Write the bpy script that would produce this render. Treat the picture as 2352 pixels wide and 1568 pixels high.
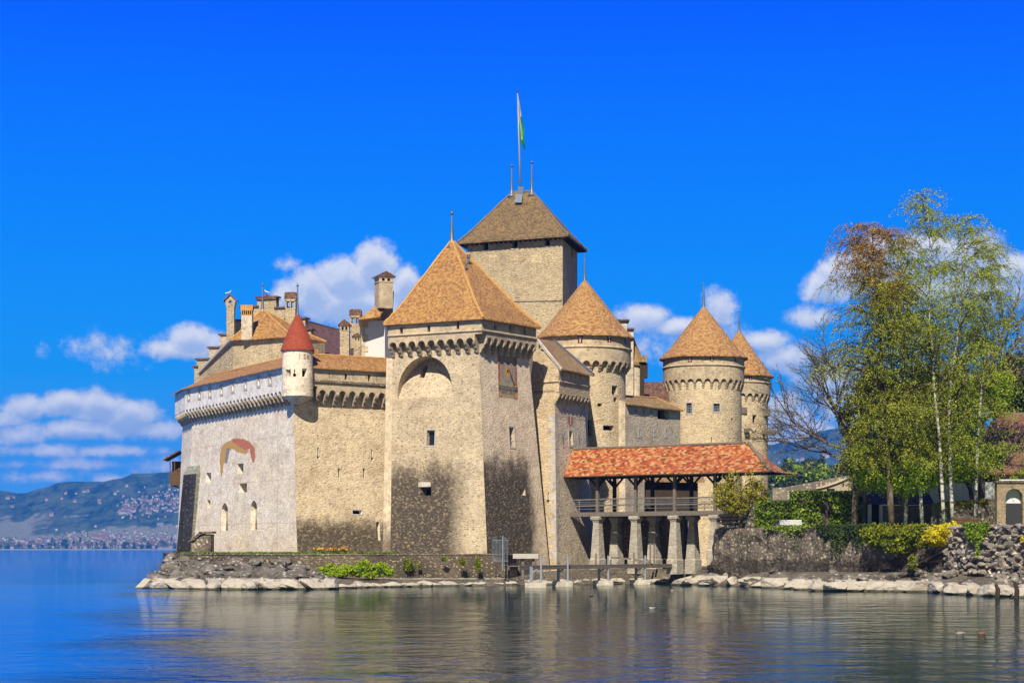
import bpy, bmesh, math, random
from mathutils import Vector, Matrix, noise
from mathutils.bvhtree import BVHTree
R = math.radians
for _o in list(bpy.data.objects): bpy.data.objects.remove(_o)
SC = bpy.context.scene
COL = SC.collection
# ------------------------------------------------------------------ camera
# measurements were read off the photograph at 2352 x 1568: principal column CX, horizon row HY, focal length FL
CX, HY, FL, EYE = 1176.0, 1259.5, 4573.33, 3.7
cam = bpy.data.cameras.new('camera'); cam_o = bpy.data.objects.new('camera', cam); COL.objects.link(cam_o)
cam_o.location = (0, 0, EYE); cam_o.rotation_euler = (R(90), 0, 0)
cam.lens = 70; cam.sensor_width = 36; cam.shift_y = (HY-784)/2352; cam.clip_start = .5; cam.clip_end = 40000
SC.camera = cam_o
# ------------------------------------------------------------------ sun and exposure
SUN_EL, SUN_AZ = 44.0, -10.0      # azimuth: degrees right of "straight behind the camera"
sl = bpy.data.lights.new('sun', 'SUN'); so = bpy.data.objects.new('sun', sl); COL.objects.link(so)
sl.energy = 5.0; sl.angle = R(.5); sl.color = (1, .915, .76)
sdir = Vector((math.sin(R(SUN_AZ))*math.cos(R(SUN_EL)), -math.cos(R(SUN_AZ))*math.cos(R(SUN_EL)), math.sin(R(SUN_EL))))
so.rotation_euler = (-sdir).to_track_quat('-Z', 'Y').to_euler(); so.location = (0, -20, 60)
vs = SC.view_settings; vs.view_transform = 'Standard'; vs.look = 'None'; vs.exposure = 0.85; vs.gamma = 1
try: vs.use_curve_mapping = False
except Exception: pass
# ------------------------------------------------------------------ node helpers
def nd(nt, t, **kw):
    n = nt.nodes.new(t)
    for k, v in kw.items():
        if k.startswith('i_'):
            key = k[2:]; key = int(key) if key.isdigit() else key.replace('_', ' ')
            if isinstance(v, bpy.types.NodeSocket): nt.links.new(v, n.inputs[key])
            else: n.inputs[key].default_value = v
        else: setattr(n, k, v)
    return n
def mth(nt, op, a, b=None, c=None, clamp=False):
    n = nt.nodes.new('ShaderNodeMath'); n.operation = op; n.use_clamp = clamp
    for i, v in enumerate((a, b, c)):
        if v is None: continue
        if isinstance(v, bpy.types.NodeSocket): nt.links.new(v, n.inputs[i])
        else: n.inputs[i].default_value = v
    return n.outputs[0]
def vmt(nt, op, a, b=None):
    n = nt.nodes.new('ShaderNodeVectorMath'); n.operation = op
    for i, v in enumerate((a, b)):
        if v is None: continue
        if isinstance(v, bpy.types.NodeSocket): nt.links.new(v, n.inputs[i])
        else: n.inputs[i].default_value = v
    return n.outputs['Value'] if op in ('LENGTH', 'DOT_PRODUCT', 'DISTANCE') else n.outputs[0]
def sstep(nt, x, a, b):
    n = nd(nt, 'ShaderNodeMapRange', interpolation_type='SMOOTHSTEP')
    nt.links.new(x, n.inputs[0]); n.inputs[1].default_value = a; n.inputs[2].default_value = b
    return n.outputs[0]
def mixc(nt, f, a, b, mode='MIX'):
    n = nt.nodes.new('ShaderNodeMix'); n.data_type = 'RGBA'; n.blend_type = mode
    for i, v in ((0, f), (6, a), (7, b)):
        if isinstance(v, bpy.types.NodeSocket): nt.links.new(v, n.inputs[i])
        else: n.inputs[i].default_value = v if i == 0 else (*v[:3], 1)
    return n.outputs[2]
def ramp(nt, x, stops, interp='LINEAR'):
    n = nt.nodes.new('ShaderNodeValToRGB'); cr = n.color_ramp; cr.interpolation = interp
    while len(cr.elements) < len(stops): cr.elements.new(.5)
    for e, (p, c) in zip(cr.elements, stops): e.position = p; e.color = (*c[:3], 1)
    nt.links.new(x, n.inputs[0]); return n.outputs[0]
def nz(nt, vec, scale, detail=4, rough=.55, dist=0):
    n = nd(nt, 'ShaderNodeTexNoise'); n.inputs['Scale'].default_value = scale; n.inputs['Detail'].default_value = detail
    n.inputs['Roughness'].default_value = rough; n.inputs['Distortion'].default_value = dist
    nt.links.new(vec, n.inputs['Vector']); return n.outputs[0]
# ------------------------------------------------------------------ world: sky with clouds, all by direction
def make_world():
    w = bpy.data.worlds.new('World'); SC.world = w; w.use_nodes = True; nt = w.node_tree; nt.nodes.clear()
    out = nd(nt, 'ShaderNodeOutputWorld'); bg = nd(nt, 'ShaderNodeBackground'); bg.inputs[1].default_value = .05
    nt.links.new(bg.outputs[0], out.inputs[0])
    sky = nd(nt, 'ShaderNodeTexSky', sky_type='NISHITA'); sky.sun_disc = False
    sky.sun_elevation = R(SUN_EL); sky.sun_rotation = math.atan2(sdir.x, sdir.y); sky.air_density = 1.0; sky.dust_density = .4; sky.ozone_density = 3
    tc = nd(nt, 'ShaderNodeTexCoord'); d = tc.outputs['Generated']
    sp = nd(nt, 'ShaderNodeSeparateXYZ'); nt.links.new(d, sp.inputs[0])
    dx, dy, dz = sp.outputs
    # clear deep-blue northern sky low down, the plain sky model higher up
    el = mth(nt, 'ARCSINE', dz); eld = mth(nt, 'MULTIPLY', el, 180/math.pi)
    e01 = mth(nt, 'DIVIDE', eld, 20, clamp=True)
    grad = ramp(nt, e01, [(0, (.17, .50, .97)), (.10, (.09, .44, 1)), (.25, (.005, .36, 1.03)), (.45, (.0, .255, 1.05)), (.75, (.0, .112, 1.06)), (1, (.0, .085, 1.0))])
    grad10 = vmt(nt, 'MULTIPLY', grad, (11.2, 11.2, 11.2))
    up = sstep(nt, eld, 45, 85)
    northern = sstep(nt, dy, -.25, .35)
    base = mixc(nt, mth(nt, 'SUBTRACT', 1, mth(nt, 'MULTIPLY', mth(nt, 'MULTIPLY_ADD', up, -.8, .99), northern)), grad10, vmt(nt, 'MULTIPLY', sky.outputs[0], (.55, .55, .55)))
    # clouds: soft billows at fixed directions to the north
    dyp = mth(nt, 'MAXIMUM', dy, .02)
    u = mth(nt, 'DIVIDE', dx, dyp); v = mth(nt, 'DIVIDE', dz, dyp)
    cb = nd(nt, 'ShaderNodeCombineXYZ'); nt.links.new(u, cb.inputs[0]); nt.links.new(v, cb.inputs[1])
    uv = vmt(nt, 'MULTIPLY', cb.outputs[0], (FL/100, FL/100, 1))      # unit = 100 of the measuring pixels
    blobs = [(865,612,62,62,1),(925,655,46,55,.9),(790,640,80,52,1),(715,672,70,60,1),(655,680,42,40,.8),(800,700,150,50,1),(660,608,18,12,.15),
             (430,778,66,34,.9),(405,800,90,30,.85),(490,795,60,40,.6),(236,802,62,26,.2),
             (228,932,80,42,1),(292,955,88,44,1),(150,925,70,30,.9),(70,935,80,30,.75),(200,985,180,24,.75),(340,985,80,26,.65),(40,1000,70,28,.6),(90,1034,110,16,.5),(250,1036,110,13,.4),(170,1066,150,11,.3),(110,1093,95,13,.3),(250,1100,42,16,.5),(380,1075,60,22,.3),(20,960,50,22,.5),
             (1480,732,78,36,.85),(1550,750,75,28,.8),(1653,712,42,40,.62),(1590,770,120,30,.35),(1480,800,60,30,.25),
             (1765,782,58,26,.75),(1810,820,75,38,.55),(1895,660,62,40,.95),(1870,728,62,24,.4),(1930,640,60,60,.7),(2130,590,130,62,1),(2240,600,80,70,1),(2040,600,90,70,.9),(2330,615,55,38,.9),(2200,660,170,50,.6),
             (1805,965,70,70,.8),(1850,1000,80,45,.6),(1790,1012,50,20,.5),(1960,900,120,80,.4),
             (2700,700,260,120,.9),(-350,900,240,120,.9),(-800,780,200,90,.8),(3150,900,200,90,.8)]
    def dens(p):
        s = None
        for x, y, rx, ry, a in blobs:
            c = ((x-CX)/100, (HY-y)/100, 0)
            q = vmt(nt, 'MULTIPLY', vmt(nt, 'SUBTRACT', p, c), (100/rx, 100/ry, 0))
            t = mth(nt, 'MULTIPLY_ADD', vmt(nt, 'LENGTH', q), -a, a)
            s = t if s is None else mth(nt, 'MAXIMUM', s, t)
        n1 = nz(nt, p, 1.6, 9, .64); n2 = nz(nt, p, .7, 3, .5)
        s = mth(nt, 'MAXIMUM', s, -.6)
        s = mth(nt, 'ADD', s, mth(nt, 'MULTIPLY_ADD', n1, 1.3, -.52))
        return mth(nt, 'ADD', s, mth(nt, 'MULTIPLY_ADD', n2, .5, -.25))
    d0 = dens(uv)
    d1 = dens(vmt(nt, 'ADD', uv, (-.05, .22, 0)))
    alpha = sstep(nt, d0, -.03, .42); alpha = mth(nt, 'MULTIPLY', alpha, .96)
    north = mth(nt, 'GREATER_THAN', dy, .05)
    alpha = mth(nt, 'MULTIPLY', alpha, north)
    shade = sstep(nt, d1, .85, -.05)      # little cloud above it -> sunlit
    core = sstep(nt, d0, .1, .75)
    lit = mth(nt, 'POWER', mth(nt, 'MULTIPLY', mth(nt, 'MULTIPLY_ADD', shade, .85, .15), mth(nt, 'MULTIPLY_ADD', core, .75, .25)), .8)
    ccol = mixc(nt, lit, (3.7, 5.5, 9.0), (11.7, 11.5, 11.3))
    nt.links.new(mixc(nt, alpha, base, ccol), bg.inputs[0])
make_world()
# ------------------------------------------------------------------ geometry helpers
def P(x, y, Y): return Vector(((x-CX)/FL*Y, Y, EYE-(y-HY)/FL*Y))
def PX(x, Y): return (x-CX)/FL*Y
def PZ(y, Y): return EYE-(y-HY)/FL*Y
ZH = Vector((0, 0, 1))
def hit(face, x, y):
    p0, n = face; o = Vector((0, 0, EYE)); d = Vector(((x-CX)/FL, 1, -(y-HY)/FL))
    return o + d*((p0-o).dot(n)/d.dot(n))
def face3(a, b, c):
    a, b, c = Vector(a), Vector(b), Vector(c); n = (b-a).cross(c-a).normalized()
    if n.dot(Vector((0, 0, EYE))-a) < 0: n = -n
    return (a, n)
class MB:
    def __init__(s): s.v = []; s.f = []; s.m = []; s.uv = {}
    def face(s, pts, mi=0, uv=None):
        k = len(s.v); s.v += [tuple(p) for p in pts]; s.f.append(tuple(range(k, k+len(pts)))); s.m.append(mi)
        if uv: s.uv[len(s.f)-1] = uv
        return s
    def loft(s, rings, mi=0, caps=(True, True), closed=True, sides=None, capm=None):
        k = len(s.v); n = len(rings[0])
        for r in rings: s.v += [tuple(p) for p in r]
        for i in range(len(rings)-1):
            for j in range(n if closed else n-1):
                a, b = k+i*n+j, k+i*n+(j+1) % n
                s.f.append((a, b, b+n, a+n)); s.m.append(sides[j] if sides else mi)
        if closed:
            if caps[0]: s.f.append(tuple(range(k+n-1, k-1, -1))); s.m.append(mi if capm is None else capm)
            if caps[1]: s.f.append(tuple(range(k+(len(rings)-1)*n, k+len(rings)*n))); s.m.append(mi if capm is None else capm)
        return s
    def apex(s, ring, top, mi=0):
        k = len(s.v); s.v += [tuple(p) for p in ring]+[tuple(top)]; n = len(ring)
        for j in range(n): s.f.append((k+j, k+(j+1) % n, k+n)); s.m.append(mi)
        return s
    def prism(s, poly, z0, z1, mi=0):
        return s.loft([[(p[0], p[1], z0) for p in poly], [(p[0], p[1], z1) for p in poly]], mi)
    def obox(s, o, ax, ay, az, mi=0):      # corner origin + three edge vectors
        o, ax, ay, az = map(Vector, (o, ax, ay, az))
        return s.loft([[o, o+ax, o+ax+ay, o+ay], [o+az, o+ax+az, o+ax+ay+az, o+ay+az]], mi)
    def box(s, c, size, rot=0, mi=0):
        cx, cy, cz = c; sx, sy, sz = size; ca, sa = math.cos(rot), math.sin(rot)
        ax = Vector((ca, sa, 0))*sx; ay = Vector((-sa, ca, 0))*sy
        return s.obox(Vector((cx, cy, cz))-ax/2-ay/2-Vector((0, 0, sz/2)), ax, ay, (0, 0, sz), mi)
    def beam(s, a, b, w, h, mi=0):
        a, b = Vector(a), Vector(b); d = (b-a).normalized()
        x = d.cross(ZH) if abs(d.z) < .95 else d.cross(Vector((0, 1, 0)))
        x.normalize(); y = x.cross(d).normalized()
        return s.obox(a-x*w/2-y*h/2, b-a, x*w, y*h, mi)
    def tube(s, pts, rad, n=6, mi=0):
        pts = [Vector(p) for p in pts]; rings = []
        for i, p in enumerate(pts):
            d = (pts[min(i+1, len(pts)-1)]-pts[max(i-1, 0)]).normalized()
            x = d.cross(Vector((.31, .95, .05))).normalized(); y = d.cross(x)
            r = rad[i] if isinstance(rad, (list, tuple)) else rad
            rings.append([p+x*math.cos(2*math.pi*k/n)*r+y*math.sin(2*math.pi*k/n)*r for k in range(n)])
        return s.loft(rings, mi)
    def lathe(s, c, prof, n=24, mi=0, uvr=None, cap=True):
        k = len(s.v); m = len(prof); L = 0; vs_ = [0]
        for i in range(1, m): L += math.hypot(prof[i][0]-prof[i-1][0], prof[i][1]-prof[i-1][1]); vs_.append(L)
        for r, z in prof:
            s.v += [(c[0]+math.cos(2*math.pi*j/n)*r, c[1]+math.sin(2*math.pi*j/n)*r, z) for j in range(n)]
        for i in range(m-1):
            for j in range(n):
                a, b = k+i*n+j, k+i*n+(j+1) % n
                s.f.append((a, b, b+n, a+n)); s.m.append(mi)
                if uvr:
                    t0, t1 = 2*math.pi*j/n*uvr, 2*math.pi*(j+1)/n*uvr
                    s.uv[len(s.f)-1] = [(t0, vs_[i]), (t1, vs_[i]), (t1, vs_[i+1]), (t0, vs_[i+1])]
        if cap:
            s.f.append(tuple(range(k+n-1, k-1, -1))); s.m.append(mi); s.f.append(tuple(range(k+(m-1)*n, k+m*n))); s.m.append(mi)
        return s
    def mesh(s, name, mats, recalc=True, uv=True, smooth=False):
        me = bpy.data.meshes.new(name); me.from_pydata(s.v, [], s.f)
        for m in (mats if isinstance(mats, (list, tuple)) else [mats]): me.materials.append(m)
        me.polygons.foreach_set('material_index', s.m)
        if uv:
            ul = me.uv_layers.new(name='UVMap').data; V = s.v
            for i, p in enumerate(me.polygons):
                if i in s.uv:
                    for li, q in zip(p.loop_indices, s.uv[i]): ul[li].uv = q
                    continue
                n = p.normal; t = ZH.cross(n)
                if t.length < 1e-3: t = Vector((1, 0, 0))
                t.normalize(); w = n.cross(t)
                for li, vi in zip(p.loop_indices, s.f[i]):
                    q = Vector(V[vi]); ul[li].uv = (q.dot(t), q.dot(w))
        if recalc:
            bm = bmesh.new(); bm.from_mesh(me); bmesh.ops.recalc_face_normals(bm, faces=bm.faces); bm.to_mesh(me); bm.free()
        if smooth: me.polygons.foreach_set('use_smooth', [True]*len(me.polygons))
        return me
    def build(s, name, mats, parent=None, recalc=True, uv=True, smooth=False, cutters=None):
        me = s.mesh(name, mats, recalc, uv, smooth)
        o = bpy.data.objects.new(name, me); COL.objects.link(o)
        if cutters and cutters.v:
            cm = cutters.mesh('cutter', [], True, False); co = bpy.data.objects.new('cutter', cm); COL.objects.link(co)
            md = o.modifiers.new('cut', 'BOOLEAN'); md.operation = 'DIFFERENCE'; md.solver = 'EXACT'; md.object = co; md.use_self = True
            dg = bpy.context.evaluated_depsgraph_get(); dg.update()
            nm = bpy.data.meshes.new_from_object(o.evaluated_get(dg))
            o.modifiers.clear(); o.data = nm; nm.name = name
            bpy.data.objects.remove(co)
        if parent is not None:
            off = woff(parent); o.data.transform(Matrix.Translation(-off)); o.parent = parent
        return o
def woff(o):
    v = Vector((0, 0, 0))
    while o is not None: v += o.location; o = o.parent
    return v
def thing(name, label, cat, loc=(0, 0, 0), group=None):
    o = bpy.data.objects.new(name, None); COL.objects.link(o); o.location = loc; o.empty_display_size = .5
    o['label'] = label; o['category'] = cat
    if group: o['group'] = group
    return o
def tag(o, label, cat, group=None):
    o['label'] = label; o['category'] = cat
    if group: o['group'] = group
    return o
def struct(o, kind='structure'): o['kind'] = kind; return o
def lead(o, mat_):        # link an existing mesh as a new object elsewhere
    return o
# ------------------------------------------------------------------ materials
ALB = .57          # overall reflectance of the stone, tile and paint tones given below
def newmat(name, rough=.85, spec=.25):
    m = bpy.data.materials.new(name); m.use_nodes = True; nt = m.node_tree; b = nt.nodes['Principled BSDF']
    b.inputs['Roughness'].default_value = rough; b.inputs['Specular IOR Level'].default_value = spec
    return m, nt, b
def plain(name, col, rough=.8, spec=.25, var=.15, scale=2.0, metal=0):
    m, nt, b = newmat(name, rough, spec); g = nd(nt, 'ShaderNodeNewGeometry'); b.inputs['Metallic'].default_value = metal
    n = nz(nt, g.outputs['Position'], scale, 5)
    c = vmt(nt, 'MULTIPLY', mixc(nt, n, [x*(1-var*1.6) for x in col], [min(1, x*(1+var*1.6)) for x in col]), (ALB,)*3)
    nt.links.new(c, b.inputs['Base Color']); return m
def masonry(name, c1, c2, spot, amt=.22, scale=2.2, sq=1.7, stain=None, bigs=.16, psc=None, mort=.0, bump=.35, streak=0, fine=.5, joints=None):
    m, nt, b = newmat(name, .92, .12); g = nd(nt, 'ShaderNodeNewGeometry'); pos = g.outputs['Position']
    pos0 = pos
    if psc: pos = vmt(nt, 'MULTIPLY', pos, psc)
    big = nz(nt, pos, bigs, 5, .6); mid = nz(nt, pos, .9, 5, .6); fin = nz(nt, pos, 4.5, 5, .65)
    base = mixc(nt, sstep(nt, big, .32, .68), c1, c2)
    base = mixc(nt, 1.0, base, ramp(nt, mid, [(.25, (.78, .77, .76)), (.5, (1, 1, 1)), (.75, (1.1, 1.09, 1.06))]), 'MULTIPLY')
    base = mixc(nt, 1.0, base, ramp(nt, nz(nt, vmt(nt, 'MULTIPLY', pos, (1, 1, 1.5)), .42, 7, .68), [(.36, (.80, .78, .75)), (.46, (1, 1, 1)), (.56, (1, 1, 1)), (.64, (1.12, 1.10, 1.05))]), 'MULTIPLY')
    pw = vmt(nt, 'ADD', vmt(nt, 'MULTIPLY', pos, (1, 1, sq)), vmt(nt, 'MULTIPLY', nd(nt, 'ShaderNodeTexNoise', i_Vector=pos, i_Scale=1.6).outputs[1], (.35, .35, .35)))
    vo = nd(nt, 'ShaderNodeTexVoronoi', i_Vector=pw, i_Scale=scale*1.6); sx = nd(nt, 'ShaderNodeSeparateColor', i_Color=vo.outputs['Color'])
    dist = vo.outputs['Distance']
    on = mth(nt, 'LESS_THAN', sx.outputs[0], amt); sh = sstep(nt, mth(nt, 'ADD', dist, mth(nt, 'MULTIPLY_ADD', fin, .7, -.35)), .52, .30)
    hue = mixc(nt, sx.outputs[1], spot, [c*1.5 for c in spot])
    col = mixc(nt, mth(nt, 'MULTIPLY', mth(nt, 'MULTIPLY', on, sh), .92), base, hue)
    tone = mth(nt, 'MULTIPLY_ADD', sx.outputs[2], .30, .86)
    tv = nd(nt, 'ShaderNodeCombineXYZ')
    for i in range(3): nt.links.new(tone, tv.inputs[i])
    col = vmt(nt, 'MULTIPLY', col, tv.outputs[0])
    if mort: col = mixc(nt, mth(nt, 'MULTIPLY', sstep(nt, dist, .42, .8), mort), col, [c*.55 for c in c1])
    fv = mth(nt, 'MULTIPLY_ADD', fin, fine*1.2, 1-fine*.6); tv2 = nd(nt, 'ShaderNodeCombineXYZ')
    for i in range(3): nt.links.new(fv, tv2.inputs[i])
    col = vmt(nt, 'MULTIPLY', col, tv2.outputs[0])
    pos = pos0; spz = nd(nt, 'ShaderNodeSeparateXYZ', i_Vector=pos)
    if streak:
        stv = nz(nt, vmt(nt, 'MULTIPLY', pos, (1, 1, .08)), 1.1, 4, .6)
        col = mixc(nt, mth(nt, 'MULTIPLY', sstep(nt, stv, .5, .75), streak), col, [c*.45 for c in c1])
    if joints:
        for (jp, jd, step) in joints:      # a few long plaster day-joints
            q = mth(nt, 'ADD', vmt(nt, 'DOT_PRODUCT', vmt(nt, 'SUBTRACT', pos, jp), jd), mth(nt, 'MULTIPLY', mid, .15))
            fr = mth(nt, 'ABSOLUTE', mth(nt, 'SUBTRACT', mth(nt, 'FRACT', mth(nt, 'DIVIDE', q, step)), .5))
            col = mixc(nt, mth(nt, 'MULTIPLY', sstep(nt, fr, .014, .004), .38), col, [c*.5 for c in c1])
    for st in (stain or []):
        n1 = nz(nt, pos, .5, 9, .74); n6 = nz(nt, vmt(nt, 'MULTIPLY', pos, (1, 1, .1)), .9, 5, .65); n2 = nz(nt, pos, 2.6, 5, .7)
        t = mth(nt, 'SUBTRACT', st['z'], spz.outputs[2])
        t = mth(nt, 'ADD', t, mth(nt, 'MULTIPLY_ADD', n1, st['amp']*2, -st['amp']))
        t = mth(nt, 'ADD', t, mth(nt, 'MULTIPLY_ADD', n6, st['amp']*.7, -st['amp']*.35))
        k = sstep(nt, t, -st['soft'], st['soft'])
        k = mth(nt, 'MULTIPLY', k, sstep(nt, mth(nt, 'ADD', n2, mth(nt, 'MULTIPLY', k, .62)), .56, .96))
        for (cp, cd, a, e) in st.get('clean', []):
            dd = vmt(nt, 'DOT_PRODUCT', vmt(nt, 'SUBTRACT', pos, cp), cd)
            dd = mth(nt, 'ADD', dd, mth(nt, 'MULTIPLY_ADD', n1, 3.2, -1.6))
            k = mth(nt, 'MULTIPLY', k, sstep(nt, dd, a, e))
        k = mth(nt, 'MULTIPLY', k, st.get('s', .92))
        n4 = nz(nt, vmt(nt, 'MULTIPLY', pos, (1, 1, 1.6)), 2.9, 6, .78); spk = mixc(nt, sstep(nt, mth(nt, 'ADD', n4, mth(nt, 'MULTIPLY', sx.outputs[1], .16)), .58, .74), st['col'], st.get('col2', [c*3.2 for c in st['col']]))
        col = mixc(nt, k, col, spk)
    nt.links.new(vmt(nt, 'MULTIPLY', col, (ALB*1.04, ALB*1.01, ALB*.98)), b.inputs['Base Color'])
    hgt = mth(nt, 'ADD', mth(nt, 'MULTIPLY', fin, .6), mth(nt, 'MULTIPLY', dist, -.6))
    bp = nd(nt, 'ShaderNodeBump', i_Height=hgt, i_Strength=bump, i_Distance=.12); nt.links.new(bp.outputs[0], b.inputs['Normal'])
    return m
def tiles(name, stops, w=.22, h=.19, patch=.35, patchcol=(.35, .2, .12), rough=.75, moss=None, bigf=.9):
    m, nt, b = newmat(name, rough, .2); uvn = nd(nt, 'ShaderNodeUVMap'); g = nd(nt, 'ShaderNodeNewGeometry')
    sp = nd(nt, 'ShaderNodeSeparateXYZ', i_Vector=uvn.outputs[0])
    wob = mth(nt, 'MULTIPLY_ADD', nz(nt, g.outputs['Position'], .8, 3), .12, -.06)
    rv = mth(nt, 'DIVIDE', mth(nt, 'ADD', sp.outputs[1], wob), h); row = mth(nt, 'FLOOR', rv)
    cu = mth(nt, 'ADD', mth(nt, 'DIVIDE', sp.outputs[0], w), mth(nt, 'MULTIPLY', row, .5)); colm = mth(nt, 'FLOOR', cu)
    cb = nd(nt, 'ShaderNodeCombineXYZ', i_X=colm, i_Y=row)
    wn = nd(nt, 'ShaderNodeTexWhiteNoise', noise_dimensions='2D', i_Vector=cb.outputs[0])
    big = nz(nt, vmt(nt, 'MULTIPLY', g.outputs['Position'], (1, 1, 2.6)), .8, 6, .72)
    k = mth(nt, 'ADD', mth(nt, 'MULTIPLY', wn.outputs[0], 1-bigf*.31), mth(nt, 'MULTIPLY_ADD', big, bigf, -.5*bigf+bigf*.155), clamp=True)
    c = ramp(nt, k, stops)
    pn = nz(nt, g.outputs['Position'], .22, 5, .65)
    c = mixc(nt, mth(nt, 'MULTIPLY', sstep(nt, pn, .5, .75), patch), c, patchcol)
    if moss: c = mixc(nt, mth(nt, 'MULTIPLY', sstep(nt, nz(nt, g.outputs['Position'], 1.3, 5, .7), .5, .72), moss[1]), c, moss[0])
    edge = mth(nt, 'FRACT', rv); fu = mth(nt, 'ABSOLUTE', mth(nt, 'SUBTRACT', mth(nt, 'FRACT', cu), .5))
    c = mixc(nt, mth(nt, 'MULTIPLY', sstep(nt, edge, .22, .02), .45), c, [q*.3 for q in patchcol])  # shadow line of each tile course painted into the colour
    nt.links.new(vmt(nt, 'MULTIPLY', c, (ALB,)*3), b.inputs['Base Color'])
    hg = mth(nt, 'ADD', mth(nt, 'MULTIPLY', edge, -1), mth(nt, 'ADD', mth(nt, 'MULTIPLY', fu, -.5), mth(nt, 'MULTIPLY', wn.outputs[0], .5)))
    bp = nd(nt, 'ShaderNodeBump', i_Height=hg, i_Strength=.7, i_Distance=.05); nt.links.new(bp.outputs[0], b.inputs['Normal'])
    return m
def leafmat(name, cols, trans=.3, scale=.9):
    m, nt, b = newmat(name, .6, .2); g = nd(nt, 'ShaderNodeNewGeometry'); oi = g.outputs['Random Per Island']
    n = nz(nt, g.outputs['Position'], scale, 3)
    k = mth(nt, 'ADD', mth(nt, 'MULTIPLY', oi, .55), mth(nt, 'MULTIPLY_ADD', n, 1.3, -.42), clamp=True)
    c = ramp(nt, k, [(i/(len(cols)-1), q) for i, q in enumerate(cols)])
    nt.links.new(c, b.inputs['Base Color'])
    tr = nd(nt, 'ShaderNodeBsdfTranslucent', i_Color=c); mx = nd(nt, 'ShaderNodeMixShader', i_Fac=trans)
    nt.links.new(b.outputs[0], mx.inputs[1]); nt.links.new(tr.outputs[0], mx.inputs[2])
    nt.links.new(mx.outputs[0], nt.nodes['Material Output'].inputs[0]); return m
def woodmat(name, c1, c2):
    m, nt, b = newmat(name, .85, .15); tcn = nd(nt, 'ShaderNodeNewGeometry')
    n = nz(nt, vmt(nt, 'MULTIPLY', tcn.outputs['Position'], (3, 3, 9)), 1.2, 5, .65, .5)
    nt.links.new(vmt(nt, 'MULTIPLY', mixc(nt, sstep(nt, n, .3, .7), c1, c2), (ALB,)*3), b.inputs['Base Color'])
    bp = nd(nt, 'ShaderNodeBump', i_Height=n, i_Strength=.4, i_Distance=.03); nt.links.new(bp.outputs[0], b.inputs['Normal']); return m
M = {}
# plan points used both by the walls and by where their weathering sits
CT1 = Vector((-3.42, 207.2, 0)); CTL = Vector((-.872, .490, 0)); CTR = Vector((.567, .825, 0))
M['plaster'] = masonry('pale_plaster', (.93, .81, .64), (.98, .90, .76), (.66, .51, .36), .22, 3.0, 1.0, psc=(1, .42, 1), mort=0, bump=.35, streak=.0, fine=.5, joints=[((-22.9, 208.6, 18), (.0, .0, 1), 4.6), ((-22.9, 208.6, 18), (-.51, .86, 0), 9.0)])
M['limewash'] = masonry('blue_white_limewash', (.98, .94, .87), (.96, .90, .80), (.55, .5, .44), .08, 1.2, 1.3, bump=.15, fine=.25, streak=.15)
M['limewhite'] = plain('white_limewash', (.8, .79, .76), var=.05)
M['court'] = masonry('warm_rubble_wall', (.80, .66, .46), (.72, .585, .405), (.30, .225, .15), .17, 2.3, 1.9, bump=.6, fine=.45,
    stain=[dict(z=6.8, amp=1.8, soft=1.4, col=(.075, .06, .046), col2=(.38, .30, .19), s=.93)])
M['towerL'] = masonry('tower_rubble_front', (.67, .565, .41), (.585, .485, .345), (.26, .20, .135), .24, 2.1, 1.8, bump=.6, fine=.45,
    stain=[dict(z=12.6, amp=3.6, soft=2.6, col=(.062, .053, .046), col2=(.36, .29, .20), s=.94, clean=[(tuple(CT1), tuple(CTL), .3, 3.6)])])
M['towerR'] = masonry('tower_rubble_side', (.80, .655, .49), (.88, .74, .56), (.45, .34, .25), .2, 2.4, 1.8, bump=.5, fine=.5,
    stain=[dict(z=13.2, amp=3.4, soft=2.4, col=(.052, .045, .04), col2=(.30, .25, .18), s=.95, clean=[(tuple(CT1+CTR*9.6), tuple(-CTR), .6, 2.6)])])
M['edge'] = masonry('pale_edge_render', (.76, .65, .48), (.70, .58, .42), (.5, .4, .28), .1, 1.6, 1.6, bump=.3, fine=.35, stain=[dict(z=6.0, amp=3.0, soft=2.2, col=(.13, .105, .08), s=.85)])
M['para'] = masonry('smooth_parapet_stone', (.66, .54, .375), (.57, .47, .335), (.33, .28, .21), .2, 1.3, 1.6, bump=.25, fine=.35, streak=.35)
M['corbel'] = masonry('corbel_stone', (.60, .49, .34), (.46, .395, .30), (.25, .22, .18), .3, 1.8, 1.2, bump=.3, fine=.4)
M['tower'] = masonry('coursed_tower_stone', (.74, .60, .40), (.80, .66, .46), (.34, .27, .18), .22, 2.0, 2.6, mort=.3, bump=.8, fine=.55)
M['gate'] = masonry('gatehouse_stone', (.76, .61, .40), (.66, .53, .35), (.37, .265, .15), .26, 1.9, 2.3, mort=.25, bump=.6, fine=.5)
M['keep'] = masonry('keep_stone', (.66, .54, .36), (.56, .46, .31), (.29, .225, .14), .3, 1.9, 2.4, mort=.35, bump=.8, fine=.6, streak=.15)
M['grey_wall'] = masonry('grey_render', (.70, .59, .45), (.76, .66, .52), (.36, .31, .25), .18, 1.8, 1.6, bump=.5, fine=.5, streak=.2)
M['quoin'] = masonry('pale_quoin_stone', (.60, .575, .535), (.66, .60, .53), (.52, .42, .36), .3, 1.1, 1.0, bump=.2, fine=.25)
M['pier'] = masonry('pier_ashlar', (.56, .52, .44), (.48, .45, .39), (.36, .33, .28), .25, 1.3, 3.2, mort=.5, bump=.4, fine=.35, streak=.2)
M['bank'] = masonry('lake_wall_stone', (.23, .19, .14), (.09, .075, .06), (.38, .31, .22), .3, 2.3, 1.5, mort=.5, bump=.9, fine=.8, streak=.6, stain=[dict(z=.72, amp=.14, soft=.05, col=(.47, .44, .39), col2=(.58, .55, .5), s=.85)])
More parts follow.
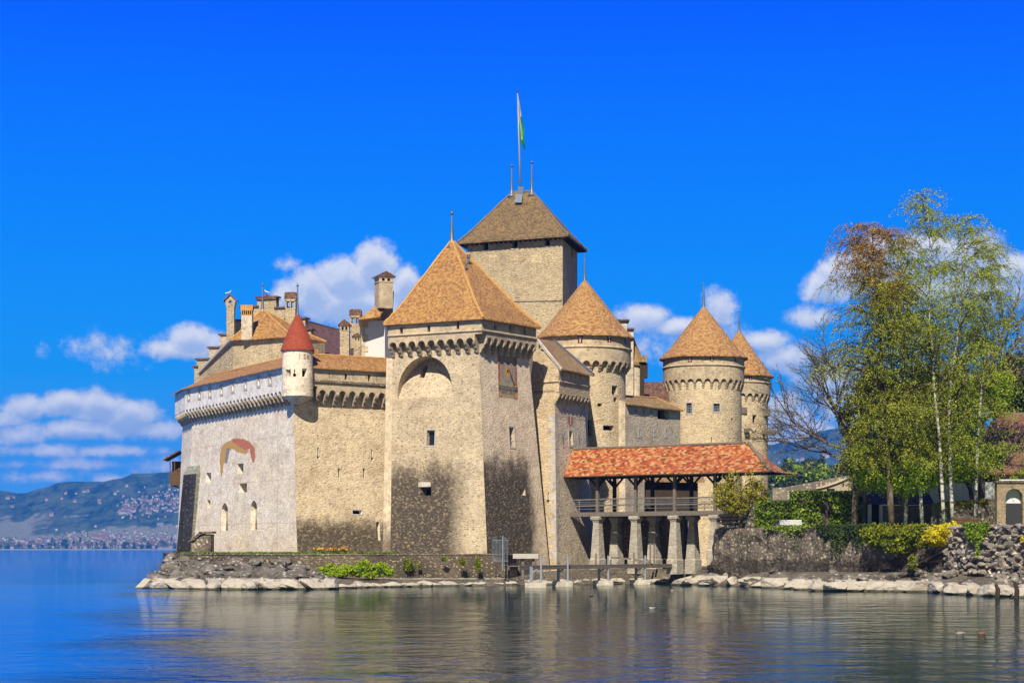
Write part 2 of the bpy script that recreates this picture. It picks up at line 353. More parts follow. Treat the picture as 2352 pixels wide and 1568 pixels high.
M['garden_wall'] = masonry('garden_wall_stone', (.32, .275, .22), (.075, .066, .056), (.44, .385, .30), .40, 1.8, 1.2, mort=.8, bump=1.0, fine=1.0, streak=.6, bigs=.5, stain=[dict(z=2.7, amp=1.1, soft=.6, col=(.045, .04, .036), col2=(.16, .13, .1), s=.85)])
M['rubble'] = masonry('loose_rubble_stone', (.42, .375, .315), (.24, .215, .19), (.62, .53, .42), .4, 1.4, 1.4, mort=0, bump=.8, fine=.6, streak=.2)
M['tan_wall'] = masonry('tan_garden_wall', (.40, .32, .22), (.30, .235, .16), (.2, .155, .1), .3, 2.0, 1.5, bump=.6, fine=.6, streak=.5)
M['rock'] = masonry('shore_rock', (.09, .082, .075), (.25, .23, .21), (.42, .38, .33), .3, 1.6, 1.4, bump=.9, fine=.9, stain=[dict(z=.95, amp=.12, soft=.08, col=(.56, .51, .43), col2=(.66, .62, .55), s=.92), dict(z=.16, amp=.08, soft=.05, col=(.045, .05, .025), col2=(.12, .12, .07), s=.9)])
M['shoal'] = masonry('dark_shore_gravel', (.10, .085, .065), (.18, .16, .13), (.3, .26, .2), .3, 3.0, 1.2, bump=.8, fine=.9)
M['orange_tile'] = tiles('orange_clay_tiles', [(0, (.22, .10, .05)), (.3, (.39, .185, .065)), (.6, (.51, .27, .082)), (1, (.62, .38, .12))], patch=.3, patchcol=(.36, .175, .085), bigf=.6)
M['gold_tile'] = tiles('golden_clay_tiles', [(0, (.24, .11, .055)), (.3, (.41, .20, .075)), (.6, (.52, .285, .10)), (1, (.63, .40, .16))], patch=.25, patchcol=(.40, .20, .09), bigf=.55)
M['keep_tile'] = tiles('weathered_brown_tiles', [(0, (.095, .065, .04)), (.35, (.19, .125, .065)), (.7, (.285, .185, .085)), (1, (.38, .235, .10))], patch=.4, patchcol=(.13, .10, .065), moss=((.20, .17, .07), .35))
M['dark_tile'] = tiles('dark_brown_tiles', [(0, (.07, .038, .028)), (.4, (.17, .088, .06)), (.75, (.25, .13, .08)), (1, (.38, .23, .15))], patch=.4, patchcol=(.06, .045, .04))
M['moss_tile'] = tiles('mossy_yellow_tiles', [(0, (.20, .12, .055)), (.4, (.34, .21, .085)), (.8, (.46, .31, .13)), (1, (.52, .37, .17))], patch=.35, patchcol=(.17, .13, .07), moss=((.14, .12, .05), .4))
M['mix_tile'] = tiles('patchwork_red_tiles', [(0, (.10, .045, .03)), (.18, (.32, .075, .03)), (.42, (.50, .105, .035)), (.62, (.54, .19, .06)), (.84, (.57, .34, .14)), (1, (.62, .45, .23))], w=.34, h=.22, patch=.3, patchcol=(.26, .08, .045), bigf=.45)
M['red_tile'] = tiles('oxide_red_tiles', [(0, (.30, .055, .03)), (.5, (.40, .075, .035)), (1, (.47, .10, .05))], w=.14, h=.14, patch=.1, patchcol=(.34, .07, .04))
M['house_tile'] = tiles('faded_house_tiles', [(0, (.13, .065, .045)), (.4, (.22, .105, .065)), (.8, (.30, .155, .09)), (1, (.36, .21, .13))], patch=.35, patchcol=(.14, .09, .06))
M['ridge'] = plain('ridge_tile_clay', (.62, .33, .10), var=.3, scale=3)
M['ridge_grey'] = plain('ridge_tile_grey', (.24, .19, .15), var=.3, scale=3)
M['lead'] = plain('blue_grey_lead', (.16, .21, .27), .45, .5, .12, metal=.35)
M['wood'] = woodmat('weathered_grey_timber', (.15, .12, .10), (.27, .235, .205))
M['darkwood'] = woodmat('dark_brown_timber', (.035, .025, .018), (.085, .058, .04))
M['brownwood'] = woodmat('brown_timber', (.09, .05, .028), (.19, .11, .06))
M['void'] = plain('unlit_interior', (.012, .011, .012), .9, .05)
M['glass'] = plain('dark_window_glass', (.015, .02, .03), .12, .5)
M['iron'] = plain('dark_iron', (.03, .03, .035), .6, .4)
M['bluesteel'] = plain('blue_grey_steel', (.22, .27, .33), .5, .4)
M['steel'] = plain('galvanised_steel', (.33, .38, .46), .45, .5)
M['white'] = plain('white_paint', (.8, .8, .78), .6, var=.04)
M['shutter'] = plain('oxblood_shutter_paint', (.22, .025, .02), .6, var=.1)
M['conc'] = plain('pale_concrete', (.85, .86, .88), .85, var=.06, scale=.6)
M['block'] = masonry('bleached_concrete_block', (.62, .58, .51), (.55, .51, .44), (.45, .41, .34), .2, 1.5, 1.3, bump=.3, fine=.4)
M['frame'] = plain('pale_stone_frame', (.58, .54, .49), var=.1)
M['grass'] = leafmat('grass', [(.05, .11, .015), (.10, .19, .02), (.16, .26, .035)])
M['soil'] = plain('dark_soil', (.07, .055, .04), var=.3)
# ------------------------------------------------------------------ castle helpers
def pl(x, Y): return Vector((PX(x, Y), Y, 0))
def at(p, z): return Vector((p[0], p[1], z))
def nrm2(a, b):            # horizontal normal of edge a->b, turned towards the camera
    d = Vector((b[0]-a[0], b[1]-a[1], 0)).normalized(); n = Vector((d.y, -d.x, 0))
    return n if n.dot(-Vector((a[0]+b[0], a[1]+b[1], 0))) > 0 else -n
def meet(p, n, q, m, dp=0, dq=0):      # plan point that lies dp off line (p,n) and dq off line (q,m)
    a, b = p.dot(n)+dp, q.dot(m)+dq; det = n.x*m.y-n.y*m.x
    return Vector(((a*m.y-b*n.y)/det, (n.x*b-m.x*a)/det, 0))
_cache = {}
def corbel_mesh(w, proj, h, mats_):
    key = (round(w, 3), round(proj, 3), round(h, 3), mats_.name)
    if key in _cache: return _cache[key]
    prof = [(-.05, 0)]
    for i in range(3):
        y0, y1 = proj*i/3, proj*(i+1)/3; z0, z1 = h*i/3, h*(i+1)/3
        for k in range(5):
            t = k/4*math.pi/2; prof.append((y0+.02+(y1-y0-.02)*math.sin(t), z0+.06*h+(z1-z0-.06*h)*(1-math.cos(t))))
        prof.append((y1, z1))
    prof.append((-.05, h))
    mb = MB(); mb.loft([[(-w/2, y, z) for y, z in prof], [(w/2, y, z) for y, z in prof]])
    me = mb.mesh('corbel', mats_, True, False); _cache[key] = me; return me
def arcade(path, L, N, cw, zc, zs, zt, proj, parent, bmat, cmat, back=.03, skip=()):
    """path(s)->(plan point on wall, outward normal). Scalloped band from zs (spring) to zt on N arches, corbels below from zc."""
    pitch = L/N; r = (pitch-cw)/2; S = 8; mb = MB(); off = woff(parent)
    def pt(s, o, z): p, n = path(s); q = p+n*o; return (q.x, q.y, z)
    for i in range(N):
        c = (i+.5)*pitch; seq = [(i*pitch, zs)]
        for k in range(S+1):
            a = math.pi*(1-k/S); seq.append((c+math.cos(a)*r, zs+math.sin(a)*r))
        seq.append(((i+1)*pitch, zs))
        for (s0, z0), (s1, z1) in zip(seq, seq[1:]):
            mb.face([pt(s0, proj, z0), pt(s1, proj, z1), pt(s1, proj, zt), pt(s0, proj, zt)])
            mb.face([pt(s0, proj, z0), pt(s0, -back, z0), pt(s1, -back, z1), pt(s1, proj, z1)])
    for s in (0, L): mb.face([pt(s, proj, zs), pt(s, proj, zt), pt(s, -back, zt), pt(s, -back, zs)])
    band = mb.build('arched_band', bmat, parent, recalc=False, uv=False)
    me = corbel_mesh(cw, proj-.01, zs-zc, cmat)
    for i in range(N+1):
        if i in skip: continue
        s = min(max(i*pitch, cw*.5), L-cw*.5); p, n = path(s)
        o = bpy.data.objects.new('corbel', me); COL.objects.link(o); o.parent = parent
        o.location = Vector((p.x, p.y, zc))-off; o.rotation_euler = (0, 0, math.atan2(n.y, n.x)-math.pi/2)
    return band
def straight(a, b):
    n = nrm2(a, b); d = Vector((b[0]-a[0], b[1]-a[1], 0)); L = d.length; d /= L
    return (lambda s: (Vector((a[0], a[1], 0))+d*s, n)), L
def opening(face, x0, x1, y0, y1, cut, parent, depth=.55, splay=.0, arch=False, name='window', frame=0, grid=None, mat_=None, fmat=None, sill=0, wz=None):
    """Cuts a real recess at the place read off the photo and closes it with a dark pane."""
    p0, n = face; t = ZH.cross(n).normalized()
    if t.x < 0: t = -t
    up = n.cross(t)
    if up.z < 0: up = -up
    a, b, c, d = hit(face, x0, y1), hit(face, x1, y1), hit(face, x1, y0), hit(face, x0, y0)
    w = ((b-a).dot(t)+(c-d).dot(t))/2; h = ((d-a).dot(up)+(c-b).dot(up))/2
    if wz: w = wz
    o = (a+b)/2; o = o+up*(((a-o).dot(up)+(b-o).dot(up))/2)
    nh = Vector((n.x, n.y, 0)).normalized()
    def shape(ww, hh, off, base=0):
        if not arch: q = [(-ww/2, base), (ww/2, base), (ww/2, base+hh), (-ww/2, base+hh)]
        else: q = [(-ww/2, base), (ww/2, base)]+[(math.cos(i*math.pi/8)*ww/2, base+hh-ww/2+math.sin(i*math.pi/8)*ww/2) for i in range(9)]
        return [o+t*p+up*z-nh*off for p, z in q]
    s1 = 1-splay
    cut.loft([shape(w, h, -.4), shape(w, h, 0), shape(w*s1, h*(s1+.0), depth, h*splay*.3)])
    wo = MB()
    wo.face(shape(w*s1-.01, h*s1-.01, depth-.03, h*splay*.3))
    win = wo.build(name, mat_ or M['void'], parent, recalc=False, uv=False)
    if grid:
        gb = MB(); nx, ny = grid; ww, hh = w*s1, h*s1; zb = h*splay*.3
        q = lambda x, z: o+t*x+up*z-nh*(depth*.45)
        for i in range(1, nx): gb.tube([q(-ww/2+ww*i/nx, zb), q(-ww/2+ww*i/nx, zb+hh)], .035, 4)
        for j in range(1, ny): gb.tube([q(-ww/2, zb+hh*j/ny), q(ww/2, zb+hh*j/ny)], .03, 4)
        gb.build('grille', fmat or M['steel'], win, uv=False)
    if frame:
        fb = MB(); q = lambda x, z, oo: o+t*x+up*z+nh*oo; fw = frame
        for (xa, xb, za, zb) in ((-w/2-fw, -w/2, -fw, h+fw), (w/2, w/2+fw, -fw, h+fw), (-w/2, w/2, h, h+fw), (-w/2, w/2, -fw, 0)):
            fb.obox(q(xa, za, -.1), t*(xb-xa), up*(zb-za), nh*.14)
        fb.build('frame', M['frame'], win, uv=False)
    return win
def slit(face, x, y0, y1, cut, parent, w=.17, depth=.4, foot=False):
    win = opening(face, x-1, x+1, y0, y1, cut, parent, depth, 0, name='arrow_slit', wz=w)
    if foot:
        pt = hit(face, x, y1); n = face[1]; t = ZH.cross(n).normalized(); up = n.cross(t)
        if up.z < 0: up = -up
        cut.loft([[pt+n*e+t*math.cos(i*math.pi/4)*.19+up*math.sin(i*math.pi/4)*.19 for i in range(8)] for e in (.3, -depth)])
        MB().face([pt-n*(depth-.05)+t*math.cos(i*math.pi/4)*.18+up*math.sin(i*math.pi/4)*.18 for i in range(8)]).build('round_foot', M['void'], win, recalc=False, uv=False)
    return win
def spire(c, z0, z1, parent, r=.42, ball=.2, mt='lead', cup=False):
    H_ = z1-z0; prof = [(r*2.1, z0-.5), (r*1.1, z0-.12), (r*.62, z0+.12*H_), (r*.4, z0+.45*H_), (.07, z0+.84*H_), (.05, z0+.86*H_)]
    for k in range(7):
        a = -math.pi/2+math.pi*k/6; prof.append((max(.04, math.cos(a)*ball), z0+.9*H_+math.sin(a)*ball*(.55 if cup else 1)))
    prof += [(.035, z0+.93*H_), (.015, z1)]
    return MB().lathe(c, prof, 10).build('spire', M[mt], parent, uv=False, smooth=True)
def hiproof(eave, ap, z_e, z_a, parent, mt, flare=.16, over=.0, ridge='ridge', th=.16, name='roof', rr=.13):
    """pyramid/hip roof with a slight bell-cast; eave plan ring, ap = list of plan points the ring edges run up to (one per eave point)."""
    mb = MB(); n = len(eave); lo = [at(p, z_e-th) for p in eave]; e = [at(p, z_e) for p in eave]
    mid = [at(Vector((p[0], p[1], 0)).lerp(Vector((a[0], a[1], 0)), .22), z_e+(z_a-z_e)*(.22-flare*.22*1.1)) for p, a in zip(eave, ap)]
    top = [at(a, z_a) for a in ap]
    mb.loft([lo, e], caps=(True, False))
    for r0, r1 in ((e, mid), (mid, top)):
        for j in range(n):
            q = [r0[j], r0[(j+1) % n], r1[(j+1) % n], r1[j]]
            if (q[2]-q[3]).length < 1e-4: q = q[:3]
            mb.face(q)
    o = mb.build(name, M[mt], parent)
    if ridge:
        for j in range(n):
            rb = MB(); pts = []
            for (a, b) in ((e[j], mid[j]), (mid[j], top[j])):
                for k in range(8): pts.append(a.lerp(b, k/8)+Vector((0, 0, .03)))
            pts.append(top[j]); rb.tube(pts, [rr*(1+.22*((k*7) % 3-1)) for k in range(len(pts))], 6)
            rb.build('ridge_tiles', M[ridge], o, uv=False)
    return o
def chimney(parent, x0, x1, y0, y1, Y, depth, mt, capmat, kind, name='chimney', rot=0.0, cap_over=.12):
    """stack between columns x0..x1, rows y0 (top of cap) .. y1 (base) at distance Y."""
    a, b = PX(x0, Y), PX(x1, Y); w = (b-a); zt, zb = PZ(y0, Y), PZ(y1, Y); c = Vector(((a+b)/2, Y+depth/2, 0)); H_ = zt-zb
    def bx(mb, dx, z0_, sx, sz, dy=0, sy=None): mb.box((c.x+dx*math.cos(rot)-dy*math.sin(rot), c.y+dx*math.sin(rot)+dy*math.cos(rot), z0_+sz/2), (sx, sy or depth, sz), rot)
    ch = MB(); g = MB()
    if kind == 'gable':          # closed shaft with slots under a little pitched tile roof
        ch_h = H_*.72; bx(ch, 0, zb, w*.86, ch_h); bx(ch, 0, zb+ch_h, w*.94, .12, 0, depth*1.06)
        for dx in (-.34, 0, .34): bx(ch, dx*w, zb+ch_h+.12, w*.16, H_*.09)
        bx(ch, 0, zb+ch_h+.12, w*.8, H_*.09, depth*.3, depth*.3); bx(ch, 0, zb+ch_h+.12+H_*.09, w*.94, .12, 0, depth*1.06)
        z2 = zb+ch_h+.24+H_*.09; ax = Vector((math.cos(rot), math.sin(rot), 0)); ay = Vector((-ax.y, ax.x, 0))
        def q(dx, dy, z): return at(c+ax*dx+ay*dy, z)
        ww, dd = w/2+.06, depth/2+.14
        g.loft([[q(-ww, -dd, z2), q(ww, -dd, z2), q(0, -dd, zt)], [q(-ww, dd, z2), q(ww, dd, z2), q(0, dd, zt)]])
        g.loft([[q(-ww-.1, -dd, z2-.02), q(0, -dd-.0, zt+.02), q(0, -dd, zt+.14), q(-ww-.1, -dd, z2+.1)], [q(-ww-.1, dd, z2-.02), q(0, dd, zt+.02), q(0, dd, zt+.14), q(-ww-.1, dd, z2+.1)]])
        g.loft([[q(ww+.1, -dd, z2-.02), q(0, -dd, zt+.025), q(0, -dd, zt+.145), q(ww+.1, -dd, z2+.1)], [q(ww+.1, dd, z2-.02), q(0, dd, zt+.025), q(0, dd, zt+.145), q(ww+.1, dd, z2+.1)]])
    elif kind == 'colonnade':    # row of small uprights below a flat tile top
        ch_h = H_*.70; bx(ch, 0, zb, w*.9, ch_h); bx(g, 0, zb+ch_h, w*.98, .1)
        for i in range(6): bx(g, (-.42+.84*i/5)*w, zb+ch_h+.1, w*.07, H_*.12)
        bx(ch, 0, zb+ch_h+.1, w*.7, H_*.12, depth*.25, depth*.3)
        bx(g, 0, zb+ch_h+.1+H_*.12, w*1.0, H_*.06); bx(g, 0, zb+ch_h+.1+H_*.18, w*1.06, H_*.10)
    elif kind == 'arches':       # twin open arches under a sloping slab
        ch_h = H_*.60; bx(ch, 0, zb, w*.86, ch_h); bx(ch, 0, zb+ch_h, w*.96, .1)
        for dx in (-.39, 0, .39): bx(ch, dx*w, zb+ch_h+.1, w*.12, H_*.17)
        bx(ch, 0, zb+ch_h+.1+H_*.15, w*.9, H_*.05); bx(g, 0, zb+ch_h+.1+H_*.20, w*1.08, H_*.14); bx(g, 0, zb+ch_h+.1+H_*.34-.0, w*.9, .1)
    elif kind == 'quatrefoil':   # flared pentagonal head pierced by a hole
        ch_h = H_*.70; bx(ch, 0, zb, w*.72, ch_h); bx(ch, 0, zb+ch_h, w*.84, .12)
        z2 = zb+ch_h+.12; zt2 = zt-.15; outer = [(-.40*w, z2), (.40*w, z2), (.5*w, z2+(zt2-z2)*.55), (0, zt2), (-.5*w, z2+(zt2-z2)*.55)]
        cz = z2+(zt2-z2)*.42; rh = w*.15; N_ = 20
        def ray(k):
            a_ = 2*math.pi*k/N_; d_ = Vector((math.cos(a_), math.sin(a_))); best = None
            for (xa, za), (xb, zb_) in zip(outer, outer[1:]+outer[:1]):
                e_ = Vector((xb-xa, zb_-za)); f_ = Vector((xa, za-cz)); dt = d_.x*e_.y-d_.y*e_.x
                if abs(dt) < 1e-9: continue
                s_ = (f_.x*e_.y-f_.y*e_.x)/dt; u_ = (f_.x*d_.y-f_.y*d_.x)/dt
                if s_ > 0 and -1e-6 <= u_ <= 1+1e-6 and (best is None or s_ < best): best = s_
            rr_ = rh*(1+.28*math.cos(4*a_)); return (d_.x*best, cz+d_.y*best), (d_.x*rr_, cz+d_.y*rr_)
        for yy in (-depth/2, depth/2):
            for k in range(N_):
                o0, i0 = ray(k); o1, i1 = ray((k+1) % N_); ch.face([(c.x+x_, c.y+yy, z_) for x_, z_ in (o0, o1, i1, i0)])
        for k in range(N_):
            o0, i0 = ray(k); o1, i1 = ray((k+1) % N_)
            for p_, q_ in ((o0, o1), (i0, i1)): ch.face([(c.x+p_[0], c.y-depth/2, p_[1]), (c.x+q_[0], c.y-depth/2, q_[1]), (c.x+q_[0], c.y+depth/2, q_[1]), (c.x+p_[0], c.y+depth/2, p_[1])])
        for sgn in (-1, 1):
            g.loft([[(c.x+sgn*(.5*w+.22), c.y+yy, z2+(zt2-z2)*.55-.12), (c.x, c.y+yy, zt2+.02), (c.x, c.y+yy, zt2+.17), (c.x+sgn*(.5*w+.22), c.y+yy, z2+(zt2-z2)*.55+.03)] for yy in (-depth/2-.15, depth/2+.15)])
    st = ch.build(name, mt, parent, recalc=kind != 'quatrefoil')
    if g.v: g.build('chimney_cap', capmat, st)
    return st
# ================================================================== LEFT WING (pale outer wall with corner turret)
wing = thing('castle_wing', 'long pale plastered outer wing with a roofed gallery, red-capped corner turret and faded fresco patch', 'castle wing', pl(674, 208.6)+Vector((0, 0, 3)))
G0, G1 = pl(402, 246), pl(425, 237); W2t, W3t = pl(674, 208.6), pl(905, 215.3)
n23 = nrm2(W2t, W3t); PRJ = .95
n12 = Vector((-.886, -.464, 0))
for _ in range(6):
    G2 = meet(W2t, n12, W2t, n23, PRJ, PRJ); n12 = nrm2(G1, G2)
n01 = nrm2(G0, G1)
W1 = meet(G1, n01, G1, n12, -PRJ, -PRJ); W0 = G0-n01*PRJ
bk3, bk0 = Vector((-9.0, 226, 0)), Vector((-34, 256, 0))
def ring(ps, z): return [at(p, z) for p in ps]
b12, b23, b01 = .15, 1.75, 1.0
def bat(k):
    q1 = meet(W1, n01, W1, n12, b01*k, b12*k); q2 = meet(W2t, n12, W2t, n23, b12*k, b23*k)
    return [W0+n01*b01*k, q1, q2, W3t+n23*b23*k, bk3, bk0]
Zc_ = 18.7
wall_rings = [ring(bat(1.0), 0.0), ring(bat(.55), 7.0), ring(bat(.0), 19.0), ring(bat(0), 22.4)]
cutw = MB()
fL = face3(at(bat(1)[1], 0), at(bat(1)[2], 0), at(bat(0)[2], 19)); 
fLa = face3(at(bat(.55)[1], 7), at(bat(.55)[2], 7), at(bat(0)[2], 19)); fLb = face3(at(bat(1)[1], 0), at(bat(1)[2], 0), at(bat(.55)[2], 7))
fRa = face3(at(bat(.55)[2], 7), at(bat(.55)[3], 7), at(bat(0)[3], 19)); fRb = face3(at(bat(1)[2], 0), at(bat(1)[3], 0), at(bat(.55)[3], 7))
for (x0, x1, y0, y1, kw) in [(473, 484.6, 1085, 1107, dict(splay=.25)), (545, 559, 1064, 1087, dict(splay=.3)), (549, 567, 1109.5, 1130.5, dict(splay=.3)), (475.6, 483, 1147.7, 1166, dict(splay=.2))]:
    opening(fLa, x0, x1, y0, y1, cutw, wing, depth=.95, splay=.08)
for (x0, x1, y0, y1) in [(508, 523.5, 1155, 1218), (575, 590.4, 1149, 1216)]:
    opening(fLb, x0, x1, y0, y1, cutw, wing, depth=.6, arch=True, name='blind_niche', mat_=M['court'])
slit(fLa, 621, 1070, 1101, cutw, wing, .13)
slit(fRa, 731.5, 1028, 1050, cutw, wing, .2, foot=True); slit(fRa, 855.5, 1032, 1053, cutw, wing, .2, foot=True)
slit(fRa, 779.6, 1074.5, 1095, cutw, wing, .26); slit(fRa, 836.7, 1075.5, 1096.5, cutw, wing, .26)
opening(fRb, 810, 832, 1171, 1180, cutw, wing, depth=.6, splay=.15, frame=.14)
opening(fRb, 866, 874, 1198, 1240, cutw, wing, depth=.9, name='doorway')
sides = [0, 0, 1, 1, 1, 0]
mb = MB().loft(wall_rings, sides=sides, mi=0)
mb.build('wall', [M['plaster'], M['court']], wing, cutters=cutw)
# gallery parapets
def gallery(poly, depth_n, z0, z1, mt, name='parapet', cutters=None):
    mb = MB(); mb.loft([ring(poly, z0), ring(poly, z1)]); return mb.build(name, mt, wing, cutters=cutters)
gp = [G0, G1, G2]; inner = [W0-n01*1.2, W1-(n01+n12).normalized()*1.2, meet(W2t, n12, W2t, n23, -1.2, -1.2)]
cutg = MB(); fG = face3(at(G1, 20), at(G2, 20), at(G2, 22)); fG0 = face3(at(G0, 20), at(G1, 20), at(G1, 22))
zx = [(364, 1285), (462, 1270), (558, 1255), (664, 1235), (768, 1210), (886, 1185), (1005, 1160), (1112, 1140)]
for i, (a_, b_) in enumerate(zx):
    x, y = 343+.25*a_, 588+.25*b_
    opening(fG, x-2.1, x+2.1, y-9, y+7, cutg, wing, depth=.35, splay=.1, name='loophole', frame=.28, mat_=M['void'] if i % 2 else M['tan_wall'])
ZB, ZE = 20.25, 22.75
gallery(gp+inner[::-1], 0, ZB, ZE, M['limewash'], cutters=cutg)
a12, L12 = straight(W1, meet(W2t, n12, W2t, n23, 0, 0)); arcade(a12, L12-.9, 27, .36, 18.7, 19.85, ZB, PRJ, wing, M['limewash'], M['corbel'])
a01, L01 = straight(W0, W1); arcade(a01, L01, 8, .36, 18.7, 19.85, ZB, PRJ, wing, M['limewash'], M['corbel'])
# right-hand gallery
G3 = W3t+n23*PRJ; inR = [W3t-n23*1.2, meet(W2t, n12, W2t, n23, -1.2, -1.2)]
cutr = MB(); fGR = face3(at(G2, 20), at(G3, 20), at(G3, 22))
for zx_, zy_ in ((1655, 1100), (1873, 1118), (2092, 1130)): slit(fGR, 343+.25*zx_, 588+.25*(zy_-28), 588+.25*(zy_+28), cutr, wing, .1, .3)
for zx_, zy_ in ((1806, 1107), (2020, 1120)): slit(fGR, 343+.25*zx_, 588+.25*(zy_-30), 588+.25*(zy_+30), cutr, wing, .3, .5)
gallery([G2, G3]+inR, 0, 20.75, ZE, M['para'], cutters=cutr)
a23, L23 = straight(meet(W2t, n12, W2t, n23, 0, 0), W3t)
a23b = lambda s: a23(s+2.35)
arcade(a23b, L23-2.35-.25, 8, .36, 18.7, 19.98, 20.75, PRJ, wing, M['para'], M['corbel'])
lg = MB(); d23 = (W3t-W2t).normalized(); q0, q1 = G2+d23*2.6, G3-d23*.3
lg.loft([[at(q0, 21.18), at(q1, 21.1), at(q1+n23*.2, 21.1), at(q0+n23*.2, 21.18)], [at(q0, 21.45), at(q1, 21.37), at(q1+n23*.08, 21.33), at(q0+n23*.08, 21.41)]]); lg.build('weathered_ledge', M['bank'], wing)
# gallery lean-to roofs
def leanto(outer, inn, ze, zr, mt, parent, over=.35, th=.14, name='gallery_roof', ridge='ridge'):
    mb = MB(); k = len(outer)
    for i in range(k-1):
        a, b, c, d = at(outer[i], ze), at(outer[i+1], ze), at(inn[i+1], zr), at(inn[i], zr)
        mb.loft([[a-Vector((0, 0, th)), b-Vector((0, 0, th)), c-Vector((0, 0, th)), d-Vector((0, 0, th))], [a, b, c, d]])
    o = mb.build(name, M[mt], parent)
    if ridge: MB().tube([at(p, zr+.03) for p in inn], .13, 6).build('ridge_tiles', M[ridge], o, uv=False)
    return o
def offs(ps, ns, d): return [p+n*d for p, n in zip(ps, ns)]
o2 = G2+n12*.4; i0, i1, i2 = G0-n01*3.4, meet(G1, n01, G1, n12, -3.6, -3.6), G2-n12*3.6
leanto([G0+n01*.4, meet(G1, n01, G1, n12, .4, .4), o2+(G1-G2).normalized()*.9], [i0, i1, i2+(G1-G2).normalized()*.9], 22.72, 24.5, 'orange_tile', wing)
leanto([G2+n23*.4+d23*2.3, G3+n23*.4+d23*.1], [G2-n23*2.9+d23*2.3, G3-n23*2.9+d23*.3], 22.72, 24.35, 'orange_tile', wing)
# corner turret
tc_ = pl(683.5, 208.3); tur = MB()
zt0, zt1, tr = PZ(908, 206.7), PZ(801, 206.7), 1.61
tur.lathe(tc_, [(.12, PZ(927, 207.4)), (.55, PZ(924, 207)), (.6, PZ(921.5, 207)), (1.0, PZ(919, 207)), (1.05, PZ(916, 207)), (1.42, PZ(913, 207)), (1.5, PZ(909.5, 207)), (tr+.05, zt0), (tr+.02, zt0+1.2), (tr-.04, zt1)], 40)
cutt = MB(); ft = (tc_+Vector((.0, -tr, 20)), Vector((0, -1, 0)))
turret = MB(); turret.v, turret.f, turret.m = tur.v, tur.f, tur.m
def curved_face(c, r, x):     # tangent plane of a round tower where it is seen in column x
    k = (x-CX)/FL; lo_, hi_ = -math.pi, 0; best = None
    for i in range(721):
        a_ = -math.pi+math.pi*i/720; p = Vector((c[0]+math.cos(a_)*r, c[1]+math.sin(a_)*r, 0))
        e = abs(p.x/p.y-k)
        if p.y < c[1] and (best is None or e < best[0]): best = (e, a_, p)
    return (best[2], Vector((math.cos(best[1]), math.sin(best[1]), 0)))
tw = []
for (x0, x1, y0, y1) in ((655.5, 667.5, 848, 866), (694, 706, 846, 865.5)):
    tw.append((curved_face(tc_, tr-.01, (x0+x1)/2), x0, x1, y0, y1))
tob = None
twing = bpy.data.objects.new('turret', None)   # filled below
bpy.data.objects.remove(twing)
wins = MB()
tobj_holder = MB().box((tc_.x, tc_.y+.4, (zt0+zt1)/2), (.6, .6, .6)).build('turret', M['plaster'], wing)
for f_, x0, x1, y0, y1 in tw: opening(f_, x0, x1, y0, y1, cutt, tobj_holder, depth=.5, splay=.3)
slit(curved_face(tc_, tr, 676.5), 676.5, 848, 861, cutt, tobj_holder, .1, .3, foot=True)
slit(curved_face(tc_, tr, 714.5), 714.5, 850, 864, cutt, tobj_holder, .14, .3)
tm = MB(); tm.v, tm.f, tm.m = tur.v, tur.f, tur.m
_t = tm.build('turret_shell', M['plaster'], wing, cutters=cutt, uv=False)
tobj_holder.data = _t.data; tobj_holder.data.name = 'turret'; bpy.data.objects.remove(_t)
def textm(s, size, name, mt, parent, fn, depth=0):
    cu = bpy.data.curves.new('t', 'FONT'); cu.body = s; cu.size = size; cu.align_x = 'LEFT'; cu.resolution_u = 2
    to = bpy.data.objects.new('t', cu); COL.objects.link(to); dg = bpy.context.evaluated_depsgraph_get(); dg.update()
    me = bpy.data.meshes.new_from_object(to.evaluated_get(dg)); bpy.data.objects.remove(to)
    for v in me.vertices: v.co = fn(v.co.x, v.co.y)
    me.materials.clear(); me.materials.append(mt); o = bpy.data.objects.new(name, me); COL.objects.link(o)
    off = woff(parent); me.transform(Matrix.Translation(-off)); o.parent = parent; return o
M['red_paint'] = plain('faded_red_paint', (.60, .36, .28), var=.2, scale=6)
fx = curved_face(tc_, tr, 684)[1]; a0_ = math.atan2(fx.y, fx.x); zt_ = PZ(823, 206.7)
textm('1.58', .75, 'painted_date', M['red_paint'], tobj_holder, lambda x, y: Vector((tc_.x+math.cos(a0_+x/tr)*(tr+.03), tc_.y+math.sin(a0_+x/tr)*(tr+.03), zt_+y)))
za = PZ(720.5, 208.3)
cone = MB().lathe(tc_, [(1.74, zt1-.12), (1.78, zt1-.02), (1.62, zt1+.45), (1.2, zt1+1.6), (.2, za-.1), (.03, za)], 40, uvr=1.0).build('turret_roof', M['red_tile'], tobj_holder, recalc=True)
spire(tc_, za-.25, PZ(648, 208.3), tobj_holder, .2, .14)
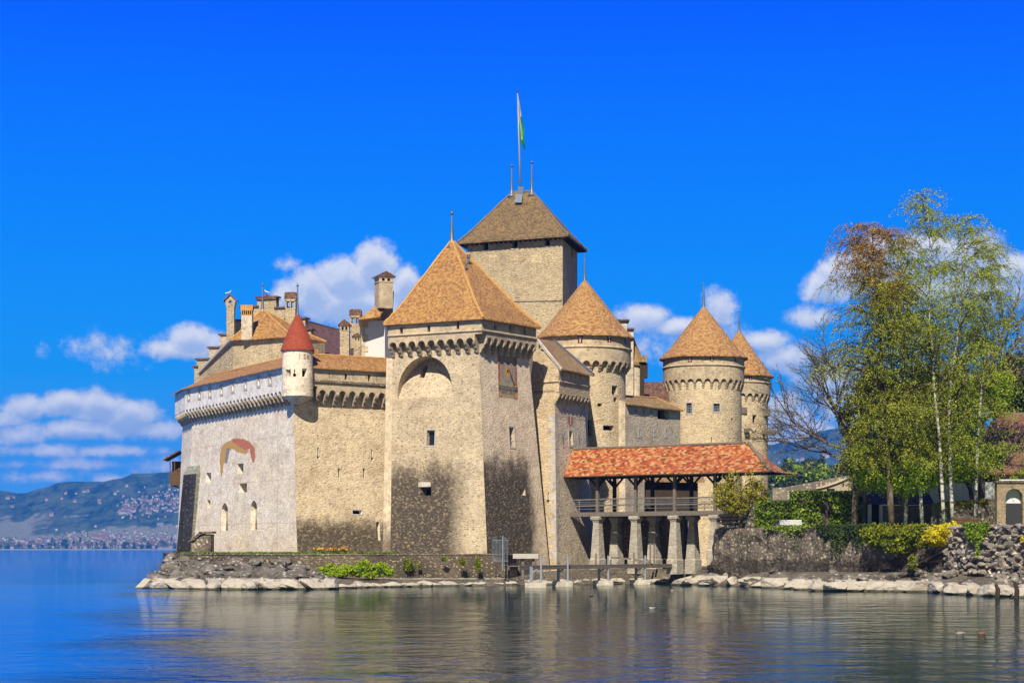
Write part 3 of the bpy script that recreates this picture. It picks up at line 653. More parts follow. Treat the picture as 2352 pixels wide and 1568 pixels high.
# fresco remnant
def decal(face, pts, name, mt, parent, off=.006, th=0):
    n = face[1]; return MB().face([hit(face, x, y)+n*off for x, y in pts]).build(name, mt, parent, recalc=False, uv=False)
def fresco_mat(name, c):
    m, nt, b = newmat(name, .95, .1); g = nd(nt, 'ShaderNodeNewGeometry'); n = nz(nt, g.outputs['Position'], 3.2, 6, .7)
    nt.links.new(mixc(nt, sstep(nt, n, .40, .62), [q*ALB for q in c], [(q*.72+.16)*ALB for q in c]), b.inputs['Base Color']); return m
fr_r, fr_o, fr_g = fresco_mat('red_fresco', (.62, .17, .08)), fresco_mat('ochre_fresco', (.68, .36, .08)), fresco_mat('grey_fresco', (.27, .245, .24))
Z2 = lambda x, y: (343+.2734*x, 955.5+.2734*y)
rr = random.Random(4)
def rough_strip(out, inn, sub=5, amp=.8):      # jagged band between two edges
    def dens_(pl_):
        q = []
        for (xa, ya), (xb, yb) in zip(pl_, pl_[1:]):
            for k in range(sub): q.append((xa+(xb-xa)*k/sub+rr.uniform(-amp, amp), ya+(yb-ya)*k/sub+rr.uniform(-amp, amp)))
        return q+[pl_[-1]]
    return dens_([Z2(*p) for p in out]), dens_([Z2(*p) for p in inn])
fres = MB()
def strip(out, inn, mi, off):
    a_, b_ = rough_strip(out, inn)
    pa = [hit(fLa, x, y)+fLa[1]*off for x, y in a_]; pb = [hit(fLa, x, y)+fLa[1]*off for x, y in b_]
    for i in range(len(pa)-1): fres.face([pa[i], pa[i+1], pb[i+1], pb[i]], mi)
strip([(605, 510), (592, 400), (592, 320), (610, 250), (650, 215), (700, 200)], [(612, 505), (625, 400), (650, 330), (672, 285), (715, 262), (735, 255)], 1, .006)
strip([(700, 200), (760, 230), (800, 262), (836, 292)], [(690, 262), (720, 290), (770, 308), (815, 315)], 1, .008)
strip([(680, 195), (740, 185), (800, 195), (850, 220), (885, 270), (890, 340), (880, 392)], [(715, 225), (770, 262), (812, 288), (842, 268), (848, 310), (856, 350), (868, 385)], 0, .012)
strip([(650, 270), (640, 330), (634, 395)], [(678, 262), (672, 310), (652, 390)], 2, .014)
fres.build('fresco_patch', [fr_r, fr_o, fr_g], wing, recalc=False, uv=False)
# buttress
M['buttress'] = masonry('blackened_buttress_face', (.075, .073, .072), (.035, .035, .036), (.16, .16, .155), .25, 1.0, 3.5, mort=.0, bump=.3, fine=.6, streak=.5)
M['buttress_side'] = masonry('grey_green_ashlar', (.36, .37, .30), (.33, .345, .275), (.42, .42, .36), .2, .9, 3.5, mort=.25, bump=.2, fine=.2)
bt = MB()
def onL(x, y, off): f = fLa if y < 1180 else fLb; return hit(f, x, y)+n12*off
tw1, tw2 = onL(433, 1067, -.2), onL(460, 1064, -.2); mw1, mw2 = onL(430, 1090, -.2), onL(460.5, 1087, -.2)
bw1, bw2 = at(onL(409, 1262, -.3), 2.4), at(onL(442, 1262, -.3), 2.4)
top_o, mid_o, bot_o = .1, .68, .6
ringb = [bw1, bw2, bw2+n12*bot_o, bw1+n12*bot_o]; ringm = [mw1, mw2, mw2+n12*mid_o, mw1+n12*mid_o]; ringt = [tw1, tw2, tw2+n12*top_o, tw1+n12*top_o]
bt.loft([ringb, ringm], sides=[1, 1, 0, 1], mi=1); bt.loft([ringm, ringt], mi=1, caps=(False, True))
bt.build('buttress', [M['buttress'], M['buttress_side']], wing)
# wooden balcony on the far end
wb = MB(); pb_ = W0-n01*.3+Vector((.3, 1.0, 0)); Yb = 247
bx0, bx1 = PX(389.5, Yb), PX(408, Yb)
wb.obox((bx0, Yb, PZ(1114, Yb)), (bx1-bx0+2, 0, 0), (0, 2.6, 0), (0, 0, PZ(1082, Yb)-PZ(1114, Yb)))
for xx in (bx0, bx0+.55): wb.obox((xx, Yb, PZ(1082, Yb)), (.12, 0, 0), (0, .12, 0), (0, 0, 1.25))
wb.obox((bx0+.1, Yb+1.2, PZ(1082, Yb)), (2.5, 0, 0), (0, 1.2, 0), (0, 0, 1.3)); wb.beam((bx0+.1, Yb+.5, PZ(1113, Yb)), (bx1+.4, Yb+.5, PZ(1121, Yb)), .15, .15)
bal = wb.build('wooden_balcony', M['brownwood'], wing)
rb_ = MB(); ra, rb2 = Vector((PX(376.5, Yb), Yb-.5, PZ(1057, Yb))), Vector((PX(412, Yb), Yb-.5, PZ(1037, Yb))); rb_.obox(ra, rb2-ra, (0, 3.6, 0), (-.06, 0, .16)); rb_.build('balcony_roof', M['dark_tile'], bal)
# stone steps hut at the foot of the wing
hut = thing('stone_lean_to', 'small lichened stone lean-to with slab roof at the foot of the buttress', 'stone shelter', at(pl(462, 209.5), 2.8))
hb = MB(); hx = [PX(x, 221) for x in (441, 470, 484)]; hy = 221
hb.loft([[(hx[0], hy, 2.3), (hx[2], hy, 2.3), (hx[2], hy, PZ(1226, hy)), (hx[1]-.1, hy, PZ(1226, hy)), (hx[0], hy, PZ(1243, hy))], [(hx[0], hy+2.5, 2.3), (hx[2], hy+2.5, 2.3), (hx[2], hy+2.5, PZ(1226, hy)), (hx[1]-.1, hy+2.5, PZ(1226, hy)), (hx[0], hy+2.5, PZ(1243, hy))]])
hb.build('stone_wall', M['garden_wall'], hut)
for (xa, ya, xb, yb) in ((433, 1245, 449, 1237), (442, 1238, 456, 1231), (449, 1232, 463, 1225.5), (456, 1225, 488, 1224)):
    sb = MB(); a_, b_ = P(xa, ya, hy-.25), P(xb, yb, hy-.25); sb.obox(a_, b_-a_, (0, 2.9, 0), (0, 0, .22)); sb.build('roof_slab', M['rock'] if 0 else M['garden_wall'], hut)
# ================================================================== CLOCK TOWER
clock = thing('clock_tower', 'tall square tower with painted sundial, deep arch recess and steep orange tiled roof', 'tower', at(pl(1106, 207), 3))
C1, C0, C2 = pl(1106.5, 206), pl(866, 212.2), pl(1231.5, 214.3); C3 = C0+C2-C1
nl, nr = nrm2(C0, C1), nrm2(C1, C2); nbk = -nl; PT = .95
wt = [C0-nl*PT, meet(C1, nl, C1, nr, -PT, -PT), C2-nr*PT, C3]
tdl = (C1-C0).normalized(); wt[0] = wt[0]+tdl*1.4
def cbat(k):
    return [wt[0]+nl*1.35*k+tdl*.5*k, meet(wt[1], nl, wt[1], nr, 1.35*k, 2.0*k), wt[2]+nr*2.0*k+(C2-C1).normalized()*1.3*k, wt[3]]
zcA = PZ(771.5, 206); zcS = zcA-.55; zcC = PZ(812, 207); zco = PZ(759, 206); zev = PZ(731, 206)
ctw = MB()
fcl = face3(at(cbat(1)[0], 0), at(cbat(1)[1], 0), at(cbat(0)[1], 24.0)); fcr = face3(at(cbat(1)[1], 0), at(cbat(1)[2], 0), at(cbat(0)[1], 24.0))
# arch recess: vertical back, dying into the batter at its foot
ar = []; ax0, ax1, ysp, ytop = 913, 1038, 872, 818
pL, pR = hit(fcl, ax0, 908), hit(fcl, ax1, 908); wd = (pR-pL).length; tl = (pR-pL).normalized(); tl = Vector((tl.x, tl.y, 0)).normalized()
zb_, zsp_, ztp_ = min(pL.z, pR.z)-.1, (hit(fcl, ax0, 905).z+hit(fcl, ax1, 905).z)/2, hit(fcl, 975, ytop).z
mid_p = (pL+pR)/2
prof = [(-wd/2, zb_), (wd/2, zb_)]+[(math.cos(math.pi*i/16)*wd/2, zsp_+math.sin(math.pi*i/16)**.9*(ztp_-zsp_)) for i in range(17)]
fr_ = [at(mid_p+tl*x+nl*1.5, z) for x, z in prof]; bk_ = [at(mid_p+tl*x-nl*(.12+2.6*(z-zb_)/(ztp_-zb_)), z) for x, z in prof]
ctw.loft([fr_, bk_])
win_arch = opening(fcl, 965, 979, 836, 868, MB(), clock, depth=.1)
bpy.data.objects.remove(win_arch)
pbw = hit((mid_p-nl*1.75, nl), 972, 868); aw = MB()
aw.loft([[pbw+tl*x+Vector((0, 0, z))+nl*e for x, z in [(-.33, 0), (.33, 0), (.33, 1.2), (.2, 1.42), (0, 1.5), (-.2, 1.42), (-.33, 1.2)]] for e in (1.2, -1.6)]); ctw.v
k0 = len(ctw.v); ctw.v += aw.v; ctw.f += [tuple(i+k0 for i in f) for f in aw.f]; ctw.m += aw.m
MB().face([pbw+tl*x+Vector((0, 0, z))-nl*1.5 for x, z in [(-.32, 0), (.32, 0), (.32, 1.45), (-.32, 1.45)]]).build('window', M['glass'], clock, recalc=False, uv=False)
opening(fcl, 979.5, 998, 987.5, 1023, ctw, clock, depth=.5, splay=.12, frame=.13, mat_=M['glass'])
opening(fcl, 965, 990, 1118, 1139, ctw, clock, depth=.9, splay=.35)
opening(fcr, 1172, 1183, 981, 1026, ctw, clock, depth=.7, splay=.2, frame=.18, grid=(2, 4), fmat=M['iron'])
opening(fcr, 1194.5, 1207, 1121, 1137, ctw, clock, depth=.7, splay=.3)
lint = MB(); pq = hit(fcl, 976, 1117.5); lint.obox(pq-tl*.75-nl*.2, tl*1.5, nl*.32, (0, 0, .5)); lint.build('lintel', M['quoin'], clock)
MB().loft([ring(cbat(1), 0), ring(cbat(.0), 24.0), ring(cbat(0), zcA+.2)], sides=[0, 1, 1, 0]).build('wall', [M['towerL'], M['towerR']], clock, cutters=ctw)
al, Ll = straight(wt[0], wt[1]); arcade(al, Ll, 9, .29, zcC, zcS, zcA+.25, PT, clock, M['para'], M['corbel'])
ar_, Lr = straight(wt[1], wt[2]); arcade(ar_, Lr, 8, .30, zcC, zcS+.1, zcA+.25, PT, clock, M['para'], M['corbel'])
# smooth pale render strip up the left edge
es = MB(); q0_, q1_ = cbat(1), cbat(0)
for (za_, zb2, ka_, kb_) in ((0, 24, 1, 0),): es.loft([[at(q0_[0]+nl*.03, 0), at(q0_[0]-tdl*1.0+nl*.03, 0), at(q0_[0]-tdl*1.0-nl*.3, 0), at(q0_[0]-nl*.3, 0)], [at(q1_[0]+nl*.03, 24), at(q1_[0]-tdl*.8+nl*.03, 24), at(q1_[0]-tdl*.8-nl*.3, 24), at(q1_[0]-nl*.3, 24)]])
es.build('pale_edge_strip', M['edge'], clock)
# parapet
pp = [wt[0]+nl*PT, meet(C1, nl, C1, nr), wt[2]+nr*PT, C3]; ctp = MB()
fpl, fpr = face3(at(pp[0], 20), at(pp[1], 20), at(pp[1], 25)), face3(at(pp[1], 20), at(pp[2], 20), at(pp[2], 25))
Z3 = lambda x, y: (796.25+.2734*x, 526.75+.2734*y)
for (xa, xb, ya, yb) in ((446, 472, 822, 880), (678, 702, 806, 862), (922, 946, 775, 838)):
    (x0, y0), (x1, y1) = Z3(xa, ya), Z3(xb, yb); opening(fpl, x0, x1, y0, y1, ctp, clock, depth=.6, name='slot_window')
for xx, ya, yb in ((1249, 785, 842), (1375, 805, 860), (1497, 828, 885)):
    x_, y0 = Z3(xx, ya); _, y1 = Z3(xx, yb); slit(fpr, x_, y0, y1, ctp, clock, .45, .6)
MB().loft([ring(pp, zcA+.25), ring(pp, zev+.05)]).build('parapet', M['para'], clock, cutters=ctp)
cn = MB(); e_ = .13
for (pa, pb2, nn) in ((pp[0], pp[1], nl), (pp[1], pp[2], nr)):
    dd_ = (pb2-pa).normalized(); cn.loft([[at(pa-dd_*(.0), z_)+nn*o_ for z_, o_ in ((zco-.12, -.05), (zco-.12, .05), (zco, .16), (zco+.16, .12), (zco+.2, -.05))], [at(pb2+dd_*(.14 if nn is nl else 0), z_)+nn*o_ for z_, o_ in ((zco-.12, -.05), (zco-.12, .05), (zco, .16), (zco+.16, .12), (zco+.2, -.05))]])
cn.build('cornice', M['para'], clock)
ev = [pp[0]+(pp[0]-C2).normalized()*.0+nl*.45-tdl*.3, meet(C1, nl, C1, nr, .45, .45), pp[2]+nr*.45+(C2-C1).normalized()*.3, C3-nl*.45+(C3-C0).normalized()*.3]
ctr = Vector((PX(1038, 217), 217, 0)); zap = PZ(551, 217)
roofc = hiproof(ev, [ctr]*4, zev, zap, clock, 'orange_tile', rr=.16)
spire(ctr, zap-.45, PZ(482, 217), roofc, .42, .2)
for (xx, yy, sz) in ((1076, 604, .9), (1070, 617, .6)):
    f_ = face3(at(ev[1], zev), at(ev[2], zev), at(ctr, zap)); p_ = hit(f_, xx, yy); vb = MB(); vb.tube([p_, p_+Vector((0, 0, sz*.7))], .14*sz, 8); vb.tube([p_+Vector((0, 0, sz*.62)), p_+Vector((0, 0, sz))], .24*sz, 8); vb.build('roof_vent', M['lead'], roofc, uv=False)
chimney(clock, 861, 899, 625, 707, 219, 1.9, M['para'], M['dark_tile'], 'gable', rot=.35)
# sundial
sd = MB(); Zs = lambda x, y: ((1820+x*180/1411)*.6125, (1320+y*200/1568)*.6125)
md = [fresco_mat('sundial_ochre', (.42, .33, .14)), fresco_mat('sundial_red', (.42, .12, .07)), fresco_mat('sundial_grey', (.20, .15, .12)), plain('sundial_gold', (.62, .34, .10), var=.2, scale=5), plain('sundial_black', (.02, .02, .02)), fresco_mat('sundial_dark', (.10, .085, .075)), fresco_mat('sundial_mauve', (.34, .28, .23)), plain('sundial_cream', (.55, .47, .28), var=.2, scale=5)]
def spoly(pts, mi, off): sd.face([hit(fcr, *Zs(*p))+fcr[1]*off for p in pts], mi)
spoly([(365, 90), (920, 130), (955, 1390), (390, 1310)], 0, .010)
spoly([(365, 90), (437, 95), (445, 900), (380, 890)], 1, .014); spoly([(845, 125), (920, 130), (930, 985), (865, 975)], 1, .014)
def sell(cx_, cy_, rx, ry, mi, off, n=28): spoly([(cx_+math.cos(2*math.pi*i/n)*rx, cy_+math.sin(2*math.pi*i/n)*ry) for i in range(n)], mi, off)
sell(655, 600, 195, 370, 6, .014); sell(655, 590, 150, 300, 2, .018); sell(655, 590, 140, 285, 6, .021)
for i in range(24):
    a_ = 2*math.pi*i/24; r1, r2 = .55, (1.0 if i % 2 else .8)
    spoly([(655+math.cos(a_-.07)*130*r1, 585+math.sin(a_-.07)*265*r1), (655+math.cos(a_)*130*r2, 585+math.sin(a_)*265*r2), (655+math.cos(a_+.07)*130*r1, 585+math.sin(a_+.07)*265*r1)], 3, .025)
sell(655, 580, 82, 165, 3, .028); sell(655, 562, 24, 44, 4, .032)
for i in range(16):
    a_ = math.pi*(.1+.8*i/15); spoly([(655+math.cos(a_-.02)*160, 600+math.sin(a_-.02)*310), (655+math.cos(a_-.02)*185, 600+math.sin(a_-.02)*350), (655+math.cos(a_+.02)*185, 600+math.sin(a_+.02)*350), (655+math.cos(a_+.02)*160, 600+math.sin(a_+.02)*310)], 7, .025)
spoly([(380, 960), (958, 1050), (958, 1180), (390, 1110)], 5, .016); spoly([(385, 1000), (958, 1075), (958, 1110), (388, 1045)], 2, .02)
spoly([(395, 1110), (470, 1120), (490, 1330), (400, 1310)], 1, .018); spoly([(850, 1180), (950, 1190), (950, 1390), (845, 1370)], 1, .018)
spoly([(412, 1150), (450, 1150), (465, 1300), (415, 1280)], 3, .022); spoly([(880, 1210), (935, 1215), (935, 1360), (870, 1340)], 3, .022)
spoly([(480, 1120), (850, 1170), (850, 1260), (490, 1210)], 2, .018); spoly([(630, 1150), (690, 1158), (695, 1230), (660, 1225)], 3, .024)
for xx in (880,): spoly([(365, 900), (440, 905), (440, 945), (365, 940)], 3, .026); spoly([(875, 990), (950, 998), (950, 1030), (875, 1025)], 3, .026)
sdo = sd.build('sundial', md, clock, recalc=False, uv=False)
gn = MB(); gp0 = hit(fcr, *Zs(655, 450)); gp1 = hit(fcr, *Zs(790, 1000)); gn.tube([gp0+fcr[1]*.1, gp1+fcr[1]*.35], [.03, .05], 6); gn.tube([gp1+fcr[1]*.35, hit(fcr, *Zs(700, 560))+fcr[1]*.05], .03, 5); gn.build('gnomon', M['iron'], sdo, uv=False)
# white-walled annex left of the tower roof
ann = thing('white_annex', 'narrow white-walled annex with stone corner blocks squeezed left of the clock tower roof', 'building', at(pl(845, 222), 20))
ax_, ay_ = PX(831, 221), 221
ab = [Vector((ax_, ay_, 0)), Vector((ax_+2.6, ay_-.6, 0)), Vector((ax_+5, ay_+8, 0)), Vector((ax_, ay_+8, 0))]
MB().loft([ring(ab, 20), ring(ab, PZ(737, 221))]).build('wall', M['limewhite'], ann)
qb = MB()
for i in range(7):
    w_ = .75 if i % 2 else .42; z_ = PZ(822, 221)+i*.66; qb.obox((ax_-.05, ay_-.05, z_), (w_, -w_*.23, 0), (0, .5, 0), (0, 0, .62))
qb.build('corner_blocks', M['para'], ann)
fcl_roof = face3(at(ev[0], zev), at(ev[1], zev), at(ctr, zap))
e1 = hit((Vector((0, 218.6, 0)), Vector((0, -1, 0))), 822, 734); ar2 = MB()
pk = Vector((PX(905, 222), 222, PZ(668, 222))); e2 = Vector((PX(872, 218.5), 218.5, PZ(728, 218.5))); e3 = Vector((PX(828, 230), 230, e1.z)); e4 = Vector((PX(900, 231), 231, e1.z))
ar2.face([e1, e2, pk]); ar2.face([e3, e1, pk]); ar2.face([e2, e4, pk]); ar2.face([e4, e3, pk]); ar2.face([e1, e3, e4, e2])
ar2.build('roof', M['orange_tile'], ann)
# ================================================================== GATEHOUSE
gate = thing('gatehouse', 'narrow stone gatehouse with pale corner blocks and mossy lean-to roof beside the clock tower', 'gatehouse', at(pl(1284, 218), 2))
Z5 = lambda x, y: (1225+.2813*x, 612.5+.2813*y)
Q1, Q0, Q2 = pl(1284, 217.6), pl(1224, 219.6), pl(1354.5, 224.8)
ngl, ngr = nrm2(Q0, Q1), nrm2(Q1, Q2); GP = .55
q_back = Vector((Q2.x+.3, 238, 0)); q_bl = Vector((Q0.x-1.5, 238, 0))
zgc = PZ(876, 217.6); zga = PZ(901, 217.8); zgb = PZ(921, 218); zge = PZ(847, 217.6)
wg = [Q0, meet(Q1, ngl, Q1, ngr, 0, -GP), Q2-ngr*GP, q_back, q_bl]
bg_ = [Q0+ngl*1.9, meet(Q1, ngl, Q1, ngr, 1.7, -GP+1.15), Q2+ngr*(-GP+1.1), q_back, q_bl]
cg = MB(); fgl = face3(at(bg_[0], 0), at(bg_[1], 0), at(wg[1], 18)); fgr = face3(at(bg_[1], 0), at(bg_[2], 0), at(wg[2], 18))
opening(fgr, 1308.5, 1316, 990, 1022, cg, gate, depth=.6, splay=.1, frame=.22, grid=(2, 4), fmat=M['iron'])
slit(fgl, 1258.5, 1130, 1150, cg, gate, .15, foot=True)
MB().loft([ring(bg_, 0), ring(wg, 18), ring(wg, zga+.3)], sides=[0, 1, 1, 0, 0]).build('wall', [M['gate'], M['grey_wall']], gate, cutters=cg)
# upper storey and gallery
up = [Q0, Q1, Q2, q_back, q_bl]; cgu = MB(); fgu = face3(at(Q1, 18), at(Q2, 18), at(Q2, 22)); fgf = face3(at(Q0, 18), at(Q1, 18), at(Q1, 22))
for xx, ya, yb in ((240, 855, 905), (305, 862, 912), (384, 875, 928)): slit(fgu, Z5(xx, ya)[0], Z5(xx, ya)[1], Z5(xx, yb)[1], cgu, gate, .3, .4)
slit(fgf, Z5(77, 0)[0], Z5(0, 850)[1], Z5(0, 900)[1], cgu, gate, .12, .3)
zq0 = PZ(795, 219.6)
ub = MB(); ub.loft([ring(up, zga+.05), [at(Q0, zq0), at(Q1, zge), at(Q2, zge-.15), at(q_back, zge-.1), at(q_bl, zq0+1)]]); ub.build('upper_wall', M['gate'], gate, cutters=cgu)
ag, Lg = straight(wg[1], wg[2]); arcade(ag, Lg, 8, .38, zgb-.3, zga-.4, zga+.06, GP, gate, M['gate'], M['corbel'])
cn = MB(); 
for pa, pb2, nn in ((Q0, Q1, ngl), (Q1, Q2, ngr)): cn.loft([[at(pa, z_)+nn*o_ for z_, o_ in ((zgc-.1, -.05), (zgc-.1, .04), (zgc, .14), (zgc+.14, .1), (zgc+.18, -.05))], [at(pb2, z_)+nn*o_ for z_, o_ in ((zgc-.1, -.05), (zgc-.1, .04), (zgc, .14), (zgc+.14, .1), (zgc+.18, -.05))]])
cn.build('cornice', M['para'], gate)
r1, r2 = Q1+ngr*.5+ngl*.35, Q2+ngr*.5; zr_ = PZ(777, 222)
rl, rr_ = Vector((PX(1235, 222), 222, 0)), Vector((PX(1272, 233), 233, 0))
gr = MB(); A_, B_, C_, D_ = at(r1, zge+.05), at(r2, zge-.1), at(rr_, PZ(783, 233)), at(rl, zr_); t_ = Vector((0, 0, .15))
gr.loft([[A_-t_, B_-t_, C_-t_, D_-t_], [A_, B_, C_, D_]]); gro = gr.build('roof', M['moss_tile'], gate)
MB().beam(A_+Vector((0, -.12, -.2)), D_+Vector((0, -.12, -.2)), .16, .3).build('rake_board', M['quoin'], gate)
MB().beam(B_+Vector((0, .1, .1)), C_+Vector((0, .1, .1)), .25, .2).build('flashing', M['lead'], gate)
qn = MB()
for i in range(26):
    z_ = 2.2+i*.62; k_ = (18-z_)/18 if z_ < 18 else 0
    if z_ > PZ(943, 218): break
    p_ = wg[1].lerp(bg_[1], max(0, k_)); wl = .95 if i % 2 else .5; wr = .5 if i % 2 else .85
    tl_ = (Q0-Q1).normalized(); tr_ = (Q2-Q1).normalized()
    c_ = at(p_, z_); qn.loft([[c_+ngl*.03+tl_*wl, c_+ngl*.03+ngr*.03, c_+ngr*.03+tr_*wr, c_-ngr*.3+tr_*wr, c_-ngl*.3+tl_*wl-ngr*.2], [q+Vector((0, 0, .59)) for q in (c_+ngl*.03+tl_*wl, c_+ngl*.03+ngr*.03, c_+ngr*.03+tr_*wr, c_-ngr*.3+tr_*wr, c_-ngl*.3+tl_*wl-ngr*.2)]])
qn.build('corner_blocks', M['quoin'], gate)
shm = [fresco_mat('shield_red', (.48, .16, .11)), plain('shield_white', (.66, .6, .52), var=.15, scale=6)]
shd = MB(); 
def gq(x, y, off): return hit(fgr, *Z5(x, y))+fgr[1]*off
for (top, bot) in ((1150, 1204), (1222, 1300)):
    w0, w1, mx_ = 281, 326, 303
    if top == 1150: pts = [(w0+2, top+5), (w1-6, top+14), (w1-4, bot), (w0, bot-6)]
    else: pts = [(w0, top), (w1, top+8), (w1, 1262), (317, 1285), (mx_+1, bot), (289, 1280), (w0-1, 1252)]
    shd.face([gq(x, y, .012) for x, y in pts])
shd.face([gq(x, y, .018) for x, y in ((300, 1152), (307, 1153), (307, 1292), (300, 1290))], 1); shd.face([gq(x, y, .021) for x, y in ((281, 1205), (326, 1212), (326, 1222), (281, 1214))], 1)
shd.build('painted_shield', shm, gate, recalc=False, uv=False)
for xx in (245, 375):
    f_ = MB(); f_.face([gq(x, y, .012) for x, y in ((xx-9, 1345), (xx+12, 1352), (xx+12, 1480), (xx-9, 1470))]); f_.build('pale_slit_panel', M['quoin'], gate, recalc=False, uv=False)
    slit((fgr[0]+fgr[1]*.02, fgr[1]), Z5(xx, 0)[0], Z5(0, 1370)[1], Z5(0, 1450)[1], MB(), gate, .12, -.0)
# ================================================================== ROUND TOWERS
def round_tower(name, label, xc, Y, rs, rg, y_eave, y_apex, y_cor, y_arch, y_cb, y_sp, narch, shutters, wins, apex_dx=0, rbase=None):
    c = pl(xc, Y); R0 = rs/FL*Y; R1 = rg/FL*Y; Yf = Y-R1
    t = thing(name, label, 'round tower', at(c, 2)); ze = PZ(y_eave, Yf); zA = PZ(y_arch, Yf); zC = PZ(y_cb, Yf+.4); zk = PZ(y_cor, Yf); zap = PZ(y_apex, Y)
    cut_, cut2 = MB(), MB(); holder = t
    for w_ in wins:
        f_ = curved_face(c, R0, (w_[0]+w_[1])/2); kw = w_[4] if len(w_) > 4 else {}
        opening(f_, *w_[:4], cut_, t, **kw)
    MB().lathe(c, [(R0+.28, 0), (R0+.1, 8), (R0, 14), (R0, zA+.3)], 64).build('shaft', M['tower'], t, cutters=cut_, uv=False, smooth=False)
    r_in = R0; path = lambda s: (c+Vector((math.cos(s/R0-math.pi), math.sin(s/R0-math.pi), 0))*R0, Vector((math.cos(s/R0-math.pi), math.sin(s/R0-math.pi), 0)))
    L = math.pi*R0
    arcade(path, L, narch, .3, zC, zA-.4, zA+.12, R1-R0, t, M['para'], M['corbel'])
    for x0, x1, y0, y1 in shutters:
        f_ = curved_face(c, R1, (x0+x1)/2); win = opening(f_, x0, x1, y0, y1, cut2, t, depth=.3)
        f2 = (f_[0]+f_[1]*.02, f_[1]); tt = ZH.cross(f_[1]).normalized(); a_, b_ = hit(f2, x0, y1), hit(f2, x1, y0); w_ = abs((b_-a_).dot(tt)); h_ = b_.z-a_.z; m_ = (a_+b_)/2
        sh = MB(); o_ = m_-tt*w_/2-Vector((0, 0, h_/2)); sh.obox(o_-f_[1]*.12, tt*w_, f_[1]*.14, (0, 0, h_)); so_ = sh.build('shutter', M['shutter'], t, uv=False)
        cr = MB(); cr.obox(m_-tt*w_*.09-Vector((0, 0, h_*.46))+f_[1]*.02, tt*w_*.18, f_[1]*.03, (0, 0, h_*.92)); cr.obox(m_-tt*w_*.42-Vector((0, 0, -h_*.03))+f_[1]*.02, tt*w_*.33, f_[1]*.025, (0, 0, h_*.14)); cr.obox(m_+tt*w_*.09-Vector((0, 0, -h_*.03))+f_[1]*.02, tt*w_*.33, f_[1]*.025, (0, 0, h_*.14))
        cr.build('white_cross', M['white'], so_, uv=False)
    MB().lathe(c, [(R1, zA+.12), (R1, ze+.1)], 64).build('parapet', M['para'], t, cutters=cut2, uv=False)
    MB().lathe(c, [(R1-.05, zk-.14), (R1+.06, zk-.12), (R1+.16, zk), (R1+.1, zk+.14), (R1-.05, zk+.18)], 64, cap=False).build('cornice', M['para'], t, uv=False)
    mb = MB(); Re = R1+.5; ac = Vector((PX(xc+apex_dx, Y), Y, 0)); prof = [(Re-.02, ze-.22), (Re, ze-.06), (Re*.80, ze+(zap-ze)*.155), (.22, zap-.12), (.05, zap)]
    mb.lathe(c, prof, 48, uvr=Re*.62)
    for i, v_ in enumerate(mb.v):
        k_ = max(0, (v_[2]-ze)/(zap-ze)); mb.v[i] = (v_[0]+(ac.x-c.x)*k_, v_[1], v_[2])
    ro = mb.build('conical_roof', M['gold_tile'], t)
    spire(ac, zap-.35, PZ(y_sp, Y), ro, .3, .12)
    return t, c, R0, R1
Z5b = lambda a, b, c_, d: (Z5(a, 0)[0], Z5(b, 0)[0], Z5(0, c_)[1], Z5(0, d)[1])
tA, cA, RA0, RA1 = round_tower('round_tower', 'biggest round tower with conical tiled roof directly behind the mossy gatehouse roof', 1343, 242, 94, 106, 766, 643, 795.5, 826.8, 853, 581, 15,
    [Z5b(363, 402, 555, 622), Z5b(605, 637, 549, 613), Z5b(748, 767, 560, 628)],
    [Z5b(642, 688, 970, 1042)+(dict(depth=.6, splay=.15, grid=(2, 3), fmat=M['iron']),), Z5b(655, 685, 1067, 1104)+(dict(depth=.6, splay=.2),), Z5b(526, 561, 1114, 1138)+(dict(depth=.6, splay=.25),), Z5b(572, 660, 1294, 1334)+(dict(depth=.8, splay=.1),), Z5b(628, 636, 1355, 1395)+(dict(depth=.4),)])
fp = curved_face(cA, RA0+.02, Z5(453, 0)[0]); pa_ = MB(); n_ = fp[1]; t__ = ZH.cross(n_).normalized()
p0_, p1_ = hit(fp, Z5(428, 0)[0], Z5(0, 1385)[1]), hit(fp, Z5(482, 0)[0], Z5(0, 1245)[1]); wv = t__*((p1_-p0_).dot(t__)); hv = Vector((0, 0, p1_.z-p0_.z))
pa_.obox(p0_-n_*.15, wv, n_*.2, hv); sp_ = pa_.build('pale_slit_panel', M['buttress_side'], tA)
bb = MB(); mm = p0_+wv*.42+n_*.055
bb.obox(mm-t__*.05+hv*.12, t__*.12, n_*.02, hv*.8); bb.obox(mm-t__*.16+hv*.9, t__*.34, n_*.02, hv*.03); bb.obox(mm-t__*.16+hv*.48, t__*.34, n_*.024, hv*.05); bb.obox(mm-t__*.14+hv*.08, t__*.3, n_*.024, hv*.1); bb.build('arrow_slit', M['void'], sp_, uv=False)
tB, cB, RB0, RB1 = round_tower('round_tower', 'middle round tower with two barred windows standing behind the bridge roof', 1616, 266, 87, 93, 814, 704, 837.5, 868.5, 893, 646, 15,
    [Z5b(1265, 1295, 725, 778), Z5b(1443, 1473, 715, 767), Z5b(1645, 1666, 720, 775)],
    [Z5b(1250, 1294, 1112, 1194)+(dict(depth=.5, grid=(3, 4), frame=.16),), Z5b(1470, 1522, 1117, 1180)+(dict(depth=.5, grid=(4, 3), frame=.14),), Z5b(1616, 1632, 1236, 1257)+(dict(depth=.5, splay=.2),), Z5b(1450, 1457, 1390, 1432)+(dict(depth=.4),)], apex_dx=0)
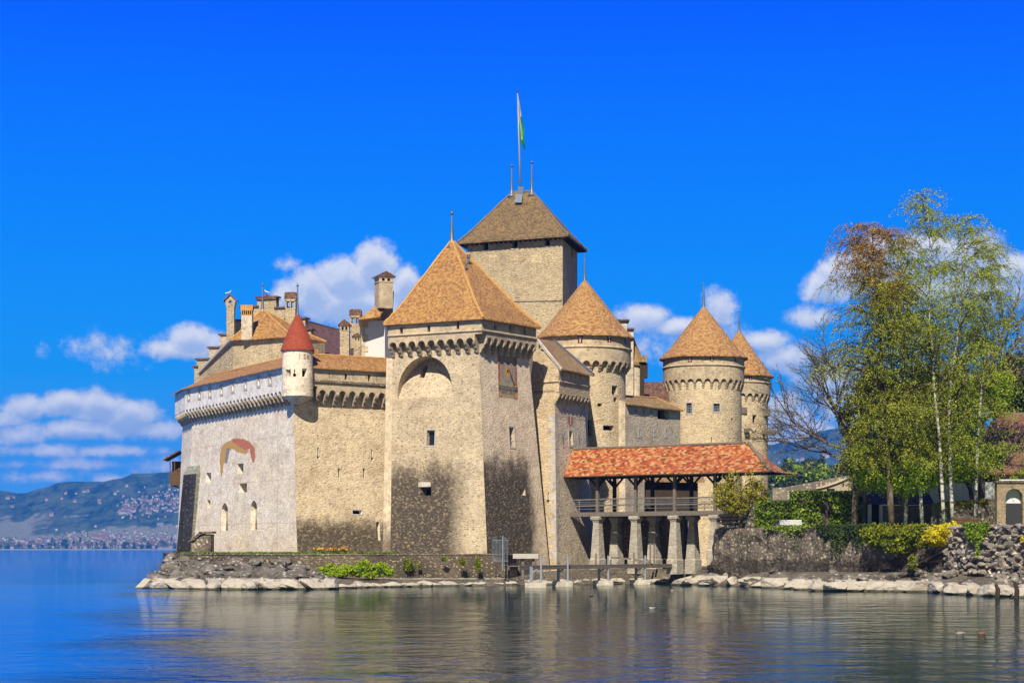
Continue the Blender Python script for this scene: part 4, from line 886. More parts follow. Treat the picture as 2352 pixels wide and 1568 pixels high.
tC, cC, RC0, RC1 = round_tower('round_tower', 'slimmest and farthest round tower with timber beam stubs, at the castle right end', 1697.5, 292, 66, 71.5, 858.5, 759, 876.5, 902, 922, 710, 13,
    [Z5b(1762, 1786, 872, 922), Z5b(1893, 1909, 877, 925)],
    [Z5b(1790, 1824, 1207, 1274)+(dict(depth=.6, splay=.25),), Z5b(1810, 1822, 1330, 1345)+(dict(depth=.4),)])
def beams(parent, lst, mt, name='beam_stub'):
    for (x0, y0, x1, y1, Y, w, dep) in lst:
        mb = MB(); a, b = P(*Z5(x0, y0), Y), P(*Z5(x1, y1), Y); mb.obox(a+Vector((0, -dep/2, -w/2)), b-a, (0, dep, 0), (0, 0, w)); mb.build(name, mt, parent)
YC = 292-RC0-.2
beams(tC, [(1692, 1175, 1742, 1175, YC+.6, .9, 1.2), (1720, 1338, 1760, 1338, YC+.3, .5, 2.0), (1868, 1342, 1972, 1340, YC+2.4, .4, .5), (1872, 1356, 2010, 1355, YC+1.4, .42, .5), (1870, 1190, 1930, 1190, YC+2.4, 1.0, 1.6)], M['wood'])
# ================================================================== CURTAIN WALL between the round towers
cur = thing('curtain_wall', 'short lit curtain wall with mossy roof and dark barred loggia between two round towers', 'castle wall', at(pl(1500, 245), 2))
K0, K1 = pl(1436, 238.5), pl(1563, 250); nk = nrm2(K0, K1); zk0, zk1 = PZ(927, 238.5), PZ(943, 250); zkk = (zk0+zk1)/2
kb = [K0, K1, K1-nk*3.2, K0-nk*3.2]; ck = MB(); fk = face3(at(K0, 5), at(K1, 5), at(K1, 15))
for xx, ya, yb in ((838, 1150, 1210), (903, 1155, 1215), (962, 1160, 1215), (869, 1318, 1392), (994, 1330, 1385), (1087, 1320, 1395)):
    x_, y0 = Z5(xx, ya); _, y1 = Z5(xx, yb); opening(fk, x_-1.1, x_+1.1, y0+4, y1-4, ck, cur, depth=.4, frame=.28, name='loophole')
x0, y0 = Z5(1014, 1168); x1, y1 = Z5(1104, 1246)
opening(fk, x0, x1, y0, y1, ck, cur, depth=1.2, name='loggia', grid=(8, 3), fmat=M['darkwood'])
slit(fk, Z5(1139, 0)[0], Z5(0, 1345)[1], Z5(0, 1370)[1], ck, cur, .2)
MB().loft([ring(kb, 0), [at(K0, zk0+.2), at(K1, zk1+.2), at(kb[2], zk1+1.2), at(kb[3], zk0+1.2)]]).build('wall', M['grey_wall'], cur, cutters=ck)
ka, kbp = K0+nk*.45, K1+nk*.45; A_, B_ = at(ka, zk0), at(kbp, zk1); C_, D_ = at(K1-nk*2.2-(K1-K0).normalized()*2.2, zk1+1.55), at(K0-nk*2.2, zk0+1.15)
km = MB(); km.loft([[q-Vector((0, 0, .14)) for q in (A_, B_, C_, D_)], [A_, B_, C_, D_]]); km.build('roof', M['moss_tile'], cur)
rt = MB(); rt.tube([D_, C_, B_+Vector((0, 0, .02))], .13, 6); rt.build('ridge_tiles', M['ridge'], cur, uv=False)
# ================================================================== KEEP
keep = thing('keep', 'square rough-stone keep rising highest, under a weathered brown hipped roof with flagstaff', 'keep', at(pl(1292, 256), 2))
E1, E0, E2 = pl(1292.4, 258), pl(1073.5, 263.5), pl(1326, 269.5); nkl, nkr = nrm2(E0, E1), nrm2(E1, E2); E3 = E0+E2-E1
zke = PZ(537, 257); ckp = MB(); fkl = face3(at(E0, 20), at(E1, 20), at(E1, 30)); fkr = face3(at(E1, 20), at(E2, 20), at(E2, 30))
for xa, xb, ya, yb in ((1150, 1185, 110, 175), (1396, 1430, 98, 160), (1668, 1703, 80, 140)):
    (x0, y0), (x1, y1) = Z3(xa, ya), Z3(xb, yb); opening(fkl, x0-1, x1+1, y0, y1+1, ckp, keep, depth=.8, splay=.1)
x0, y0 = Z3(1888, 150); x1, y1 = Z3(1902, 235); opening(fkr, x0, x1, y0, y1, ckp, keep, depth=.6)
MB().loft([ring([E0, E1, E2, E3], 0), ring([E0, E1, E2, E3], zke+.3)]).build('wall', M['keep'], keep, cutters=ckp)
for x_, yb_ in ((1115, 576.5), (1182, 572.5), (1257, 567)):
    sl_ = MB(); p_ = hit(fkl, x_, yb_); tt = (E1-E0).normalized(); sl_.loft([[p_+tt*(-.55)+nkl*-.05, p_+tt*.55+nkl*-.05, p_+tt*.55+nkl*.06, p_+tt*-.55+nkl*.06], [q+Vector((0, 0, .12)) for q in (p_+tt*(-.55)+nkl*-.05, p_+tt*.55+nkl*-.05, p_+tt*.55+nkl*.03, p_+tt*-.55+nkl*.03)]]); sl_.build('sill', M['quoin'], keep)
stg = MB(); p_, q_ = hit(fkl, 1150, 692.5), hit(fkl, 1291, 690.5); stg.obox(p_-nkl*.1, q_-p_, nkl*.22, (0, 0, .22)); stg.build('string_course', M['keep'], keep)
for xa, xb, ya, yb in ((1195, 1280, 215, 270), (1370, 1440, 215, 265), (1550, 1640, 215, 285)):      # blocked square openings
    (x0, y0), (x1, y1) = Z3(xa, ya), Z3(xb, yb); pc = MB(); pc.face([hit(fkl, *q)+nkl*.015 for q in ((x0, y0), (x1, y0), (x1, y1), (x0, y1))])
    pc.build('blocked_opening', M['gate'], keep, recalc=False, uv=False)
OV = 1.0; ek = [E0+nkl*OV-(E1-E0).normalized()*OV, meet(E1, nkl, E1, nkr, OV, OV), E2+nkr*OV-nkl*OV, E3-nkl*OV-nkr*OV]
rY = 265; ra_, rb_2 = Vector((PX(1175.5, rY), rY+.3, 0)), Vector((PX(1221.5, rY), rY-.7, 0)); zrd = PZ(441, rY)
zee = PZ(537, 256.9)-.15
kroof = hiproof(ek, [ra_, rb_2, rb_2, ra_], zee, zrd, keep, 'keep_tile', ridge='ridge_grey', flare=.12, rr=.12, th=.25)
MB().tube([at(ra_, zrd), at(rb_2, zrd)], .14, 6).build('ridge_tiles', M['ridge_grey'], kroof, uv=False)
sof = MB(); 
for pa, pb2, nn in ((ek[0], ek[1], nkl), (ek[1], ek[2], nkr)):
    L_ = (pb2-pa).length; dd_ = (pb2-pa)/L_
    for i in range(int(L_/.7)): sof.obox(at(pa+dd_*(.3+i*.7), zee-.42)-nn*1.1, dd_*.16, nn*1.0, (0, 0, .17))
sof.build('rafter_ends', M['darkwood'], kroof)
spire(Vector((ra_.x, ra_.y, 0)), zrd-.2, PZ(373.5, rY), kroof, .33, .24, cup=True); spire(Vector((rb_2.x, rb_2.y, 0)), zrd-.2, PZ(368.5, rY), kroof, .33, .24, cup=True)
fkrf = face3(at(ek[0], zee), at(ek[1], zee), at(rb_2, zrd)); sk = MB()
a_, b_, c_, d_ = [hit(fkrf, *q)+fkrf[1]*.25 for q in ((1184, 470), (1200, 470), (1202.5, 451), (1187, 451))]
sk.loft([[a_, b_, c_, d_], [q+fkrf[1]*.14 for q in (a_, b_, c_, d_)]]); sk.build('roof_hatch', M['bluesteel'], kroof)
st_ = MB(); hp = hit(fkrf, 1196, 445); st_.box((hp.x, hp.y, hp.z+.4), (.7, .7, 1.0)); st_.build('staff_socket', M['lead'], kroof)
# flag staff and flag
fpY = 264.6; fl = thing('flagpole', 'tall pale flagpole on the keep roof with a limp green and white flag', 'flagpole', P(1195.5, 441, fpY))
pb0, pt0 = P(1196, 442, fpY), P(1188.6, 214, fpY)
MB().tube([pb0-Vector((0, 0, .3)), pb0.lerp(pt0, .5), pt0], [.16, .12, .07], 10).build('pole', M['steel'], fl, uv=False, smooth=True)
MB().lathe(pt0, [(.02, pt0.z), (.13, pt0.z+.1), (.13, pt0.z+.2), (.02, pt0.z+.32)], 10).build('finial', M['iron'], fl, uv=False)
ZF = lambda x, y: (1029+.25*x, 196+.25*y)
fm = MB(); green, wht, gold = plain('flag_green', (.01, .36, .06), .7, var=.08), plain('flag_white', (.8, .8, .8), .7, var=.03), plain('flag_gold', (.55, .36, .08), .7, var=.1)
rows = [(92, 642, 644), (130, 642, 651), (180, 643.5, 660), (230, 645, 667), (290, 647, 677), (350, 648, 689), (400, 650, 699), (435, 652, 703), (470, 656, 697), (500, 660, 700), (530, 672, 704), (560, 688, 707), (588, 702, 711)]
NC = 10
def fpt(i, k):
    y, a, b = rows[i]; t = k/NC; x = a+(b-a)*t; z = math.sin(t*9+i*.35)*.22*min(1, i/3)
    return P(*ZF(x, y), fpY-.15+z)
for i in range(len(rows)-1):
    for k in range(NC):
        t = (k+.5)/NC; mi = 1 if i < 4 else (1 if .28 < t+(i-4)*.0-.02 < .62 and i < 9 else 0)
        if 2 <= i < 4 and .25 < t < .75 and k % 2 == i % 2: mi = 2
        fm.face([fpt(i, k), fpt(i, k+1), fpt(i+1, k+1), fpt(i+1, k)], mi)
fm.build('flag', [green, wht, gold], fl, recalc=False, uv=False, smooth=True)
# ================================================================== BUILDINGS BEHIND THE LEFT WING
Z1 = lambda x, y: (343+.25*x, 588+.25*y)
hiph = thing('hip_roof_house', 'masonry house block with small orange pyramid roof rising behind the wing gallery', 'building', at(pl(600, 238), 20))
h1, h2 = pl(532, 238), pl(672, 234); nh_ = nrm2(h1, h2); zhe = PZ(780, 238)
MB().loft([ring([h1+nh_*-.3, h2+nh_*-.3, h2-nh_*7, h1-nh_*7], 20), ring([h1+nh_*-.3, h2+nh_*-.3, h2-nh_*7, h1-nh_*7], zhe)]).build('wall', M['keep'], hiph)
hl = pl(458, 247); sw_ = MB()        # sloping shoulder wall on its left
sw_.loft([[at(hl, 20), at(h1-nh_*.3, 20), at(h1-nh_*.3, zhe-.1), at(hl, PZ(858, 247))], [at(hl-nh_*3, 20), at(h1-nh_*3.3, 20), at(h1-nh_*3.3, zhe-.1), at(hl-nh_*3, PZ(858, 247))]]); sw_.build('shoulder_wall', M['keep'], hiph)
MB().beam(at(hl, PZ(857, 247)), at(h1, zhe+.05), .5, .3).build('coping', M['frame'], hiph)
hc = pl(603, 241); he = [h1+nh_*.3, h2+nh_*.3+(h2-h1).normalized()*.3, h2-nh_*7.3, h1-nh_*7.3]
hroof = hiproof(he, [hc]*4, zhe, PZ(710.5, 241), hiph, 'orange_tile', rr=.12)
spire(hc, PZ(710.5, 241)-.3, PZ(648, 241), hroof, .3, .14)
chimney(hiph, 553, 580, 700.5, 780, 236.4, 1.2, M['grey_wall'], M['ridge'], 'colonnade')
sg = thing('stepped_gable_house', 'large house with tall stepped stone gable and long dark brown tiled roof behind the wing', 'building', at(pl(612, 250), 20))
gY = 250; gA = pl(612, gY); dg_ = Vector((.955, -.297, 0)); ng_ = Vector((-.297, -.955, 0)); 
def gx(x): # plan point on gable plane seen in column x
    return hit((gA, ng_), x, HY)
steps = [(446, 476, 843), (452, 484, 826), (480, 512, 799), (506, 524, 769.7), (524, 553, 737.5), (553, 591, 706), (591, 634, 684), (634, 657.7, 708), (657.7, 701, 733), (701, 714, 758), (714, 729, 787), (729, 745, 812)]
gmb = MB(); cop = MB()
xs = [446, 452, 480, 506, 524, 553, 591, 634, 657.7, 701, 714, 729, 745]; tops = [843, 826, 799, 769.7, 737.5, 706, 684, 708, 733, 758, 787, 812]
for i in range(len(tops)):
    a_, b_ = at(gx(xs[i]), 0), at(gx(xs[i+1]), 0); zt_ = EYE-(tops[i]-HY)/FL*(a_.y+b_.y)/2
    gmb.obox(at(a_, 20), b_-a_, -ng_*.9, (0, 0, zt_-20))
    cop.obox(at(a_, zt_)-dg_*.22+ng_*.2, (b_-a_)+dg_*.44, -ng_*1.3, (0, 0, .2))
gmb.build('stepped_gable', M['keep'], sg); 
a_, b_, pk_ = gx(590), gx(635), gx(612); zt_ = EYE-(688-HY)/FL*gY; zp_ = EYE-(676-HY)/FL*gY
cop.loft([[at(a_, zt_)-dg_*.2+ng_*.2, at(pk_, zp_)+ng_*.2, at(b_, zt_)+dg_*.2+ng_*.2], [at(a_, zt_)-dg_*.2-ng_*1.1, at(pk_, zp_)-ng_*1.1, at(b_, zt_)+dg_*.2-ng_*1.1]])
cop.build('gable_coping', M['dark_tile'], sg, uv=True)
rd = -ng_; zrg = EYE-(712-HY)/FL*gY; zeg = EYE-(850-HY)/FL*gY
rA = at(gA, zrg)+rd*.5; rB = rA+rd*24; eL = at(gx(452), zeg)+rd*.5; eR = at(gx(772), zeg)+rd*.5
rf = MB(); rf.face([eL, eL+rd*24, rB, rA]); rf.face([eR, rA, rB, eR+rd*24]); rf.face([eR+rd*24, rB, eL+rd*24]); rf.build('roof', M['dark_tile'], sg)
MB().tube([rA, rB], .16, 6).build('ridge_tiles', M['ridge_grey'], sg, uv=False)
MB().loft([[at(eL, 18), at(eR, 18), at(eR+rd*23.5, 18), at(eL+rd*23.5, 18)], [at(eL+dg_*.4, zeg-.1), at(eR-dg_*.4, zeg-.1), at(eR+rd*23.5-dg_*.4, zeg-.1), at(eL+rd*23.5+dg_*.4, zeg-.1)]]).build('wall', M['keep'], sg)
chimney(sg, 517, 541, 675, 780, 248.5, 1.1, M['keep'], M['dark_tile'], 'quatrefoil')
chimney(sg, 654, 680, 668, 770, 248, 1.3, M['keep'], M['dark_tile'], 'arches')
chimney(sg, 779, 803.5, 735, 825, 238, 1.3, M['keep'], M['dark_tile'], 'gable')
chimney(sg, 803, 829, 708, 800, 246, 1.4, M['keep'], M['dark_tile'], 'arches')
chimney(sg, 811, 830, 767, 825, 237, 1.2, M['keep'], M['dark_tile'], 'gable')
# ================================================================== INNER BUILDINGS between the round towers
inn = thing('inner_lodging', 'grey rendered inner building with stepped top and mossy half-cone roof behind the big round tower', 'building', at(pl(1465, 255), 10))
yI = 256
lo = MB(); lo.obox((PX(1400, yI), yI, 5), (PX(1455, yI)-PX(1400, yI), 0, 0), (0, 7, 0), (0, 0, PZ(757, yI)-5)); lo.build('tall_wall', M['grey_wall'], inn)
ls = MB()
for (x0, x1, yt) in ((1418, 1440, 737), (1440, 1452, 757)):
    ls.obox((PX(x0, yI)-.01, yI+.05, PZ(yt+22, yI)), (PX(x1, yI)-PX(x0, yI), 0, 0), (0, 3, 0), (0, 0, PZ(yt, yI)-PZ(yt+22, yI)))
lso = ls.build('step_wall', M['grey_wall'], inn)
lc = MB()
for (x0, x1, yt) in ((1417, 1446, 737), (1440, 1457, 757)): lc.obox((PX(x0, yI), yI-.3, PZ(yt, yI)), (PX(x1, yI)-PX(x0, yI), 0, 0), (0, 3.5, 0), (0, 0, .2))
lc.build('slab_coping', M['dark_tile'], inn)
rc = pl(1447, 258.5); rI = PX(1478, 258)-PX(1447, 258)
MB().lathe(rc, [(rI, 5), (rI, PZ(838, 257))], 32).build('round_wall', M['grey_wall'], inn, uv=False)
MB().lathe(rc, [(rI+.25, PZ(839, 257)), (rI+.25, PZ(836, 257)), (.4, PZ(770, 258)), (.05, PZ(768, 258))], 32, uvr=1.0).build('cone_roof', M['moss_tile'], inn)
tb = MB(); tb.obox((PX(1471, yI), yI+1, PZ(915, yI)), (PX(1481, yI)-PX(1471, yI), 0, 0), (0, 2, 0), (0, 0, PZ(816, yI)-PZ(915, yI))); tb.obox((PX(1481, yI), yI+1, PZ(865, yI)), (PX(1489, yI)-PX(1481, yI), 0, 0), (0, 1.5, 0), (0, 0, PZ(832, yI)-PZ(865, yI))); tb.build('timber_oriel', M['darkwood'], inn)
tr2 = MB(); tr2.obox((PX(1468, yI), yI+.6, PZ(830, yI)), (PX(1486, yI)-PX(1468, yI), 0, 0), (0, 3, 0), (0, 0, PZ(815, yI)-PZ(830, yI))); tr2.build('oriel_roof', M['moss_tile'], inn)
dk = thing('dark_roof_house', 'low inner house showing only its dark brown tiled roof between two round towers', 'building', at(pl(1505, 262), 10))
dr = MB(); yD = 261; e0, e1_ = Vector((PX(1470, yD), yD, PZ(935, yD))), Vector((PX(1540, yD), yD, PZ(935, yD))); rp = Vector((0, 6, PZ(868, yD)-PZ(935, yD)))
dr.face([e0, e1_, e1_+rp, e0+rp]); dr.face([e0+Vector((0, 12, 0)), e0+rp, e1_+rp, e1_+Vector((0, 12, 0))]); dr.build('roof', M['dark_tile'], dk)
MB().obox(e0+Vector((.3, .4, -14)), (e1_-e0).x*Vector((1, 0, 0))-Vector((.6, 0, 0)), (0, 11, 0), (0, 0, 13.8)).build('wall', M['grey_wall'], dk)
# seagulls
def gull(x, y, Y, lab, rot=0):
    c = P(x, y, Y); mb = MB(); ca, sa = math.cos(rot), math.sin(rot); f = Vector((ca, sa, 0))
    def ringp(o, r, rz): 
        s_ = Vector((-sa, ca, 0)); return [o+s_*math.cos(2*math.pi*k/8)*r+Vector((0, 0, math.sin(2*math.pi*k/8)*rz)) for k in range(8)]
    base = c+Vector((0, 0, .14))
    g_ = MB(); g_.loft([ringp(base+f*a+Vector((0, 0, z)), r, rz) for a, z, r, rz in ((-.42, .02, .01, .01), (-.25, .06, .06, .04), (-.05, .1, .12, .11), (.12, .16, .11, .12), (.19, .26, .07, .07), (.21, .34, .07, .07), (.26, .39, .05, .05), (.31, .37, .02, .02), (.37, .345, .008, .008))])
    t = thing('seagull', lab, 'seagull', c); g_.build('body', M['white'], t, uv=False, smooth=True)
    for s_ in (-1, 1):
        o_ = Vector((-sa, ca, 0))*s_; w_ = MB(); w_.loft([[base+f*a+o_*(r+.015)+Vector((0, 0, z+d)) for d in (-.05, .05)]+[base+f*a+o_*(r-.02)+Vector((0, 0, z+d)) for d in (.05, -.05)] for a, z, r in ((-.45, .05, .03), (-.2, .1, .11), (.08, .17, .11))]); w_.build('wing', M['conc'], t, uv=False)
        l_ = MB(); l_.tube([c+o_*.05, base+o_*.05+Vector((0, 0, .06))], .012, 4); l_.build('leg', M['ridge'], t, uv=False)
    return t
gull(525.7, 677, 249, 'white seagull perched on the pierced chimney at far left of the roofs', .3)
gull(612, 675, 250, 'white seagull perched on the peak of the stepped gable', 2.6)
# ================================================================== COVERED FOOTBRIDGE
br = thing('covered_footbridge', 'covered timber footbridge with patchwork red and cream tiled roof on tapering stone piers', 'bridge', at(pl(1460, 214), 1.6))
b0 = pl(1373, 218); b4 = pl(1643, 209); bd = (b4-b0).normalized(); bq = Vector((-bd.y, bd.x, 0)); SPN = (b4-b0).length/3
def BP(s, q, z): p = b0+bd*s+bq*q; return Vector((p.x, p.y, z))
ZD = 7.6
def pier_mesh(s, q, z0, name='pier'):
    pm = MB(); c = b0+bd*s+bq*q
    def sq(h, z): h *= .8; return [at(c+bd*a*h+bq*b*h, z) for a, b in ((-1, -1), (1, -1), (1, 1), (-1, 1))]
    pm.loft([sq(.82, z0), sq(.82, z0+1.5), sq(.72, z0+1.62), sq(.46, 6.35), sq(.46, 6.62)])
    pm.loft([sq(.50, 6.6), sq(.56, 6.72), sq(.72, 6.9), sq(.74, 7.15), sq(.66, 7.22)])
    return pm.build(name, M['pier'], br)
for i in range(4): pier_mesh(i*SPN, 0, 1.0 if i < 3 else 2.0)
for i in range(4): pier_mesh(i*SPN+.4, 3.0, 1.0)
for i in range(2): pier_mesh(i*SPN*1.4+5.5, 6.5, 1.0)
dkb = MB()
for q in (-.15, 3.0): dkb.beam(BP(-3.6, q, 7.4), BP(20.5, q, 7.4), .32, .36)
for q in (-.2, .75, 1.5, 2.25, 3.0, 3.75, 4.5): dkb.obox(BP(-3.4, q, ZD), bd*23.6, bq*.72, (0, 0, .1))  # planks past the far beam are added out of view to shade below
dkb.obox(BP(-3.2, -.32, ZD-.26), bd*23.4, bq*.09, (0, 0, .3))
for i in range(24): dkb.beam(BP(-3+i, -.1, 7.3), BP(-3+i, 3.1, 7.3), .16, .2)
dkb.build('deck', M['wood'], br)
for i in range(4):
    for q in (0, 3.0):
        pb = MB(); s_ = i*SPN+(0 if q == 0 else .2); pb.obox(BP(s_-.17, q-.16, 7.2), bd*.32, bq*.32, (0, 0, 11.75-7.2)); pb.build('post', M['wood'] if q == 0 else M['darkwood'], br)
        for sg_ in (-1, 1):
            bb = MB(); bb.beam(BP(s_, q, 10.4), BP(s_+sg_*1.15, q, 11.5), .18, .18); bb.build('brace', M['darkwood'], br)
        bb = MB(); bb.beam(BP(s_, q, 10.5), BP(s_, q+(1.1 if q == 0 else -1.1), 11.5), .16, .16); bb.build('brace', M['darkwood'], br)
for z in (9.1, 8.42):
    rb = MB()
    for i in range(-1, 4):
        a, b = (-3.2 if i < 0 else i*SPN+.17), min((i+1)*SPN-.17, 20.3); rb.beam(BP(a, .02, z+.04*math.sin(i*2.1)), BP(b, .02, z+.05*math.sin(i+1)), .14, .15)
    rb.build('handrail', M['wood'], br)
for z in (8.05, 8.62, 8.8, 8.95):
    rb = MB(); rb.tube([BP(-3.2, .05, z), BP(20, .05, z)], .018, 4); rb.build('rail_wire', M['steel'], br, uv=False)
for i in range(3):
    pb = MB(); pb.beam(BP((i-.5)*SPN, .03, ZD), BP((i-.5)*SPN, .03, 9.1), .12, .12); pb.build('rail_post', M['wood'], br)
srl = MB()          # white steel panel railing along the far side
for i in range(12):
    s_ = 4.2+i*1.1; srl.tube([BP(s_, 2.9, ZD), BP(s_, 2.9, 8.75)], .035, 4)
    if i < 11:
        srl.tube([BP(s_+.15, 2.9, 8.12), BP(s_+.95, 2.9, 8.65)], .02, 4); srl.tube([BP(s_+.15, 2.9, 8.65), BP(s_+.95, 2.9, 8.12)], .02, 4)
for z in (8.08, 8.72): srl.tube([BP(4.2, 2.9, z), BP(16.3, 2.9, z)], .04, 4)
srl.build('steel_railing', M['white'], br, uv=False)
EO, RG, BO = -1.5, 1.3, 4.0; ze_, zr2 = 11.6, 14.75
def prof_pts(sL, sR, sRidge):
    return [(EO, ze_, sL[0], sR[0]), (EO+1.0, ze_+.95, sL[1], sR[1]), (RG, zr2, sL[2], sR[2])]
fr = prof_pts((-3.75, -4.1, -4.7), (22.5, 21.0, 18.2), 0); bk = [(BO, ze_, -6.0, 21.3), (BO-1.0, ze_+.95, -5.6, 20.2), (RG, zr2, -4.7, 18.2)]
rm = MB()
for rows_ in (fr, bk):
    for (q0_, z0_, l0, r0), (q1_, z1_, l1, r1) in zip(rows_, rows_[1:]): rm.face([BP(l0, q0_, z0_), BP(r0, q0_, z0_), BP(r1, q1_, z1_), BP(l1, q1_, z1_)])
rm.face([BP(22.5, EO, ze_), BP(21.3, BO, ze_), BP(20.2, BO-1, ze_+.95), BP(21.0, EO+1, ze_+.95)]); rm.face([BP(21.0, EO+1, ze_+.95), BP(20.2, BO-1, ze_+.95), BP(18.2, RG, zr2)])
rm.face([BP(-3.75, EO, ze_-.02), BP(22.5, EO, ze_-.02), BP(21.3, BO, ze_-.02), BP(-6, BO, ze_-.02)], 1)
for a, b in ((BP(-3.75, EO, ze_), BP(22.5, EO, ze_)), (BP(22.5, EO, ze_), BP(21.3, BO, ze_))): rm.face([a, b, b-Vector((0, 0, .12)), a-Vector((0, 0, .12))], 1)
bro = rm.build('roof', [M['mix_tile'], M['darkwood']], br, recalc=False)
rt_ = MB(); rt_.tube([BP(-4.7+i*.55, RG, zr2+.03) for i in range(42)], [.15 if i % 2 else .12 for i in range(42)], 6); rt_.build('ridge_tiles', M['ridge_grey'], bro, uv=False)
for q0_, s0_, z0_, s1_, z1_ in ((EO, 22.5, ze_, 21.0, ze_+.95),): rt_ = MB(); rt_.tube([BP(22.5, EO, ze_+.03), BP(21.0, EO+1, ze_+.98), BP(18.2, RG, zr2+.03)], .17, 6); rt_.build('ridge_tiles', M['ridge_grey'], bro, uv=False)
rt_ = MB(); rt_.tube([BP(-3.75, EO, ze_), BP(-4.1, EO+1, ze_+.98), BP(-4.7, RG, zr2+.05)], .16, 6); rt_.build('lead_flashing', M['lead'], bro, uv=False)
wp = MB(); 
for q in (0, 3.0): wp.beam(BP(-4, q, 11.55), BP(20.8, q, 11.55), .26, .26)
for i in range(26): wp.beam(BP(-3.4+i, EO+.12, 11.5), BP(-3.4+i, BO-.1, 11.5), .1, .14)
wp.build('roof_timbers', M['darkwood'], br)
mw0 = thing('shade_backing_wall', 'added dark backing wall that deepens the shade under the covered footbridge', 'wall', BP(2, 5.2, 1))  # dark stone backing added to make the space below the deck darker
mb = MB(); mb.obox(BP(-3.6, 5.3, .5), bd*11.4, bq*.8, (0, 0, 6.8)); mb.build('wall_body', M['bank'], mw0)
# timber gate shelter at the far end of the bridge
gs = thing('timber_shelter', 'dark timber gate shelter with tiled lean-to roof half hidden behind the footbridge posts', 'shelter', BP(12, 8, 7))
sb = MB(); yS = 223; xs_ = [PX(1483, yS), PX(1603, yS)]
sb.obox((xs_[0], yS, 7.0), (xs_[1]-xs_[0], 0, 0), (0, 2.0, 0), (0, 0, 4.5)); sb.build('timber_wall', M['darkwood'], gs)
sb = MB(); a_ = Vector((xs_[0]-.4, yS-.9, PZ(1106, yS))); sb.obox(a_, (xs_[1]-xs_[0]+1.1, 0, -.15), (0, 3.6, 1.5), (0, 0, .14)); sb.build('roof', M['moss_tile'], gs)
sb = MB(); sb.obox((xs_[0], yS, 1), (xs_[1]-xs_[0], 0, 0), (0, 2, 0), (0, 0, 5.95)); sb.build('stone_base', M['grey_wall'], gs)
# ================================================================== LANDING STAGE
jt = thing('landing_stage', 'low weathered timber landing stage on bleached concrete blocks below the footbridge', 'jetty', at(pl(1340, 200), 0))
jp = [pl(1193, 188.5), pl(1312, 197), pl(1545, 211.5)]; zj = 2.0
jd = MB()
for a, b in zip(jp, jp[1:]):
    d_ = (b-a).normalized(); q_ = Vector((-d_.y, d_.x, 0)); jd.obox(at(a, zj), b-a, q_*1.3, (0, 0, .1)); 
    for o_ in (0, 1.15): jd.obox(at(a+q_*o_, zj-.3), b-a, q_*.15, (0, 0, .28))
jd.build('deck', M['wood'], jt)
for (x, Y) in ((1230, 190), (1292, 196.3), (1385, 202.5), (1470, 207.8)):
    c = pl(x, Y); mb = MB(); mb.obox((c.x-1.0, c.y-.7, -.5), (2.0, 0, 0), (0, 1.5, 0), (0, 0, .98)); mb.build('footing_block', M['block'], jt)
    mb = MB(); mb.obox((c.x-.55, c.y-.1, .4), (.28, 0, 0), (0, .3, 0), (0, 0, 1.6)); mb.beam((c.x-.4, c.y, 1.35), (c.x+.15, c.y, 1.75), .16, .16); mb.build('leg', M['bluesteel'], jt)
    mb = MB(); mb.tube([(c.x+.52, c.y-.25, .3), (c.x+.52, c.y-.25, 3.0)], .10, 8); mb.build('mooring_post', M['steel'], jt, uv=False)
for x, Y, zt_ in ((1331, 198.7, 3.5), (1345, 199.6, 3.3), (1369, 201, 3.35), (1456, 206.3, 3.4), (1494, 211, 4.4), (1503, 212, 4.4)):
    c = pl(x, Y+1.0); mb = MB(); mb.obox((c.x-.09, c.y, zj-.1), (.17, 0, 0), (0, .17, 0), (0, 0, zt_-zj)); mb.build('rail_post', M['wood'], jt)
stw = MB(); ya = 206
for (x0, y0, x1, y1) in ((1403, 1280, 1450, 1283), (1403, 1283, 1403, 1300), (1417, 1290, 1425, 1302), (1455, 1283, 1500, 1297), (1480, 1280, 1502, 1299)): stw.beam(P(x0, y0, ya+2.5), P(x1, y1, ya+2.5), .16, .2)
stw.build('steps_frame', M['wood'], jt)
sl_ = thing('stone_slab', 'pale grey stone slab resting on two short posts beside the start of the landing stage', 'stone slab', at(pl(1207, 197), 1.6))
mb = MB(); ps = 199; mb.obox((PX(1178, ps), ps, PZ(1282, ps)), (PX(1236, ps)-PX(1178, ps), 0, 0), (0, 1.0, 0), (0, 0, .48)); mb.build('slab', M['frame'], sl_)
for x in (1198, 1222): mb = MB(); mb.obox((PX(x, ps), ps+.3, .8), (.25, 0, 0), (0, .25, 0), (0, 0, PZ(1282, ps)-.8)); mb.build('leg', M['wood'], sl_)
ig = thing('iron_gate', 'blue grey barred iron gate standing on the low lake wall by the clock tower', 'gate', at(pl(1148, 201.5), 2))
mb = MB(); yg = 202.0; gx0, gx1 = PX(1131, yg), PX(1166, yg); z0_, z1_ = PZ(1290, yg), PZ(1235, yg)
for i in range(12): mb.tube([(gx0+(gx1-gx0)*i/11, yg, z0_), (gx0+(gx1-gx0)*i/11, yg, z1_+.15*math.sin(i*.29*math.pi))], .022, 4)
for z in (z0_+.1, z1_-.25): mb.tube([(gx0, yg, z), (gx1, yg, z)], .035, 4)
mb.build('bars', M['bluesteel'], ig, uv=False)
mb = MB(); mb.tube([(PX(1155, yg), yg-.05, z0_-.9), (PX(1155, yg), yg-.05, z1_+.2)], .09, 8); mb.build('gate_post', M['bluesteel'], ig, uv=False)
